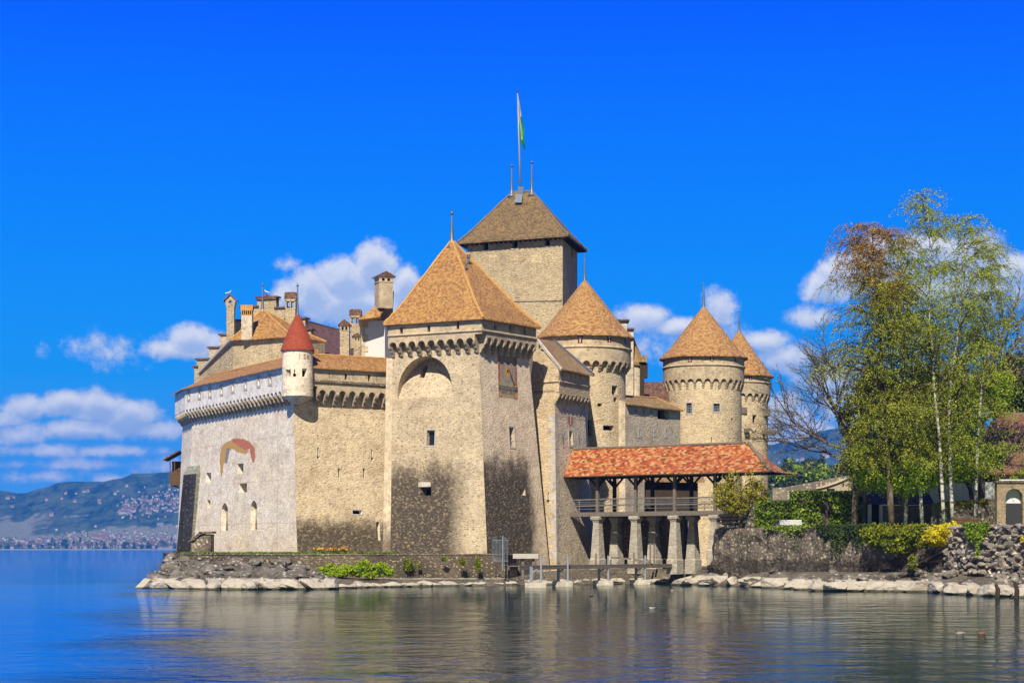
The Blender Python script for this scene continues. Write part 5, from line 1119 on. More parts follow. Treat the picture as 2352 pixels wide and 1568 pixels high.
# ================================================================== SHORE, WALLS, WATER
WL = [(392, 262), (352, 214), (329, 189), (345, 184), (500, 181.5), (620, 181), (750, 182.5), (857, 191), (1000, 196), (1139, 200.5), (1240, 205), (1400, 212), (1560, 212.8), (1700, 197), (1900, 173.5), (2100, 172), (2250, 157), (2350, 151), (2700, 135), (3400, 105)]
IN = [(398, 262, 3.1), (385, 226, 2.6), (395, 216, 2.4), (430, 212, 2.5), (560, 204.5, 2.4), (690, 200.2, 2.2), (800, 200.5, .75), (905, 201.2, .6), (1000, 202, .6), (1160, 203, .6), (1260, 212, 1.3), (1400, 216, 1.5), (1590, 216, 1.5), (1690, 204.5, 1.4), (1890, 186.5, 1.5), (2100, 178, 1.6), (2250, 168.5, 1.6), (2350, 163, 1.6), (2700, 150, 1.6), (3400, 120, 1.6)]
wl = [pl(*p) for p in WL]; inn_ = [at(pl(p[0], p[1]), p[2]) for p in IN]
sh = MB(); sub = 6
def poly_sub(pts): return [pts[i].lerp(pts[i+1], k/sub) for i in range(len(pts)-1) for k in range(sub)]+[pts[-1]]
A_, B_ = poly_sub(wl), poly_sub(inn_)
rng = random.Random(7); rings = []
for k, t in enumerate((-.25, 0, .15, .4, .7, 1.0)):
    r = []
    for a, b in zip(A_, B_):
        p = a.lerp(b, t); z = b.z*max(t, 0)**1.15 if t > 0 else t*4-.05
        n_ = noise.noise(Vector((p.x*.7, p.y*.7, 3)))*.25
        r.append((p.x+n_, p.y+n_*.5, z+(n_*.7 if 0 < t < 1 else 0)))
    rings.append(r)
rings.append([(p.x, 300 if i < 90 else 330, p.z) for i, p in enumerate(B_)])
sh.loft(rings, closed=False); struct(sh.build('shore_ground', M['shoal'], None, uv=False))
# low lake wall in front of the wing and clock tower
lw = thing('lake_wall', 'low lichened lake wall with coping running below the wing and the clock tower', 'wall', at(pl(800, 201.5), 0))
TL = [pl(396, 262), pl(395, 217.5), pl(560, 206), pl(690, 201.6), pl(905, 202.2), pl(1165, 203.8), pl(1186, 208)]
def wallrun(pts, z0, z1, th, mt, name, parent, batter=.15, dz=None):
    mb = MB(); fr_ = []
    for i, p in enumerate(pts):
        ns = []
        if i: ns.append(nrm2(pts[i-1], p))
        if i < len(pts)-1: ns.append(nrm2(p, pts[i+1]))
        n = sum(ns, Vector((0, 0, 0))).normalized(); fr_.append((p, n))
    rings = []
    for j, (p, n) in enumerate(fr_): 
        zz = z1[j] if isinstance(z1, list) else z1
        rings.append([at(p+n*batter, z0), at(p, zz), at(p-n*th, zz), at(p-n*th, z0)])
    mb.loft(rings); return mb.build(name, mt, parent)
wallrun(TL, -.3, 3.05, 1.2, M['bank'], 'wall_body', lw); wallrun([p for p in TL], 3.05, 3.2, 1.3, M['bank'], 'coping', lw, batter=.08)
gp_ = MB(); gp_.face([at(p, 3.1) for p in [TL[1]+Vector((.5, .6, 0))]+TL[2:6]]+[at(pl(1165, 212), 3.1), at(pl(690, 212), 3.1), at(pl(430, 240), 3.1)]); struct(gp_.build('terrace_ground', M['soil'], None))
def waterplane():
    m = bpy.data.materials.new('lake_water'); m.use_nodes = True; nt = m.node_tree; nt.nodes.clear(); out = nd(nt, 'ShaderNodeOutputMaterial')
    g = nd(nt, 'ShaderNodeNewGeometry'); pos = g.outputs['Position']; sp = nd(nt, 'ShaderNodeSeparateXYZ', i_Vector=pos)
    n1 = nz(nt, vmt(nt, 'MULTIPLY', pos, (1.0, .8, 1)), 1.05, 3, .55, .4); n2 = nz(nt, vmt(nt, 'MULTIPLY', pos, (1.2, .9, 1)), 3.6, 3, .6, .3); n3 = nz(nt, pos, .05, 3); n5 = nz(nt, vmt(nt, 'MULTIPLY', pos, (.5, 1, 1)), .16, 3)
    n0 = nz(nt, vmt(nt, 'MULTIPLY', pos, (1.0, .7, 1)), .7, 2, .5, .5); h = mth(nt, 'ADD', mth(nt, 'MULTIPLY', n0, 1.1), mth(nt, 'ADD', mth(nt, 'MULTIPLY', n1, .55), mth(nt, 'MULTIPLY', n2, .16)))
    yy = mth(nt, 'ADD', sp.outputs[1], mth(nt, 'MULTIPLY_ADD', n3, 30, -15))
    near = mth(nt, 'MULTIPLY_ADD', sstep(nt, yy, 150, 65), .86, .14)
    calm = mth(nt, 'MULTIPLY_ADD', sstep(nt, yy, 215, 190), .85, .15)
    wind = mth(nt, 'ADD', mth(nt, 'ADD', sp.outputs[0], mth(nt, 'MULTIPLY', sp.outputs[1], .171)), mth(nt, 'MULTIPLY_ADD', n3, 16, -8))
    breeze = mth(nt, 'MULTIPLY_ADD', sstep(nt, wind, 3, -5), 5.0, 1.0)
    patch = mth(nt, 'MULTIPLY_ADD', sstep(nt, n5, .35, .65), .5, .75)
    amp = mth(nt, 'MULTIPLY', mth(nt, 'MULTIPLY', mth(nt, 'MULTIPLY', near, calm), patch), breeze)
    bp = nd(nt, 'ShaderNodeBump', i_Height=mth(nt, 'MULTIPLY', h, amp), i_Strength=1.0, i_Distance=.12)
    gl = nd(nt, 'ShaderNodeBsdfGlossy', i_Roughness=.03, i_Color=(.95, .96, .90, 1), i_Normal=bp.outputs[0])
    df = nd(nt, 'ShaderNodeBsdfDiffuse', i_Color=mixc(nt, sstep(nt, wind, 2, -6), (.0, .016, .026), (.0, .105, .40)))
    fr = nd(nt, 'ShaderNodeFresnel', i_IOR=1.36, i_Normal=bp.outputs[0])
    ff = nd(nt, 'ShaderNodeFresnel', i_IOR=1.4); fac = mth(nt, 'MULTIPLY_ADD', ff.outputs[0], .34, mth(nt, 'MULTIPLY', fr.outputs[0], .30)); fac = mth(nt, 'MULTIPLY', fac, mth(nt, 'MULTIPLY_ADD', sstep(nt, wind, 2, -6), -.38, 1.08)); mx = nd(nt, 'ShaderNodeMixShader', i_Fac=fac); nt.links.new(df.outputs[0], mx.inputs[1]); nt.links.new(gl.outputs[0], mx.inputs[2]); nt.links.new(mx.outputs[0], out.inputs[0])
    mb = MB(); mb.face([(-6500, -400, 0), (6500, -400, 0), (6500, 6600, 0), (-6500, 6600, 0)]); return struct(mb.build('lake_water', m, None, recalc=False))
waterplane()
# ---------------------------------------------------------------- rocks
def rock_mesh(seed, mt, flat=.62):
    rg = random.Random(seed); bm = bmesh.new(); bmesh.ops.create_icosphere(bm, subdivisions=3, radius=1)
    pls = []
    for _ in range(11):
        v = Vector((rg.gauss(0, 1), rg.gauss(0, 1), rg.gauss(0, 1))).normalized(); pls.append((v, rg.uniform(.55, .85)))
    for v in bm.verts:
        p = v.co.copy()
        for n, d in pls:
            e = p.dot(n)-d
            if e > 0: p -= n*e
        p *= 1+.10*noise.noise(p*2.2+Vector((seed, 0, 0)))+.05*noise.noise(p*6+Vector((0, seed, 0)))
        v.co = Vector((p.x*1.25, p.y*.95, p.z*flat))
    me = bpy.data.meshes.new('rock'); bm.to_mesh(me); bm.free(); me.materials.append(mt); return me
RM = [rock_mesh(i+1, M['rock'], .55+.1*(i % 3)) for i in range(9)]
rng = random.Random(11)
def rock(p, s, label, group, cat='rock', name='rock', sq=1.0):
    o = bpy.data.objects.new(name, RM[rng.randrange(len(RM))]); COL.objects.link(o); o.location = p
    o.scale = (s*rng.uniform(.85, 1.25), s*rng.uniform(.8, 1.1), s*rng.uniform(.75, 1.1)*sq); o.rotation_euler = (rng.uniform(-.35, .35), rng.uniform(-.35, .35), rng.uniform(0, 6.28))
    tag(o, label, cat, group); return o
def lineat(pts, x):
    for (a, b) in zip(pts, pts[1:]):
        if a[0] <= x <= b[0] or b[0] <= x <= a[0]:
            if a[0] == b[0]: continue
            t = (x-a[0])/(b[0]-a[0]); return [u+(v-u)*t for u, v in zip(a, b)]
    return None
# dark riprap apron below the pale wing
for _ in range(150):
    t = rng.random()**.85*.95+.04; x = 338+(768-338)*rng.random()
    w_ = lineat(WL[3:], max(x, 345.1)); i_ = lineat(IN[2:], max(x, 395.1)); p = pl(x, w_[1]).lerp(at(pl(max(x, 372+22*t), i_[1]-1.0), i_[2]), t)
    if x > 700 and t > .5: continue
    p.z = i_[2]*t**1.0+rng.uniform(-.05, .3); rock(p, rng.uniform(.55, 1.15)*(1.1-.25*t), 'dark angular boulder in the rock apron below the pale wing', 'dark boulders of the rock apron')
x = 334
while x < 775:
    Y = (lineat(WL[3:], max(x, 345.1)))[1]; rock(at(pl(x, Y+.4+rng.uniform(-.3, .5)), .22), rng.uniform(1.0, 1.5), 'bleached white boulder at the waterline below the pale wing', 'white boulders along the castle waterline', sq=.95); x += rng.uniform(26, 44)
x = 785
while x < 1560:
    w_ = lineat(WL[3:], x); rock(at(pl(x, w_[1]+rng.uniform(.4, 2.2)), .05), rng.uniform(.5, 1.0), 'low bleached stone at the foot of the lake wall', 'pale stones at the lake wall foot', sq=.8); x += rng.uniform(9, 17)
x = 1575
while x < 2420:
    w_ = lineat(WL[3:], x); rock(at(pl(x, w_[1]+.5+rng.uniform(-.4, .7)), .3), rng.uniform(.9, 1.5), 'large bleached boulder at the waterline below the garden wall', 'white boulders below the garden wall', sq=1.05); x += rng.uniform(24, 42)
for _ in range(75):
    x = rng.uniform(1640, 2400); w_ = lineat(WL[3:], x); i_ = lineat(IN[2:], x); t = rng.uniform(.3, .95); p = pl(x, w_[1]).lerp(pl(x, i_[1]), t); p.z = i_[2]*t+rng.uniform(-.1, .25)
    rock(p, rng.uniform(.4, .95), 'dark weathered rock on the bank between garden wall and pale boulders', 'dark rocks on the garden bank')
rock(at(pl(1566, 203), .1), 1.5, 'lone pale flat boulder standing off the shore beside the landing stage', None, sq=.6)
rock(at(pl(1618, 199), .05), .6, 'small yellowish boulder in shallow water right of the lone flat boulder', None, sq=.7)
for x, Y in ((2289, 152.2), (2333, 148.5)):
    ps_ = MB(); c = pl(x, Y); ps_.tube([(c.x, c.y, -.5), (c.x+.1, c.y, .6), (c.x-.05, c.y+.1, 1.0 if x < 2300 else 1.25)], [.2, .18, .11], 8)
    tag(ps_.build('old_mooring_stump', M['darkwood'], None, uv=False), 'rotten timber stump, the %s of two rising among pale boulders' % ('broader' if x < 2300 else 'taller'), 'stump')
# ---------------------------------------------------------------- garden bank walls
gw = thing('garden_wall', 'long weathered lime-streaked garden retaining wall between footbridge and yellow shrubs', 'wall', at(pl(1800, 196), 0))
GL = [pl(1632, 214), pl(1645, 206.5), pl(1790, 196), pl(1985, 184), pl(2180, 175.5)]
def bumpy(o, amp, sc, cuts=0):
    bm = bmesh.new(); bm.from_mesh(o.data)
    bmesh.ops.subdivide_edges(bm, edges=bm.edges, cuts=cuts, use_grid_fill=True)
    off = woff(o)
    for v in bm.verts:
        w = v.co+off; v.co += Vector((noise.noise(w*sc), noise.noise(w*sc+Vector((7, 3, 1))), noise.noise(w*sc+Vector((1, 9, 4)))*.6))*amp
    bm.to_mesh(o.data); bm.free()
w_ = wallrun(GL, .6, [5.75, 5.75, 5.75, 5.65, 5.6], 1.0, M['garden_wall'], 'wall_body', gw, batter=.55); bumpy(w_, .32, .9, 14)
rw = thing('rubble_wall', 'dry rubble stone wall of loose grey blocks at the right edge, right of the ivy', 'wall', at(pl(2280, 165), 0))
RL = [pl(2176, 175), pl(2255, 167.5), pl(2352, 162), pl(2500, 152)]
w_ = wallrun(RL, .6, 5.3, 1.2, M['garden_wall'], 'wall_core', rw, batter=.5)
sf = MB(); rg = random.Random(5)
def addrock(mb, p, s, rot, seed):
    me = RM[seed % len(RM)]; k = len(mb.v); m4 = Matrix.Translation(p) @ Matrix.Rotation(rot, 4, 'Z') @ Matrix.Diagonal((*s, 1))
    mb.v += [tuple(m4 @ v.co) for v in me.vertices]; mb.f += [tuple(i+k for i in q.vertices) for q in me.polygons]; mb.m += [0]*len(me.polygons)
for (a, b) in zip(RL, RL[1:]):
    n = nrm2(a, b); d_ = (b-a); L_ = d_.length; d_ /= L_
    for r in range(8):
        z = 1.0+r*.6; s_ = rg.uniform(0, .4)
        while s_ < L_:
            w = rg.uniform(.26, .9); p = a+d_*(s_+w*.5)+n*(.42-.06*r+rg.uniform(-.12, .12)); addrock(sf, at(p, z+rg.uniform(-.22, .22)), (w*.6, .42, max(.26, w*rg.uniform(.45, .9))), math.atan2(d_.y, d_.x)+rg.uniform(-.2, .2), rg.randrange(99)); s_ += w*.95
    s_ = 0
    while s_ < L_:
        w = rg.uniform(.8, 1.6); addrock(sf, at(a+d_*(s_+w/2)+n*-.1, 5.5), (w*.6, .6, .4), math.atan2(d_.y, d_.x), rg.randrange(99)); s_ += w
sf.build('stone_facing', M['rubble'], rw, recalc=False, uv=False)
gg = MB(); gg.face([at(p, 5.55) for p in GL[1:]+RL[1:]]+[at(pl(3400, 130), 5.6), (150, 330, 6.4), (38, 330, 6.4), (32, 222, 5.6)]); struct(gg.build('garden_ground', M['grass'], None, recalc=False))
# ================================================================== FAR HILLS, TOWN
PROF = [(-1500, 1100), (-900, 1118), (-400, 1135), (-60, 1130), (0, 1128), (50, 1135), (86, 1122), (146, 1106.5), (198, 1107), (232, 1109), (275, 1099), (309, 1087.6), (344, 1090), (394, 1085), (500, 1060), (700, 1045), (1100, 1060), (1500, 1050), (1765, 1021), (1802, 1011.5), (1828, 1013), (1871, 993), (1906, 984), (1960, 980), (2100, 980), (2350, 980), (2800, 985), (3400, 1010), (4200, 1050)]
def hprof(x):
    for (a, ya), (b, yb) in zip(PROF, PROF[1:]):
        if a <= x <= b: t = (x-a)/(b-a); t = t*t*(3-2*t); return ya+(yb-ya)*t
    return 1100
HY0, HY1 = 6000.0, 7500.0
def hill_point(x, t):
    Y = HY0+(HY1-HY0)*t; e = (HY-hprof(x))*(.12*t+.88*(t**1.25)); z = EYE+e/FL*Y-(1-t)*EYE*1.4
    u = Vector(((x-CX)/FL*Y*.0011, Y*.0011, 0)); n = noise.fractal(u, 1.0, 2.0, 5)
    z += n*34*t*(1-t)*2.2*(.5+t) + (n*9+noise.noise(u*9)*4)*t**3
    return Vector(((x-CX)/FL*Y, Y, z))
def hillmat():
    m, nt, b = newmat('wooded_hills', .95, .05); g = nd(nt, 'ShaderNodeNewGeometry'); pos = g.outputs['Position']; sp = nd(nt, 'ShaderNodeSeparateXYZ', i_Vector=pos)
    pa = vmt(nt, 'MULTIPLY', pos, (1, .3, 1)); n = nz(nt, pa, .0045, 6, .6); n2 = nz(nt, pa, .018, 7, .7); n3 = nz(nt, pa, .06, 4, .6)
    wood = mixc(nt, sstep(nt, n2, .35, .65), (.006, .022, .007), (.10, .13, .05)); mead = mixc(nt, n3, (.05, .095, .03), (.09, .125, .05))
    hz = mth(nt, 'DIVIDE', sp.outputs[2], 245)
    wmask = sstep(nt, mth(nt, 'ADD', mth(nt, 'MULTIPLY', n, 1.6), mth(nt, 'MULTIPLY', hz, .75)), 1.02, 1.12)
    band = nd(nt, 'ShaderNodeTexWave', wave_type='BANDS', bands_direction='Z', i_Vector=pos, i_Scale=.09, i_Distortion=1.6, i_Detail=3.0); 
    vine = mixc(nt, n3, (.12, .14, .055), (.22, .22, .12)); vine = mixc(nt, mth(nt, 'MULTIPLY', sstep(nt, band.outputs[1], .80, .95), .8), vine, (.55, .50, .42))
    vine = mixc(nt, sstep(nt, n, .56, .62), vine, mead)
    low = mixc(nt, sstep(nt, n2, .45, .6), vine, wood)
    shoretree = sstep(nt, mth(nt, 'ADD', sp.outputs[2], mth(nt, 'MULTIPLY', n2, 24)), 30, 18)
    c = mixc(nt, wmask, vine, wood); c = mixc(nt, mth(nt, 'MULTIPLY', shoretree, .8), c, wood)
    nt.links.new(vmt(nt, 'MULTIPLY', c, (.62,)*3), b.inputs['Base Color'])
    bp = nd(nt, 'ShaderNodeBump', i_Height=n3, i_Strength=.6, i_Distance=9.0); nt.links.new(bp.outputs[0], b.inputs['Normal']); return m
hm = MB(); xs_ = [-1500+i*22 for i in range(260)]; T_ = 46
hm.loft([[hill_point(x, k/T_) for x in xs_] for k in range(T_+1)], closed=False)
hills = struct(hm.build('far_hills', hillmat(), None, uv=False, smooth=True))
bvh_v = [Vector(v) for v in hm.v]; BV = BVHTree.FromPolygons(bvh_v, hm.f)
def onhill(x, y, bv=None):
    d = Vector(((x-CX)/FL, 1, -(y-HY)/FL)).normalized(); h = (bv or BV).ray_cast(Vector((0, 0, EYE)), d); return h[0]
fw = {k: plain('far_'+k, c, var=.05) for k, c in dict(white=(.58, .56, .53), cream=(.50, .41, .30), pink=(.45, .38, .30), grey=(.36, .36, .36), red=(.26, .11, .075), brown=(.17, .09, .06), slate=(.13, .135, .15)).items()}
def house_mesh(w, d, h, rh, wall, roof, flat=False):
    mb = MB(); w *= .85; d *= .8; h *= .8; rh *= .9; mb.obox((-w/2, -d/2, -2), (w, 0, 0), (0, d, 0), (0, 0, h+2))
    if flat: mb.obox((-w/2-.2, -d/2-.2, h), (w+.4, 0, 0), (0, d+.4, 0), (0, 0, .5), 1)
    else:
        o = .5; mb.loft([[(-w/2-o, -d/2-o, h-.1), (w/2+o, -d/2-o, h-.1), (w/2+o, 0, h+rh)][:2]+[(w/2+o, d/2+o, h-.1), (-w/2-o, d/2+o, h-.1)], [(-w/2+rh*.5, -.05, h+rh), (w/2-rh*.5, -.05, h+rh), (w/2-rh*.5, .05, h+rh), (-w/2+rh*.5, .05, h+rh)]], 1)
    k = len(mb.f)
    fl_ = max(1, int(h/3))
    for r in range(fl_):
        for c in range(max(2, int(w/3))):
            x = -w/2+w*(c+.5)/max(2, int(w/3)); z = 1+r*3; mb.face([(x-.55, -d/2-.06, z), (x+.55, -d/2-.06, z), (x+.55, -d/2-.06, z+1.4), (x-.55, -d/2-.06, z+1.4)], 2)
    return mb.mesh('far_house', [fw[wall], fw[roof], M['void']], False, False)
kinds = [('white', 'red'), ('white', 'brown'), ('cream', 'red'), ('cream', 'brown'), ('pink', 'red'), ('white', 'slate'), ('grey', 'slate'), ('white', 'white')]
HM = [(house_mesh(*dims, a, b, b == 'white'), a, b) for (a, b) in kinds for dims in ((9, 8, 6, 3), (13, 9, 8, 3.5))]
rng = random.Random(21)
def farhouse(p, i, s, where, rot):
    me, a, b = HM[i]; o = bpy.data.objects.new('house', me); COL.objects.link(o); o.location = p; o.scale = (s, s, s); o.rotation_euler = (0, 0, rot)
    rf = {'white': 'flat white', 'red': 'red tiled', 'brown': 'brown tiled', 'slate': 'grey slate'}[b]
    tag(o, 'small %s house with %s roof %s' % (a, rf, where), 'house', 'houses '+where); return o
cnt = 0
while cnt < 175:       # lakeside town
    x = rng.uniform(-30, 420); y = HY+2.0-abs(rng.gauss(0, 14))-1.5
    if y < 1212 or (x < 120 and y < 1232): continue
    p = onhill(x, y)
    if p: farhouse(p, rng.randrange(len(HM)), rng.uniform(.75, 1.25), 'in the far lakeside town', rng.uniform(-.7, .7)); cnt += 1
cnt = 0
while cnt < 72:       # hillside village
    x = rng.uniform(285, 420); y = 1158+rng.gauss(0, 11)+(345-x)*.12
    p = onhill(x, y)
    if p: farhouse(p, rng.choice([0, 1, 4, 5, 8, 9, 2, 3]), rng.uniform(.8, 1.3), 'in the hillside village above the vineyards', rng.uniform(-.7, .7)); cnt += 1
for x, y in ((18, 1146), (32, 1143.5), (107, 1149.5), (143, 1146.5), (152, 1134.5), (175, 1134), (193, 1130.5), (201, 1129.5), (172, 1153), (230, 1156), (120, 1184), (28, 1165), (293, 1117), (265, 1135), (285, 1141), (228, 1151)):
    p = onhill(x, y)
    if p: farhouse(p, rng.choice([4, 5, 0, 2]), rng.uniform(1.0, 1.5), 'scattered on the wooded slope', rng.uniform(-.4, .4))
# the rest of both settlements, too small and too many to tell apart
hs_ = MB()
for _ in range(620):
    if rng.random() < .72: x, y = rng.uniform(-30, 420), HY+.6-abs(rng.gauss(0, 17))-2
    else: x = rng.uniform(270, 425); y = 1156+rng.gauss(0, 15)+(345-x)*.14
    if x < 120 and y < 1236: continue
    p = onhill(x, y)
    if not p: continue
    w, d, h, c = rng.uniform(5, 9), 6, rng.uniform(3.5, 6), rng.choice([0, 0, 0, 1, 2]); rfm = rng.choice([3, 3, 4, 4, 5, 0]); k = len(hs_.v); a = rng.uniform(-.6, .6)
    hs_.box((p.x, p.y, p.z+h/2-1), (w, d, h+2), a, c); ca, sa = math.cos(a), math.sin(a)
    q = lambda x_, y_, z_: (p.x+x_*ca-y_*sa, p.y+x_*sa+y_*ca, p.z+z_)
    for sg_ in (-1, 1): hs_.face([q(-w/2-.4, sg_*(d/2+.4), h-.1), q(w/2+.4, sg_*(d/2+.4), h-.1), q(w/2-.6, 0, h+2.3), q(-w/2+.6, 0, h+2.3)], rfm)
ho = hs_.build('distant_houses', [fw[k] for k in ('white', 'cream', 'pink', 'red', 'brown', 'slate')], None, recalc=False, uv=False); ho['kind'] = 'stuff'
def bigb(x0, x1, yb, yt, rf, wall, roof, name, label, cat):
    xm = (x0+x1)/2; p = onhill(xm, yb) or P(xm, yb, 6100); Y = p.y; w = (x1-x0)/FL*Y; h = (yb-yt)/FL*Y
    t = thing(name, label, cat, p); mb = MB(); mb.obox((p.x-w/2, Y, p.z-3), (w, 0, 0), (0, 14, 0), (0, 0, h+3)); mb.build('wall', fw[wall], t)
    if rf:
        hr = rf/FL*Y; mb = MB(); mb.loft([[(p.x-w/2-1, Y-1, p.z+h), (p.x+w/2+1, Y-1, p.z+h), (p.x+w/2+1, Y+15, p.z+h), (p.x-w/2-1, Y+15, p.z+h)], [(p.x-w/2+5, Y+6, p.z+h+hr), (p.x+w/2-5, Y+6, p.z+h+hr), (p.x+w/2-5, Y+8, p.z+h+hr), (p.x-w/2+5, Y+8, p.z+h+hr)]]); mb.build('roof', fw[roof], t)
    nb = max(3, int(w/5)); mb = MB()
    for r in range(max(1, int(h/4))):
        for c in range(nb): xx = p.x-w/2+w*(c+.5)/nb; z = p.z+1.5+r*4; mb.face([(xx-.9, Y-.08, z), (xx+.9, Y-.08, z), (xx+.9, Y-.08, z+2), (xx-.9, Y-.08, z+2)])
    mb.build('window_rows', M['void'], t, recalc=False, uv=False)
bigb(213, 250, 1239, 1232, 6.5, 'cream', 'red', 'lakeside_hotel', 'wide cream hotel with long red roof in the far lakeside town', 'hotel')
bigb(234, 262, 1249, 1243.5, 0, 'cream', 'red', 'pavilion', 'long low cream hall with flat roof near the far shore', 'hall')
bigb(338, 358, 1252, 1245, 3, 'cream', 'brown', 'apartment_house', 'cream apartment house by the far marina', 'building')
bigb(273, 294, 1180, 1174, 3, 'white', 'red', 'manor', 'large white manor standing at the left end of the hillside village', 'building')
bigb(361, 376, 1207, 1200, 0, 'grey', 'slate', 'apartment_block', 'grey apartment block alone among the far vineyards', 'building')
bigb(366, 398, 1259, 1256, 0, 'white', 'white', 'lake_pavilion', 'low white pavilion on the far shore next to the castle', 'building')
# ---------------------------------------------------------------- leaves and trees
class Leaves:
    def __init__(s): s.v = []; s.f = []
    def add(s, p, sz, rg, flat=0.0, el=1.5):
        a = Vector((rg.gauss(0, 1), rg.gauss(0, 1), rg.gauss(0, 1)*(1-flat))).normalized(); b = a.cross(Vector((rg.gauss(0, 1), rg.gauss(0, 1), rg.gauss(0, 1)))).normalized()
        a *= sz*el*.5; b *= sz*.5; k = len(s.v)
        s.v += [tuple(p-a), tuple(p+b), tuple(p+a), tuple(p-b)]; s.f.append((k, k+1, k+2, k+3))
    def build(s, name, mt, parent, kind=None):
        me = bpy.data.meshes.new(name); me.from_pydata(s.v, [], s.f); me.materials.append(mt); o = bpy.data.objects.new(name, me); COL.objects.link(o)
        if parent is not None: me.transform(Matrix.Translation(-woff(parent))); o.parent = parent
        return o
def barkmat(name, c1, c2, sc, zs):
    m, nt, b = newmat(name, .85, .15); g = nd(nt, 'ShaderNodeNewGeometry'); n = nz(nt, vmt(nt, 'MULTIPLY', g.outputs['Position'], (1, 1, zs)), sc, 5, .65)
    nt.links.new(mixc(nt, sstep(nt, n, .47, .58), c1, c2), b.inputs['Base Color']); return m
M['birch'] = barkmat('birch_bark', (.40, .38, .34), (.06, .05, .045), 1.5, 2.2); M['bark'] = barkmat('dark_bark', (.07, .052, .037), (.15, .115, .08), 2.0, .4); M['twig'] = plain('birch_twigs', (.055, .035, .022), var=.2)
M['leaf_birch'] = leafmat('birch_leaves', [(.15, .19, .014), (.29, .35, .022), (.44, .50, .045), (.56, .60, .08)], .45)
M['leaf_olive'] = leafmat('olive_spring_leaves', [(.07, .075, .010), (.18, .165, .014), (.30, .27, .025), (.40, .35, .04)], .35)
M['leaf_bright'] = leafmat('bright_spring_leaves', [(.08, .13, .008), (.19, .29, .010), (.32, .43, .014), (.43, .53, .022)], .4)
M['leaf_dark'] = leafmat('dark_evergreen_leaves', [(.010, .022, .008), (.022, .042, .012), (.05, .075, .016), (.09, .11, .02)], .15)
M['leaf_hedge'] = leafmat('hedge_leaves', [(.04, .075, .008), (.10, .17, .012), (.19, .27, .02), (.28, .33, .03)], .2, 1.6)
M['leaf_yellow'] = leafmat('golden_leaves', [(.20, .19, .008), (.42, .36, .012), (.62, .52, .02), (.70, .58, .03)], .3, 1.5)
M['leaf_lime'] = leafmat('lime_leaves', [(.025, .05, .006), (.08, .12, .008), (.19, .21, .010), (.42, .38, .015)], .3, 1.5)
def weepmat():
    m = leafmat('copper_to_olive_leaves', [(.15, .075, .014), (.29, .155, .025), (.40, .23, .04), (.48, .31, .06)], .3); nt = m.node_tree; g = nd(nt, 'ShaderNodeNewGeometry'); sp = nd(nt, 'ShaderNodeSeparateXYZ', i_Vector=g.outputs['Position'])
    n = nz(nt, g.outputs['Position'], .35, 3); k = sstep(nt, mth(nt, 'ADD', sp.outputs[2], mth(nt, 'MULTIPLY', n, 10)), 37, 29)
    b = nt.nodes['Principled BSDF']; old = b.inputs['Base Color'].links[0].from_socket
    gr = ramp(nt, mth(nt, 'ADD', mth(nt, 'MULTIPLY', g.outputs['Random Per Island'], .6), mth(nt, 'MULTIPLY_ADD', nz(nt, g.outputs['Position'], .9, 3), 1.2, -.4), clamp=True), [(0, (.09, .11, .008)), (.35, (.23, .26, .016)), (.7, (.36, .39, .028)), (1, (.46, .48, .045))])
    c = mixc(nt, k, old, gr); nt.links.new(c, b.inputs['Base Color'])
    for q in nt.nodes:
        if q.type == 'BSDF_TRANSLUCENT': nt.links.new(c, q.inputs[0])
    return m
M['leaf_weep'] = weepmat()
def along(pts, t):
    L = [0]; 
    for a, b in zip(pts, pts[1:]): L.append(L[-1]+(b-a).length)
    d = t*L[-1]
    for i in range(len(pts)-1):
        if d <= L[i+1] or i == len(pts)-2: k = (d-L[i])/max(1e-6, L[i+1]-L[i]); return pts[i].lerp(pts[i+1], k)
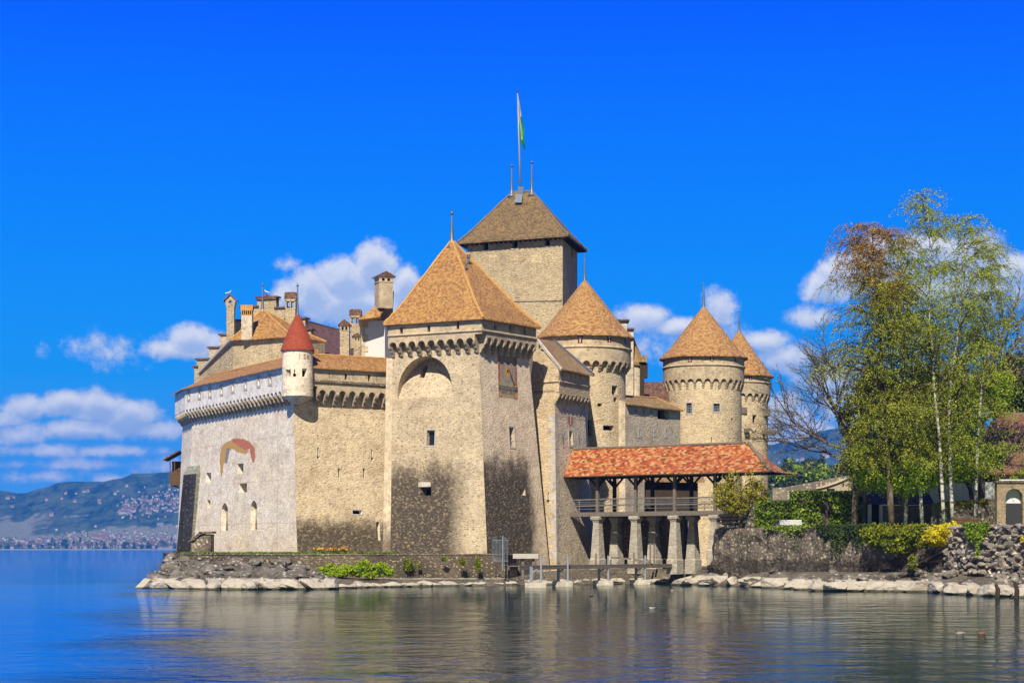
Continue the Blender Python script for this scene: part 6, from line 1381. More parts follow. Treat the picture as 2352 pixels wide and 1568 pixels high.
def grow(t, trunk, r0, r1, rg, nl=34, t0=.3, Lmax=4.5, shape=None, up=.9, droop=1.0, ntw=10, twl=2.0, nlf=14, lsz=.17, lmat='leaf_birch', tmat='birch', leaves=None, wood=None, azb=None, twr=.016):
    tm_ = MB(); n = 14; pts = [along(trunk, i/n) for i in range(n+1)]; tm_.tube(pts, [r0+(r1-r0)*(i/n)**.8 for i in range(n+1)], 8)
    tk = tm_.build('trunk', M[tmat], t, uv=False, smooth=True)
    lb = wood or MB(); lv = leaves or Leaves()
    for i in range(nl):
        h = t0+(1-t0)*((i+.5)/nl); base = along(trunk, min(h, .995)); f = (h-t0)/(1-t0)
        L = Lmax*(shape(f) if shape else (.55+.45*math.sin(math.pi*min(1, f*1.05+.1)))*(1-.55*f**3))*rg.uniform(.7, 1.2)
        az = rg.uniform(0, 2*math.pi) if azb is None else rg.gauss(*azb); d = Vector((math.cos(az), math.sin(az), up*rg.uniform(.6, 1.3))).normalized(); p = base.copy(); lp = [p.copy()]
        for s in range(6):
            p = p+d*L/6; lp.append(p.copy()); d = (d+Vector((rg.uniform(-.16, .16), rg.uniform(-.16, .16), -droop*.20*(s*.35+.2)))).normalized()
        rr_ = max(.03, (r0*.42)*(1-f*.75)*L/Lmax); lb.tube(lp, [rr_*(1-.85*k/6) for k in range(7)], 5)
        for j in range(ntw):
            u = .25+.75*(j+rg.random())/ntw; b_ = along(lp, min(u, .99)); a2 = rg.uniform(0, 2*math.pi); dd = Vector((math.cos(a2), math.sin(a2), rg.uniform(.1, .7))).normalized(); q = b_.copy(); tp = [q.copy()]; tl_ = twl*rg.uniform(.5, 1.25)
            for s in range(4):
                q = q+dd*tl_/4; tp.append(q.copy()); dd = (dd+Vector((rg.uniform(-.15, .15), rg.uniform(-.15, .15), -droop*.6))).normalized()
            if twr: lb.tube(tp, [twr, twr, twr*.8, twr*.7, twr*.5], 3)
            for k in range(nlf): w = along(tp, .15+.85*rg.random()); lv.add(w+Vector((rg.gauss(0, .09), rg.gauss(0, .09), rg.gauss(0, .09))), lsz*rg.uniform(.6, 1.3), rg)
    return lb, lv
def tr_pts(lst, Y): return [P(x, y, Y) for x, y in lst]
rg = random.Random(3)
# three tall birches
for lst, Y, lab, nl, Lm, kw in (
    ([(2168, 1202), (2158, 1007), (2146, 897), (2142, 800), (2132, 702), (2137, 620), (2136, 542), (2128, 462)], 186, 'tall white-barked birch in the centre of the clump, its bare tip rising highest', 40, 4.6, {}),
    ([(2188, 1202), (2180, 1014), (2181, 897), (2193, 819), (2201, 760), (2212, 683), (2217, 616), (2214, 540), (2212, 505)], 187.5, 'white-barked birch leaning right, with fine crown over the house side', 36, 4.8, {}),
    ([(2240, 1202), (2246, 1000), (2258, 860), (2276, 700), (2288, 570)], 190, 'airy birch at the right of the clump, leaning over the house roof', 30, 2.9, {}),
    ([(2080, 1204), (2086, 1000), (2078, 850), (2066, 700), (2062, 560)], 191, 'slim hidden birch between the copper top and the tall white trunks', 34, 4.2, {}),
    ([(2118, 1202), (2108, 1014), (2103, 905), (2095, 811), (2088, 740), (2080, 660)], 189, 'shorter white-barked birch left of the two tall ones', 28, 4.2, {})):
    t = thing('birch_tree', lab, 'tree', P(*lst[0], Y), 'birches on the garden bank')
    lb, lv = grow(t, tr_pts(lst, Y), .20, .03, rg, nl=int(nl*1.6), t0=.14, Lmax=Lm*1.55, up=.9, droop=1.0, ntw=15, twl=2.5, nlf=29, lsz=.088)
    lb.build('limbs', M['twig'], t, uv=False); lv.build('crown', M['leaf_birch'], t)
# weeping copper-topped birch
lst = [(2048, 1204), (2040, 1050), (2030, 900), (2020, 760), (2008, 620), (2003, 530)]
t = thing('weeping_birch', 'broad weeping birch with copper brown top and olive hanging branches left of the white trunks', 'tree', P(*lst[0], 188))
lb, lv = grow(t, tr_pts(lst, 188), .34, .05, rg, nl=92, t0=.16, Lmax=4.6, shape=lambda f: (.95+.25*math.sin(math.pi*f))*(1-.5*f**4), up=.6, droop=1.3, ntw=17, twl=3.2, nlf=42, lsz=.09, tmat='bark')
lb.build('limbs', M['twig'], t, uv=False); lv.build('crown', M['leaf_weep'], t)
# bare-branched trees by recursion
def branch(mb, lv, p, d, L, r, depth, rg, gn, leafn=0, lsz=.12, kink=.28):
    pts = [p.copy()]; q = p.copy(); n = 4
    for s in range(n): d = (d+Vector((rg.gauss(0, kink*.5), rg.gauss(0, kink*.5), rg.gauss(.03, kink*.35)))).normalized(); q = q+d*L/n; pts.append(q.copy())
    mb.tube(pts, [r*(1-.35*i/n) for i in range(n+1)], 5 if depth > 2 else 3)
    if depth == 0:
        for k in range(leafn): lv.add(along(pts, rg.random())+Vector((rg.gauss(0, .12), rg.gauss(0, .12), rg.gauss(0, .12))), lsz*rg.uniform(.6, 1.3), rg)
        return
    for k in range(gn):
        u = .45+.55*(k+rg.random())/gn; b = along(pts, min(.99, u)); ax = Vector((rg.gauss(0, 1), rg.gauss(0, 1), rg.gauss(.15, .7))).normalized(); nd_ = (d*.9+ax*.75).normalized(); branch(mb, lv, b, nd_, L*rg.uniform(.58, .8), max(.012, r*.58), depth-1, rg, gn, leafn, lsz, kink)
    branch(mb, lv, pts[-1], d, L*.75, max(.012, r*.62), depth-1, rg, gn, leafn, lsz, kink)
def baretree(lab, x, yb, Y, dirs, H, r, seed, leafn=0, mt='leaf_olive', depth=4, gn=3, name='bare_tree', group=None, p_=None):
    rg = random.Random(seed); p = p_ or P(x, yb, Y); t = thing(name, lab, 'tree', p, group); mb = MB(); tp = [p, p+Vector((.1, 0, H*.18)), p+Vector((-.1, .1, H*.36))]; tb = MB(); tb.tube(tp, [r, r*.85, r*.7], 8); tb.build('trunk', M['bark'], t, uv=False); lv = Leaves()
    for d, L, s in dirs: branch(mb, lv, tp[1].lerp(tp[2], s), Vector(d).normalized(), L, r*.5, depth, rg, gn, leafn)
    mb.build('limbs', M['bark'], t, uv=False)
    if leafn: lv.build('crown', M[mt], t)
baretree('bare-branched tree spreading left out of the weeping birch towards the castle', 1962, 1204, 193, [((-1, .1, .6), 5.0, .7), ((-.9, -.2, 1.1), 4.8, .9), ((-1, .3, .3), 4.4, .5), ((-.4, .2, 1.2), 4.0, 1)], 22, .3, 5, leafn=2, depth=4)
baretree('dark bare spreading tree rising right of the birches behind the green bushes', 2252, 1190, 205, [((-.5, .1, 1), 4.6, .9), ((.6, 0, 1), 4.8, 1), ((.9, .2, .5), 4.6, .7), ((-.9, .1, .55), 4.0, .6), ((.1, .1, 1.2), 5, 1)], 32, .45, 8, leafn=3, mt='leaf_bright', depth=4)
# bushy crowns made of many leaf clumps
def bushy(name, lab, cat, base, crown, clumps, per, lsz, mt, seed, trunk=.2, group=None, tpart='trunk', bias=(0, -1, .5), csz=.22):
    """crown = list of (centre, radii) ellipsoids."""
    rg = random.Random(seed); t = thing(name, lab, cat, base, group); lv = Leaves()
    for c, r in crown:
        c, r = Vector(c), Vector(r)
        for _ in range(clumps):
            u = Vector((rg.gauss(0, 1), rg.gauss(0, 1), rg.gauss(0, 1))).normalized(); k = rg.uniform(.55, 1.0)**.6; p = c+Vector((u.x*r.x, u.y*r.y, u.z*r.z))*k*rg.uniform(.85, 1.12); cs = csz*min(r)*rg.uniform(.6, 1.4)
            for _k in range(per): lv.add(p+Vector((rg.gauss(0, cs), rg.gauss(0, cs), rg.gauss(0, cs*.6))), lsz*rg.uniform(.6, 1.3), rg)
    if trunk:
        tb = MB(); b = Vector(base); tops = [Vector(c) for c, r in crown]; top = tops[0]; tb.tube([b, b.lerp(top, .5)+Vector((.1, 0, 0)), top], [trunk, trunk*.8, trunk*.3], 7)
        for tp in tops[1:]: tb.tube([b.lerp(top, .3), b.lerp(top, .3).lerp(tp, .6)+Vector((0, 0, .2)), tp], [trunk*.6, trunk*.45, trunk*.15], 5)
        for c, r in crown:
            for _ in range(7): u = Vector((rg.gauss(0, 1), rg.gauss(0, 1), rg.gauss(0, 1))).normalized(); tb.tube([Vector(c)-Vector((0, 0, r[2]*.4)), Vector(c)+Vector((u.x*r[0], u.y*r[1], u.z*r[2]))*.85], [trunk*.3, trunk*.08], 4)
        tb.build(tpart, M['bark'], t, uv=False)
    lv.build('crown', M[mt], t); return t
def ell(x, y, rx, ry, Y, dr=1.0): s = Y/FL; return (tuple(P(x, y, Y)), (rx*s, rx*s*dr, ry*s))
bushy('leafy_tree', 'bright spring-green tree filling the space below the birches on the right', 'tree', P(2240, 1195, 200), [ell(2200, 960, 50, 72, 200), ell(2165, 1000, 50, 70, 198), ell(2275, 895, 48, 44, 206), ell(2210, 1050, 48, 48, 196)], 130, 46, .19, 'leaf_bright', 31, .25)
bushy('leafy_tree', 'low yellow-green tree hanging over the garden shed roof', 'tree', P(2080, 1200, 192), [ell(2065, 1085, 72, 54, 190), ell(2135, 1060, 60, 62, 191), ell(2010, 1070, 52, 62, 192), ell(2095, 1000, 56, 66, 193), ell(2190, 1040, 46, 60, 192)], 150, 50, .15, 'leaf_bright', 32, .2)
bushy('leafy_tree', 'olive green tree mass at the left foot of the weeping birch', 'tree', P(1985, 1200, 196), [ell(1985, 1060, 48, 75, 196), ell(1965, 960, 36, 60, 197), ell(2010, 900, 45, 70, 198)], 110, 40, .16, 'leaf_olive', 33, .2)
bushy('leafy_tree', 'small light green tree in front of the red-brown roofed house', 'tree', P(2325, 1150, 194), [ell(2290, 1050, 22, 24, 194), ell(2345, 1092, 20, 18, 194)], 16, 24, .14, 'leaf_bright', 34, .16)
bushy('evergreen_tree', 'dark evergreen tree behind the house at the right edge', 'tree', P(2340, 1100, 228), [ell(2335, 880, 42, 70, 228), ell(2360, 960, 60, 80, 230), ell(2310, 930, 30, 45, 230)], 130, 30, .30, 'leaf_dark', 35, .3)
bushy('leafy_tree', 'mid green tree closing the gap behind the birch trunks', 'tree', P(2140, 1180, 230), [ell(2120, 980, 70, 90, 230), ell(2180, 900, 60, 60, 232), ell(2070, 940, 50, 70, 231)], 110, 26, .32, 'leaf_olive', 36, .3)
bushy('evergreen_bush', 'dark green bush standing behind the concrete wall below the house', 'bush', P(2200, 1140, 212), [ell(2195, 1075, 50, 40, 212), ell(2250, 1060, 40, 42, 213), ell(2140, 1090, 40, 35, 212)], 90, 26, .26, 'leaf_dark', 37, .15)
bushy('leafy_tree', 'airy light green tree filling the clump behind the two tallest trunks', 'tree', P(2170, 1195, 196), [ell(2110, 820, 70, 90, 196), ell(2200, 860, 70, 90, 197), ell(2160, 700, 70, 80, 197), ell(2240, 760, 50, 70, 198), ell(2060, 720, 40, 80, 195)], 60, 42, .10, 'leaf_birch', 38, .22, csz=.3)
# small olive-like tree at the bridge end
bushy('small_tree', 'small gnarled grey-green tree in front of the right end of the footbridge', 'tree', P(1702, 1206, 203.5), [ell(1700, 1118, 46, 40, 203.5), ell(1665, 1140, 28, 30, 203), ell(1738, 1135, 26, 28, 204), ell(1690, 1165, 30, 18, 203)], 70, 17, .17, 'leaf_olive', 41, .17, csz=.2)
def drape(name, lab, x0, x1, pts, ztop, zlo, mt, seed, n, lsz=.14, off=.5):
    rg = random.Random(seed); lv = Leaves()
    for _ in range(n):
        x = rg.uniform(x0, x1); k = (x-x0)/(x1-x0); env = math.sin(math.pi*min(1, max(0, k)))**.8*(.25+1.5*abs(noise.noise(Vector((x*.11, seed, 0))))); d = rg.random()**1.5*env; z = ztop-(ztop-zlo)*d
        Y = None
        for a, b in zip(pts, pts[1:]):
            xa, xb = CX+a.x/a.y*FL, CX+b.x/b.y*FL
            if xa <= x <= xb: q = a.lerp(b, (x-xa)/(xb-xa)); nn = nrm2(a, b); break
        else: continue
        lv.add(at(q, z)+nn*(off*(.35+.65*(ztop-z)/max(.1, ztop))+rg.uniform(-.1, .28))+Vector((0, 0, .25*(rg.random()-.2))), lsz*rg.uniform(.6, 1.3), rg)
    return tag(lv.build(name, M[mt], None), lab, 'ivy')
# ================================================================== GARDEN
def hedge(name, lab, x0, x1, yt, Y, dep, mt, seed, skip=None, zb=5.5, lsz=.2, dens_=70, lcol='leaf_hedge'):
    rg = random.Random(seed); t = thing(name, lab, 'hedge', at(pl((x0+x1)/2, Y), zb)); a, b = PX(x0, Y), PX(x1, Y); zt = PZ(yt, Y)
    core = MB(); lv = Leaves(); n = int((b-a)/.12)
    core.loft([[(a+.25, Y+.3, zb), (b-.25, Y+.3, zb), (b-.25, Y+dep-.2, zb), (a+.25, Y+dep-.2, zb)], [(a+.25, Y+.3, zt-.25), (b-.25, Y+.3, zt-.25), (b-.25, Y+dep-.2, zt-.25), (a+.25, Y+dep-.2, zt-.25)]])
    for _ in range(int((b-a)*(zt-zb)*dens_)):
        x, z = rg.uniform(a, b), rg.uniform(zb, zt); bul = .22*noise.noise(Vector((x*.6, z*.6, seed)))+.1*noise.noise(Vector((x*2, z*2, seed)))
        if skip and skip(CX+x/Y*FL, HY-(z-EYE)/Y*FL): continue
        lv.add(Vector((x, Y+.1-bul+rg.uniform(-.1, .2), z)), lsz*rg.uniform(.6, 1.3), rg)
    for _ in range(int((b-a)*dep*dens_)): x, y = rg.uniform(a, b), rg.uniform(0, dep); lv.add(Vector((x, Y+y, zt-.08+.14*noise.noise(Vector((x*.8, y, seed)))+rg.uniform(-.12, .1))), lsz*rg.uniform(.6, 1.3), rg)
    for _ in range(int(dep*(zt-zb)*dens_)):
        y, z = rg.uniform(0, dep), rg.uniform(zb, zt)
        for xx in (a, b): lv.add(Vector((xx+rg.uniform(-.12, .12), Y+y, z)), lsz*rg.uniform(.6, 1.3), rg)
    core.build('dark_core', M['soil'], t, uv=False); lv.build('foliage', M[lcol], t); return t  # core is a solid dark box standing in for the shaded hedge inside
hedge('clipped_hedge', 'lower clipped green hedge between the leaning stone pillar and the taller hedge', 1741, 1830, 1151, 201, 2.2, 'leaf_hedge', 51)
vsk = lambda x, y: (abs(x-1898) < (4+max(0, 1215-y)*.17 if y > 1158 else 16) and y > 1152)
hedge('clipped_hedge', 'taller clipped green hedge with a dark gap, beside the timber shed', 1824, 1990, 1128, 199.5, 2.4, 'leaf_hedge', 52, skip=vsk)
tb = MB(); tb.tube([P(1900, 1213, 199.3), P(1899, 1180, 199.4), P(1896, 1158, 199.5)], [.14, .12, .1], 7); tag(tb.build('sapling', M['bark'], None, uv=False), 'thin bare stem standing in the dark gap of the tall hedge', 'stem')
lp = MB(); yp = 203; lp.loft([[P(1711, 1212, yp), P(1733, 1212, yp), P(1733, 1212, yp)+Vector((0, 1, 0)), P(1711, 1212, yp)+Vector((0, 1, 0))], [P(1731, 1151, yp), P(1741, 1152, yp), P(1741, 1152, yp)+Vector((0, 1, 0)), P(1731, 1151, yp)+Vector((0, 1, 0))]])
tag(lp.build('leaning_pillar', M['garden_wall'], None), 'leaning grey stone pillar left of the clipped hedge', 'pillar')
st = thing('stone_stub', 'short stub of rough piled stone wall under the small gnarled tree', 'wall', at(pl(1675, 205), 5.6)); sf = MB(); rg = random.Random(9)
for r in range(4):
    for c in range(4-(r > 2)):
        p = P(1660+c*13, 1209-r*9, 204.5); addrock(sf, p, (.42, .5, .27), rg.uniform(-.3, .3), rg.randrange(50))
sf.build('piled_stones', M['rubble'], st, recalc=False, uv=False)
def bench(x0, x1, ys, yb, Y, lab, mt):
    t = thing('garden_bench', lab, 'bench', at(pl((x0+x1)/2, Y), 5.55)); a, b = PX(x0, Y), PX(x1, Y)
    mb = MB()
    for i in range(4): mb.obox((a, Y+i*.11, 6.0), (b-a, 0, 0), (0, .09, 0), (0, 0, .05))
    mb.build('seat', mt, t); mb = MB()
    for i in range(4): mb.obox((a, Y+.45+i*.03, 6.12+i*.12), (b-a, 0, 0), (0, .04, 0), (0, 0, .09))
    mb.build('backrest', mt, t)
    for x in (a+.2, b-.3):
        for y in (0, .42): mb = MB(); mb.obox((x, Y+y, 5.5), (.08, 0, 0), (0, .08, 0), (0, 0, .5)); mb.build('leg', M['iron'], t)
bench(1792, 1843, 1200, 1213, 198.0, 'pale slatted garden bench in front of the clipped hedges', M['conc'])
bench(2190, 2255, 1187, 1199, 184, 'weathered brown slatted bench in front of the mossy stone wall', M['brownwood'])
for x, lab in ((1786, 'purple flower clump at the left end of the pale bench'), (1850, 'purple flower clump at the right end of the pale bench')):
    lv = Leaves(); rg = random.Random(int(x)); c = P(x, 1209, 197.6)
    for _ in range(70): lv.add(c+Vector((rg.gauss(0, .22), rg.gauss(0, .15), rg.gauss(0, .15))), .12, rg)
    if 'leaf_purple' not in M: M['leaf_purple'] = leafmat('purple_flowers', [(.10, .02, .16), (.22, .05, .33), (.06, .10, .02)], .2)
    tag(lv.build('flower_clump', M['leaf_purple'], None), lab, 'flowers')
# shed
sd_ = thing('garden_shed', 'low dark-roofed timber shed with white posts, in the shade of the birches', 'shed', at(pl(2055, 199), 5.5)); Ys = 199
mb = MB(); mb.obox((PX(2020, Ys), Ys, 5.4), (PX(2142, Ys)-PX(2020, Ys), 0, 0), (0, 4, 0), (0, 0, PZ(1160, Ys)-5.4)); mb.build('wall', M['tan_wall'], sd_)
mb = MB(); mb.obox((PX(1992, Ys), Ys+.4, 5.4), (PX(2022, Ys)-PX(1992, Ys), 0, 0), (0, 3.6, 0), (0, 0, PZ(1155, Ys)-5.4)); mb.build('timber_wall', M['darkwood'], sd_)
for x in (1997, 2023): mb = MB(); mb.obox((PX(x-4, Ys), Ys-.25, 5.4), (.34, 0, 0), (0, .34, 0), (0, 0, PZ(1150, Ys)-5.4)); mb.build('white_post', M['white'], sd_)
mb = MB(); r0 = P(1970, 1157, Ys-.8); mb.loft([[r0, P(2148, 1160, Ys-.8), P(2148, 1160, Ys+5), P(1970, 1157, Ys+5)], [P(2005, 1124, Ys+1.5), P(2130, 1124, Ys+1.5), P(2130, 1124, Ys+2.5), P(2005, 1124, Ys+2.5)]]); mb.build('roof', M['dark_tile'], sd_)
cw = thing('concrete_wall', 'plain pale grey concrete wall between birch trunks and arched gateway', 'wall', at(pl(2208, 206), 6)); Yc_ = 206
mb = MB(); mb.loft([[P(2131, 1155, Yc_), P(2284, 1148, Yc_), P(2284, 1148, Yc_)+Vector((0, .4, 0)), P(2131, 1155, Yc_)+Vector((0, .4, 0))], [P(2131, 1111, Yc_), P(2283, 1106, Yc_), P(2283, 1106, Yc_)+Vector((0, .4, 0)), P(2131, 1111, Yc_)+Vector((0, .4, 0))]]); mb.build('panel', M['conc'], cw)
mb = MB()
for x in (2170, 2212, 2250): mb.obox(P(x, 1149, Yc_-.02), (.03, 0, 0), (0, .03, 0), (0, 0, 1.6))
mb.build('joints', M['grey_wall'], cw)
mw = thing('mossy_wall', 'mossy old stone wall below the concrete wall, behind the brown bench', 'wall', at(pl(2230, 192), 5.5)); Ym = 192
mb = MB(); mb.loft([[P(2140, 1212, Ym), P(2294, 1212, Ym), P(2294, 1212, Ym)+Vector((0, .7, 0)), P(2140, 1212, Ym)+Vector((0, .7, 0))], [P(2140, 1156, Ym), P(2294, 1143, Ym), P(2294, 1143, Ym)+Vector((0, .7, 0)), P(2140, 1156, Ym)+Vector((0, .7, 0))]]); o_ = mb.build('wall_body', M['garden_wall'], mw); bumpy(o_, .14, 1.2, 10)
lv = Leaves(); rg = random.Random(77)
for _ in range(1300):
    x = rg.uniform(2150, 2270); p = P(x, 1156-(x-2140)*.084+abs(rg.gauss(0, 7)), Ym-.12); lv.add(p+Vector((0, rg.uniform(-.05, .3), 0)), .17, rg)
lv.build('ivy', M['leaf_olive'], mw)
ga = thing('arched_gateway', 'weathered stone gateway with round arch and grey panelled door at the right edge', 'gateway', at(pl(2325, 186), 5.5)); Yg = 186
cgt = MB(); arcs = [(2310, 1200), (2349, 1200)]; zt_ = PZ(1122, Yg); xa, xb = PX(2310, Yg), PX(2349, Yg); rr_ = (xb-xa)/2; zsp = zt_-rr_
sh_ = [(xa, 5.0), (xb, 5.0)]+[((xa+xb)/2+math.cos(math.pi*i/14)*rr_, zsp+math.sin(math.pi*i/14)*rr_) for i in range(15)]
cgt.loft([[(x, Yg-1, z) for x, z in sh_], [(x, Yg+3, z) for x, z in sh_]])
mb = MB(); mb.obox((PX(2290, Yg), Yg, 5.2), (PX(2400, Yg)-PX(2290, Yg), 0, 0), (0, .8, 0), (0, 0, PZ(1108, Yg)-5.2)); mb.build('wall', M['tan_wall'], ga, cutters=cgt)
mb = MB(); mb.obox((PX(2286, Yg), Yg-.15, PZ(1108, Yg)), (PX(2400, Yg)-PX(2286, Yg), 0, 0), (0, 1.1, 0), (0, 0, .2)); mb.build('coping', M['bank'], ga)
mb = MB(); mb.obox((xa+.02, Yg+.45, 5.3), (rr_*2-.1, 0, 0), (0, .1, 0), (0, 0, zsp-.55-5.3)); mb.build('door', M['iron'], ga)
mb = MB(); mb.obox((xa-.4, Yg+.85, zsp-.9), (rr_*2+.8, 0, 0), (0, .05, 0), (0, 0, 2.6)); mb.build('grey_panel', M['conc'], ga)
# house
hs = thing('brown_roof_house', 'house with big faded red-brown hipped roof half hidden by trees at the right edge', 'house', at(pl(2330, 212), 6)); Yh = 210
mb = MB(); A_, B_, C_, D_, E_ = P(2268, 1086, Yh), P(2520, 1086, Yh), P(2520, 948, Yh+9), P(2300, 949, Yh+9), P(2257, 992, Yh+6.5)
F_ = P(2262, 1000, Yh+6); mb.face([A_, B_, C_, D_, E_]); bk_ = Vector((0, 18, 0)); mb.face([C_, D_, D_+Vector((8, 9, -9)), C_+Vector((0, 9, -9))]); mb.face([A_, E_, D_, A_+Vector((0, 18, 0))]); mb.build('roof', M['house_tile'], hs, recalc=False)
mb = MB(); mb.obox(A_+Vector((.7, .6, -6)), (B_-A_), (0, 16, 0), (0, 0, 5.9)); mb.build('wall', M['tan_wall'], hs)
mb = MB(); mb.beam(A_+Vector((0, -.05, -.12)), B_+Vector((0, -.05, -.12)), .16, .16); mb.build('gutter', M['shutter'], hs)
mb = MB(); mb.beam(D_, C_, .3, .22); mb.build('ridge_tiles', M['ridge_grey'], hs)
sg2 = thing('notice_board', 'dark notice board with pale panel on two legs above the concrete wall', 'notice board', P(2230, 1105, 207))
mb = MB(); mb.obox(P(2220, 1086, 207), (PX(2239, 207)-PX(2220, 207), 0, 0), (0, .12, 0), (0, 0, PZ(1062, 207)-PZ(1086, 207))); mb.build('board', M['iron'], sg2)
mb = MB(); mb.obox(P(2221, 1098, 206.9), (PX(2238, 207)-PX(2221, 207), 0, 0), (0, .1, 0), (0, 0, PZ(1088, 207)-PZ(1098, 207))); mb.build('pale_panel', M['conc'], sg2)
for x in (2221, 2237): mb = MB(); mb.tube([P(x, 1112, 207.1), P(x, 1064, 207.1)], .04, 6); mb.build('leg', M['iron'], sg2, uv=False)
# shrubs on the bank
def shrub(name, lab, lst, n, per, lsz, mt, seed, cat='shrub', csz=.22): return bushy(name, lab, cat, tuple(Vector(lst[0][0])-Vector((0, -.6, lst[0][1][2]))), lst, n, per, lsz, mt, seed, .06, tpart='stems', csz=csz)
shrub('spreading_shrub', 'wide dark to lime green shrub hanging over the garden wall left of the golden bush', [ell(2018, 1230, 34, 26, 181), ell(2062, 1237, 44, 32, 179.5), ell(2108, 1225, 38, 22, 178.5)], 110, 34, .17, 'leaf_lime', 61)
shrub('golden_bush', 'rounded bright golden yellow bush on top of the bank', [ell(2180, 1227, 40, 24, 175), ell(2150, 1233, 24, 17, 175)], 130, 36, .15, 'leaf_yellow', 62)
shrub('trailing_yellow_shrub', 'thin yellow-green shrub trailing down the bank under the golden bush', [ell(2095, 1290, 9, 18, 176), ell(2120, 1250, 18, 10, 176), ell(2200, 1255, 12, 16, 174)], 30, 18, .13, 'leaf_lime', 63)
drape('ivy_curtain', 'dark green ivy curtain hanging down the rubble wall right of the golden bush', 2226, 2280, RL, 5.7, 1.6, 'leaf_hedge', 64, 3600, .15, .75)
drape('hanging_ivy', 'dark ivy hanging over the garden wall left of the wide lime shrub', 1885, 2005, GL, 5.8, 2.2, 'leaf_dark', 66, 5200)
drape('hanging_ivy', 'thin olive creeper trailing over the garden wall below the pale bench', 1760, 1880, GL, 5.85, 4.2, 'leaf_hedge', 67, 600)
shrub('yellow_sprig', 'small yellow shrub poking in at the right edge of the rubble wall', [ell(2351, 1238, 6, 8, 161)], 14, 14, .13, 'leaf_yellow', 65)
for (x, y, s, sd2) in ((2150, 1290, 1.5, 71), (1950, 1302, 1.3, 72), (2030, 1306, 1.0, 73)):
    rg = random.Random(sd2); mb = MB(); c = P(x, y, 176 if x > 2100 else 180)
    for _ in range(70):
        a_ = Vector((rg.gauss(0, 1), rg.gauss(0, .5)-.3, abs(rg.gauss(.6, .5)))).normalized()*s*rg.uniform(.5, 1.2); o_ = c+Vector((rg.gauss(0, s*.5), rg.gauss(0, .3), 0)); mb.tube([o_, o_+a_*.5+Vector((0, 0, .1)), o_+a_+Vector((rg.gauss(0, .2), 0, -.1))], [.018, .014, .008], 3)
    tag(mb.build('dead_brush', M['twig'], None, uv=False), {71: 'reddish dead brush under the golden bush', 72: 'tangle of bare twigs at the foot of the garden wall', 73: 'small bare twig heap below the wide lime shrub'}[sd2], 'brush')
# vegetation on the lake wall
shrub('wall_shrub', 'leafy green shrub at the foot of the lake wall, the left of two', [ell(738, 1312, 15, 11, 198.6), ell(756, 1306, 17, 13, 198.8), ell(776, 1314, 15, 9, 198.4), ell(793, 1310, 12, 12, 198.7), ell(727, 1319, 10, 7, 198.4), ell(765, 1320, 26, 6, 198.0)], 50, 20, .14, 'leaf_bright', 81)
shrub('wall_shrub', 'leafy green shrub at the foot of the lake wall, nearer the clock tower', [ell(816, 1309, 14, 12, 199.5), ell(836, 1301, 17, 15, 199.7), ell(858, 1308, 17, 12, 199.8), ell(876, 1303, 14, 12, 199.9), ell(895, 1314, 13, 8, 199.8), ell(850, 1319, 32, 6, 199.2)], 50, 20, .14, 'leaf_bright', 82)
for i, (x, y, rx, ry, lab) in enumerate(((937, 1296, 11, 14, 'broad mossy ivy patch on the lake wall below the clock tower'), (1020, 1283, 6, 6, 'tiny ivy tuft on the lake wall coping'), (1062, 1289, 8, 9, 'hanging moss tuft in the middle of the lake wall'), (1097, 1295, 6, 18, 'narrow trailing ivy strand on the lake wall near the iron gate'), (962, 1298, 4, 5, 'small round moss tuft on the lake wall'))):
    lv = Leaves(); rg = random.Random(90+i); s_ = 201.7/FL
    for _ in range(int(rx*ry*3.2)+40): lv.add(P(x, y, 201.75)+Vector((rg.gauss(0, rx*s_*.45), rg.uniform(-.12, .12), rg.gauss(0, ry*s_*.45))), .13, rg)
    tag(lv.build('wall_ivy', M['leaf_lime'], None), lab, 'ivy')
# grass strip and tulips
rg = random.Random(14); lv = Leaves()
fr_ = [TL[1]+Vector((.6, .8, 0))]+[p+Vector((0, .55, 0)) for p in TL[2:5]]
for _ in range(5200):
    i = rg.choice([0, 1, 1, 2, 2, 2]); a, b = fr_[i], fr_[i+1]; p = a.lerp(b, rg.random())+Vector((0, rg.uniform(.3, 2.6), 0)); lv.add(at(p, 3.15+rg.uniform(0, .16)), .14, rg, 0, 2.2)
struct(lv.build('grass_strip', M['grass'], None), 'stuff')
M['tulip_y'], M['tulip_r'], M['stem'] = plain('tulip_yellow', (.70, .42, .02), .6), plain('tulip_orange', (.62, .13, .02), .6), plain('tulip_leaf', (.06, .16, .03), .6)
def tulip_mesh(mt):
    mb = MB(); mb.tube([(0, 0, 0), (.01, 0, .3)], .012, 4, 1); mb.lathe((.01, 0), [(.01, .29), (.05, .33), (.06, .38), (.045, .44)], 7, 0)
    for a in (0, 2.1, 4.2): d = Vector((math.cos(a), math.sin(a), 0)); mb.face([d*.01, d*.1+Vector((-d.y*.03, d.x*.03, .16)), d*.14+Vector((0, 0, .26)), d*.1+Vector((d.y*.03, -d.x*.03, .16))], 1)
    return mb.mesh('tulip', [mt, M['stem']], False, False)
TM = [tulip_mesh(M['tulip_y']), tulip_mesh(M['tulip_r'])]
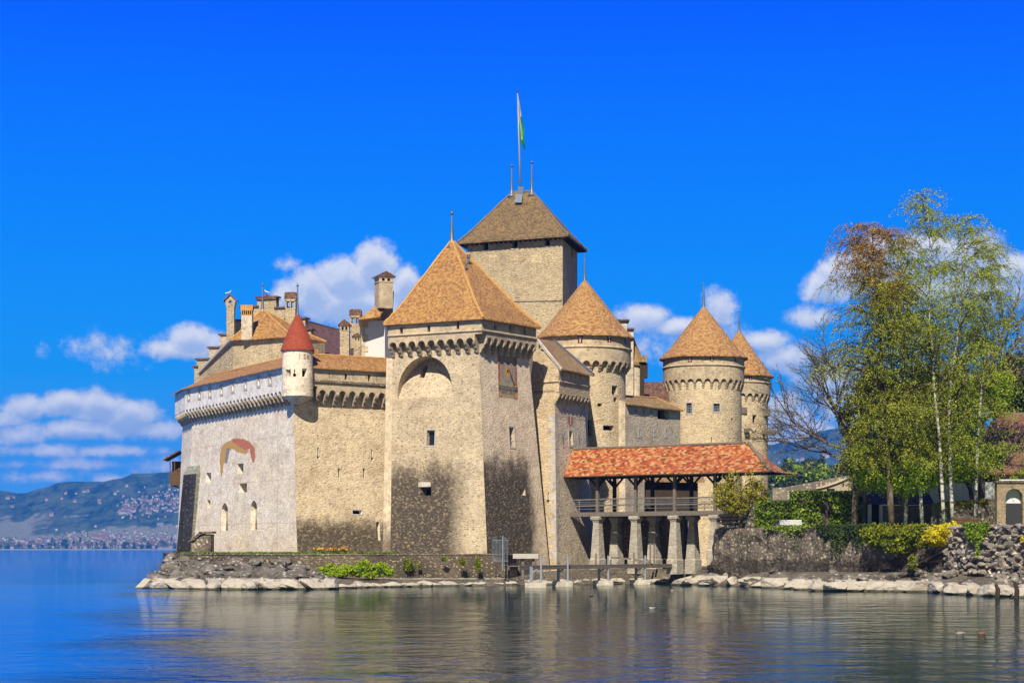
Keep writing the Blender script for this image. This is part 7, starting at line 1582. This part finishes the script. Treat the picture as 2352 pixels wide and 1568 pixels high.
for x, n in ((731, 16), (761, 16), (772, 8), (789, 16)):
    for k in range(n):
        c = rg.random() < .35; o = bpy.data.objects.new('tulip', TM[int(c)]); COL.objects.link(o); p = pl(x+rg.gauss(0, 5.5), 203.4+rg.uniform(-.3, .5)); o.location = at(p, 3.12); s_ = rg.uniform(1.2, 1.7); o.scale = (s_, s_, s_); o.rotation_euler = (rg.uniform(-.2, .2), rg.uniform(-.2, .2), rg.uniform(0, 6))
        tag(o, ('orange-red tulip' if c else 'yellow tulip')+' flowering on the grass strip below the court wall', 'tulip', 'orange-red tulips on the grass strip' if c else 'yellow tulips on the grass strip')
# ================================================================== LAND BEHIND, RIGHT SIDE
def land_point(x, t):
    Y = 262+(1500-262)*t; yy = 1200-(1200-1092)*min(1, t*1.6)**.55-max(0, (x-1900)*.05*t); z = EYE+(HY-yy)/FL*Y
    return Vector(((x-CX)/FL*Y, Y, z+noise.fractal(Vector(((x-CX)/FL*Y*.02, Y*.02, 0)), 1, 2, 4)*1.6*t))
lm = MB(); lm.loft([[land_point(1690+i*22, k/18) for i in range(90)] for k in range(19)], closed=False)
M['meadow'] = masonry('meadow_slope', (.075, .105, .035), (.05, .075, .025), (.11, .10, .06), .2, .3, 1, bump=.2, fine=.5)
struct(lm.build('back_slope', M['meadow'], None, uv=False, smooth=True)); LV = BVHTree.FromPolygons([Vector(v) for v in lm.v], lm.f)
gwY = 262
bw = thing('boundary_wall', 'long grey stone boundary wall sloping up behind the hedges', 'wall', P(1840, 1135, gwY))
mb = MB(); pts_ = [(1775, 1148, 1120), (1800, 1148, 1119), (1870, 1148, 1106), (1925, 1148, 1095), (1960, 1148, 1090)]
mb.loft([[P(x, yb, gwY+(x-1775)*-.06), P(x, yt, gwY+(x-1775)*-.06), P(x, yt, gwY+(x-1775)*-.06)+Vector((0, .9, 0)), P(x, yb, gwY+(x-1775)*-.06)+Vector((0, .9, 0))] for x, yb, yt in pts_]); mb.build('wall_body', M['rubble'], bw)
ch_ = thing('cream_house', 'low cream house with shallow curved roof edge behind the tall hedge', 'house', P(1910, 1128, 250))
mb = MB(); yc = 250; n_ = 10; top = [(1874+(1948-1874)*i/n_, 1122-24*(i/n_)**1.4) for i in range(n_+1)]
mb.loft([[P(x, 1150, yc), P(x, y, yc), P(x, y, yc)+Vector((0, 5, 0)), P(x, 1150, yc)+Vector((0, 5, 0))] for x, y in top]); mb.build('wall', fw['cream'], ch_)
mb = MB(); mb.loft([[P(x, y, yc)+Vector((0, -.3, 0)), P(x, y-3.2, yc)+Vector((0, -.3, 0)), P(x, y-3.2, yc)+Vector((0, 5.4, 0)), P(x, y, yc)+Vector((0, 5.4, 0))] for x, y in top]); mb.build('roof', M['grey_wall'], ch_)
mb = MB(); mb.obox(P(1899, 1130, yc-.04), (1.0, 0, 0), (0, .1, 0), (0, 0, .45)); mb.build('window', M['void'], ch_)
def dropland(x, y): return onhill(x, y, LV)
rng = random.Random(91)
for x, y, i in ((1778, 1114, 0), (1793, 1112, 4), (1812, 1111, 15), (1826, 1108, 12), (1840, 1104, 14), (1858, 1103, 0), (1870, 1105, 5), (1885, 1100, 9), (1768, 1112, 12), (1838, 1098, 2), (1805, 1116, 3), (1900, 1098, 1), (1880, 1094, 8)):
    p = dropland(x, y) or P(x, y, 900)
    farhouse(p, i, rng.uniform(.30, .42)*p.y/600, 'in the near village beyond the boundary wall', rng.uniform(-.5, .5))
for x, y in ((1865, 1062), (1790, 1063), (1830, 1058), (1842, 1057.5), (1811, 1059), (1891, 1047), (1900, 1050)):
    p = onhill(x, y)
    if p: farhouse(p, rng.choice([0, 4, 14]), rng.uniform(1.2, 2.0), 'on the wooded hill beyond the bridge', rng.uniform(-.4, .4))
def tree_mesh(kind, seed):
    rg = random.Random(seed); lv = Leaves(); cl = 70
    for _ in range(cl):
        if kind == 'cone': h = rg.random()**1.3; r = (1-h)*.26*rg.uniform(.5, 1); a = rg.uniform(0, 6.28); p = Vector((math.cos(a)*r, math.sin(a)*r, .08+h*.9))
        else: u = Vector((rg.gauss(0, 1), rg.gauss(0, 1), rg.gauss(0, 1))).normalized()*rg.uniform(.6, 1); p = Vector((u.x*.38, u.y*.38, .58+u.z*.38))
        for _k in range(7): lv.add(p+Vector((rg.gauss(0, .05), rg.gauss(0, .05), rg.gauss(0, .05))), .10, rg)
    mb = MB(); mb.tube([(0, 0, -.1), (0, 0, .6)], [.035, .015], 5); k = len(lv.v); lv.v += mb.v; lv.f += [tuple(i+k for i in f) for f in mb.f]
    me = bpy.data.meshes.new('tree'); me.from_pydata(lv.v, [], lv.f); return me
TMs = []
for kind, mt, word in (('cone', 'leaf_dark', 'dark conifer'), ('round', 'leaf_dark', 'dark round tree'), ('round', 'leaf_olive', 'brownish round tree'), ('round', 'leaf_hedge', 'green round tree')):
    for s_ in (1, 2): me = tree_mesh(kind, s_*7+len(TMs)); me.materials.append(M[mt]); TMs.append((me, word))
def fartree(p, i, h, where):
    me, w = TMs[i]; o = bpy.data.objects.new('tree', me); COL.objects.link(o); o.location = p; o.scale = (h*rng.uniform(.85, 1.3),)*2+(h,); o.rotation_euler = (0, 0, rng.uniform(0, 6.28)); tag(o, w+' '+where, 'tree', w+'s '+where)
for _ in range(115):
    x = rng.uniform(-20, 415); y = HY+1.6-abs(rng.gauss(0, 7))
    p = onhill(x, y)
    if p: fartree(p, rng.choice([0, 1, 2, 3, 4, 4, 5, 5, 6, 3]), rng.uniform(11, 20), 'along the far lake shore')
for _ in range(45):
    x = rng.uniform(285, 420); y = 1158+rng.gauss(0, 14)+(345-x)*.12; p = onhill(x, y)
    if p: fartree(p, rng.choice([2, 3, 4, 5, 0]), rng.uniform(9, 15), 'in the hillside village')
for _ in range(80):
    x = rng.uniform(1755, 1990); y = rng.uniform(1080, 1125); p = dropland(x, y)
    if p and p.y > 285: fartree(p, rng.choice([0, 1, 2, 3, 4, 6]), rng.uniform(.005, .009)*p.y+1.5, 'on the slope right of the castle')
qy = MB(); qx = [-1400+i*60 for i in range(95)]; qy.loft([[(PX(x, 5985), 5985, -1) for x in qx], [(PX(x, 5985), 5985, 2.6+.5*math.sin(x*.05)) for x in qx], [(PX(x, 5985), 6010, 3.0) for x in qx]], closed=False); struct(qy.build('far_shore_road', fw['grey'], None, uv=False))
# sailing masts at the far marina
for k in range(9):
    x = 366+k*4.1; p = P(x, HY+2.6, 6050); bt_ = MB(); bt_.loft([[(p.x-4, 6050, .1), (p.x+4, 6050, .1), (p.x+4, 6053, .1), (p.x-4, 6053, .1)], [(p.x-4.6, 6049.5, 1.6), (p.x+5.4, 6049.5, 1.6), (p.x+5.4, 6053.5, 1.6), (p.x-4.6, 6053.5, 1.6)]]); bt_.tube([(p.x, 6051, 1), (p.x, 6051, 1+rng.uniform(16, 26))], .35, 4)
    tag(bt_.build('sailing_boat', fw['white'], None, recalc=False, uv=False), 'white sailing boat with bare mast at the far marina', 'boat', 'boats at the far marina')
# ================================================================== DUCKS
def duck(x, y, length, lab, cols, face=-1, high=False):
    Y = EYE*FL/(y-HY); c = Vector((PX(x, Y), Y, 0)); t = thing('duck', lab, 'duck', c); f = Vector((face, .15, 0)).normalized(); s_ = Vector((-f.y, f.x, 0)); L = length
    def rings(spec): return [[c+f*a*L+Vector((0, 0, z*L))+s_*math.cos(2*math.pi*k/10)*r*L+Vector((0, 0, math.sin(2*math.pi*k/10)*rz*L)) for k in range(10)] for a, z, r, rz in spec]
    MB().loft(rings([(-.55, .17, .01, .01), (-.42, .12, .08, .05), (-.2, .08, .19, .13), (.08, .06, .2, .15), (.26, .07, .13, .13), (.33, .1, .05, .06)])).build('body', cols[0], t, uv=False, smooth=True)
    for sg_ in (-1, 1): MB().loft(rings([(-.5, .16, .02, .01), (-.3, .16, .05, .06), (0, .14, .06, .08), (.18, .13, .02, .03)])).v
    wg_ = MB(); wg_.loft(rings([(-.46, .175, .05, .02), (-.25, .17, .17, .06), (.05, .15, .185, .075), (.2, .14, .1, .05)])); wg_.build('wings', cols[1], t, uv=False, smooth=True)
    MB().loft(rings([(.22, .1, .09, .09), (.25, .24, .065, .07), (.29, .34, .085, .085), (.36, .36, .07, .07), (.41, .35, .03, .03)])).build('head', cols[2], t, uv=False, smooth=True)
    MB().loft(rings([(.40, .345, .035, .02), (.50, .325, .03, .01)])).build('bill', cols[3], t, uv=False)
dc = {k: plain('duck_'+k, c, .6, var=.15, scale=8) for k, c in dict(grey=(.36, .33, .30), white=(.62, .61, .58), green=(.01, .07, .03), brown=(.20, .12, .06), dark=(.02, .02, .02), rust=(.30, .09, .03), yellow=(.55, .40, .03), mid=(.28, .24, .2)).items()}
duck(2204, 1456, .5, 'grey drake with green head, the left of the two ducks at lower right', (dc['mid'], dc['grey'], dc['green'], dc['yellow']))
duck(2254, 1455.5, .46, 'mottled brown duck beside the grey drake', (dc['brown'], dc['brown'], dc['brown'], dc['mid']))
duck(1497, 1396.5, .46, 'black and white duck alone on the open water', (dc['white'], dc['dark'], dc['dark'], dc['mid']))
duck(1544, 1355.5, .45, 'rust-headed grey duck near the lone flat boulder', (dc['grey'], dc['grey'], dc['rust'], dc['dark']))
duck(1358, 1368.5, .36, 'small dark diving duck off the landing stage', (dc['dark'], dc['dark'], dc['dark'], dc['mid']))
duck(1724, 1347, .36, 'dark duck close to the pale boulders below the garden wall', (dc['dark'], dc['brown'], dc['dark'], dc['mid']))
# ================================================================== AIR
def haze():
    m = bpy.data.materials.new('haze_air'); m.use_nodes = True; nt = m.node_tree; nt.nodes.clear(); o = nd(nt, 'ShaderNodeOutputMaterial'); v = nd(nt, 'ShaderNodeVolumePrincipled')
    v.inputs['Color'].default_value = (.04, .36, 1.0, 1); v.inputs['Density'].default_value = .00009; v.inputs['Anisotropy'].default_value = .2; nt.links.new(v.outputs[0], o.inputs['Volume'])
    mb = MB(); mb.obox((-8200, -500, -40), (16400, 0, 0), (0, 11600, 0), (0, 0, 522)); b = mb.build('haze', m, None, uv=False); b['kind'] = 'stuff'; return b
HAZE = haze()
# ---------------------------------------------------------------- old roofs are never quite straight
for o_ in list(bpy.data.objects):
    nm_ = o_.name.split('.')[0]; top_ = o_
    while top_.parent: top_ = top_.parent
    if top_.name.split('.')[0] in ('castle_wing', 'clock_tower', 'gatehouse', 'round_tower', 'curtain_wall', 'keep', 'hip_roof_house', 'stepped_gable_house', 'covered_footbridge') and nm_ in ('roof', 'conical_roof', 'gallery_roof'):
        bumpy(o_, .10, .38, 1 if nm_ == 'conical_roof' else 7)
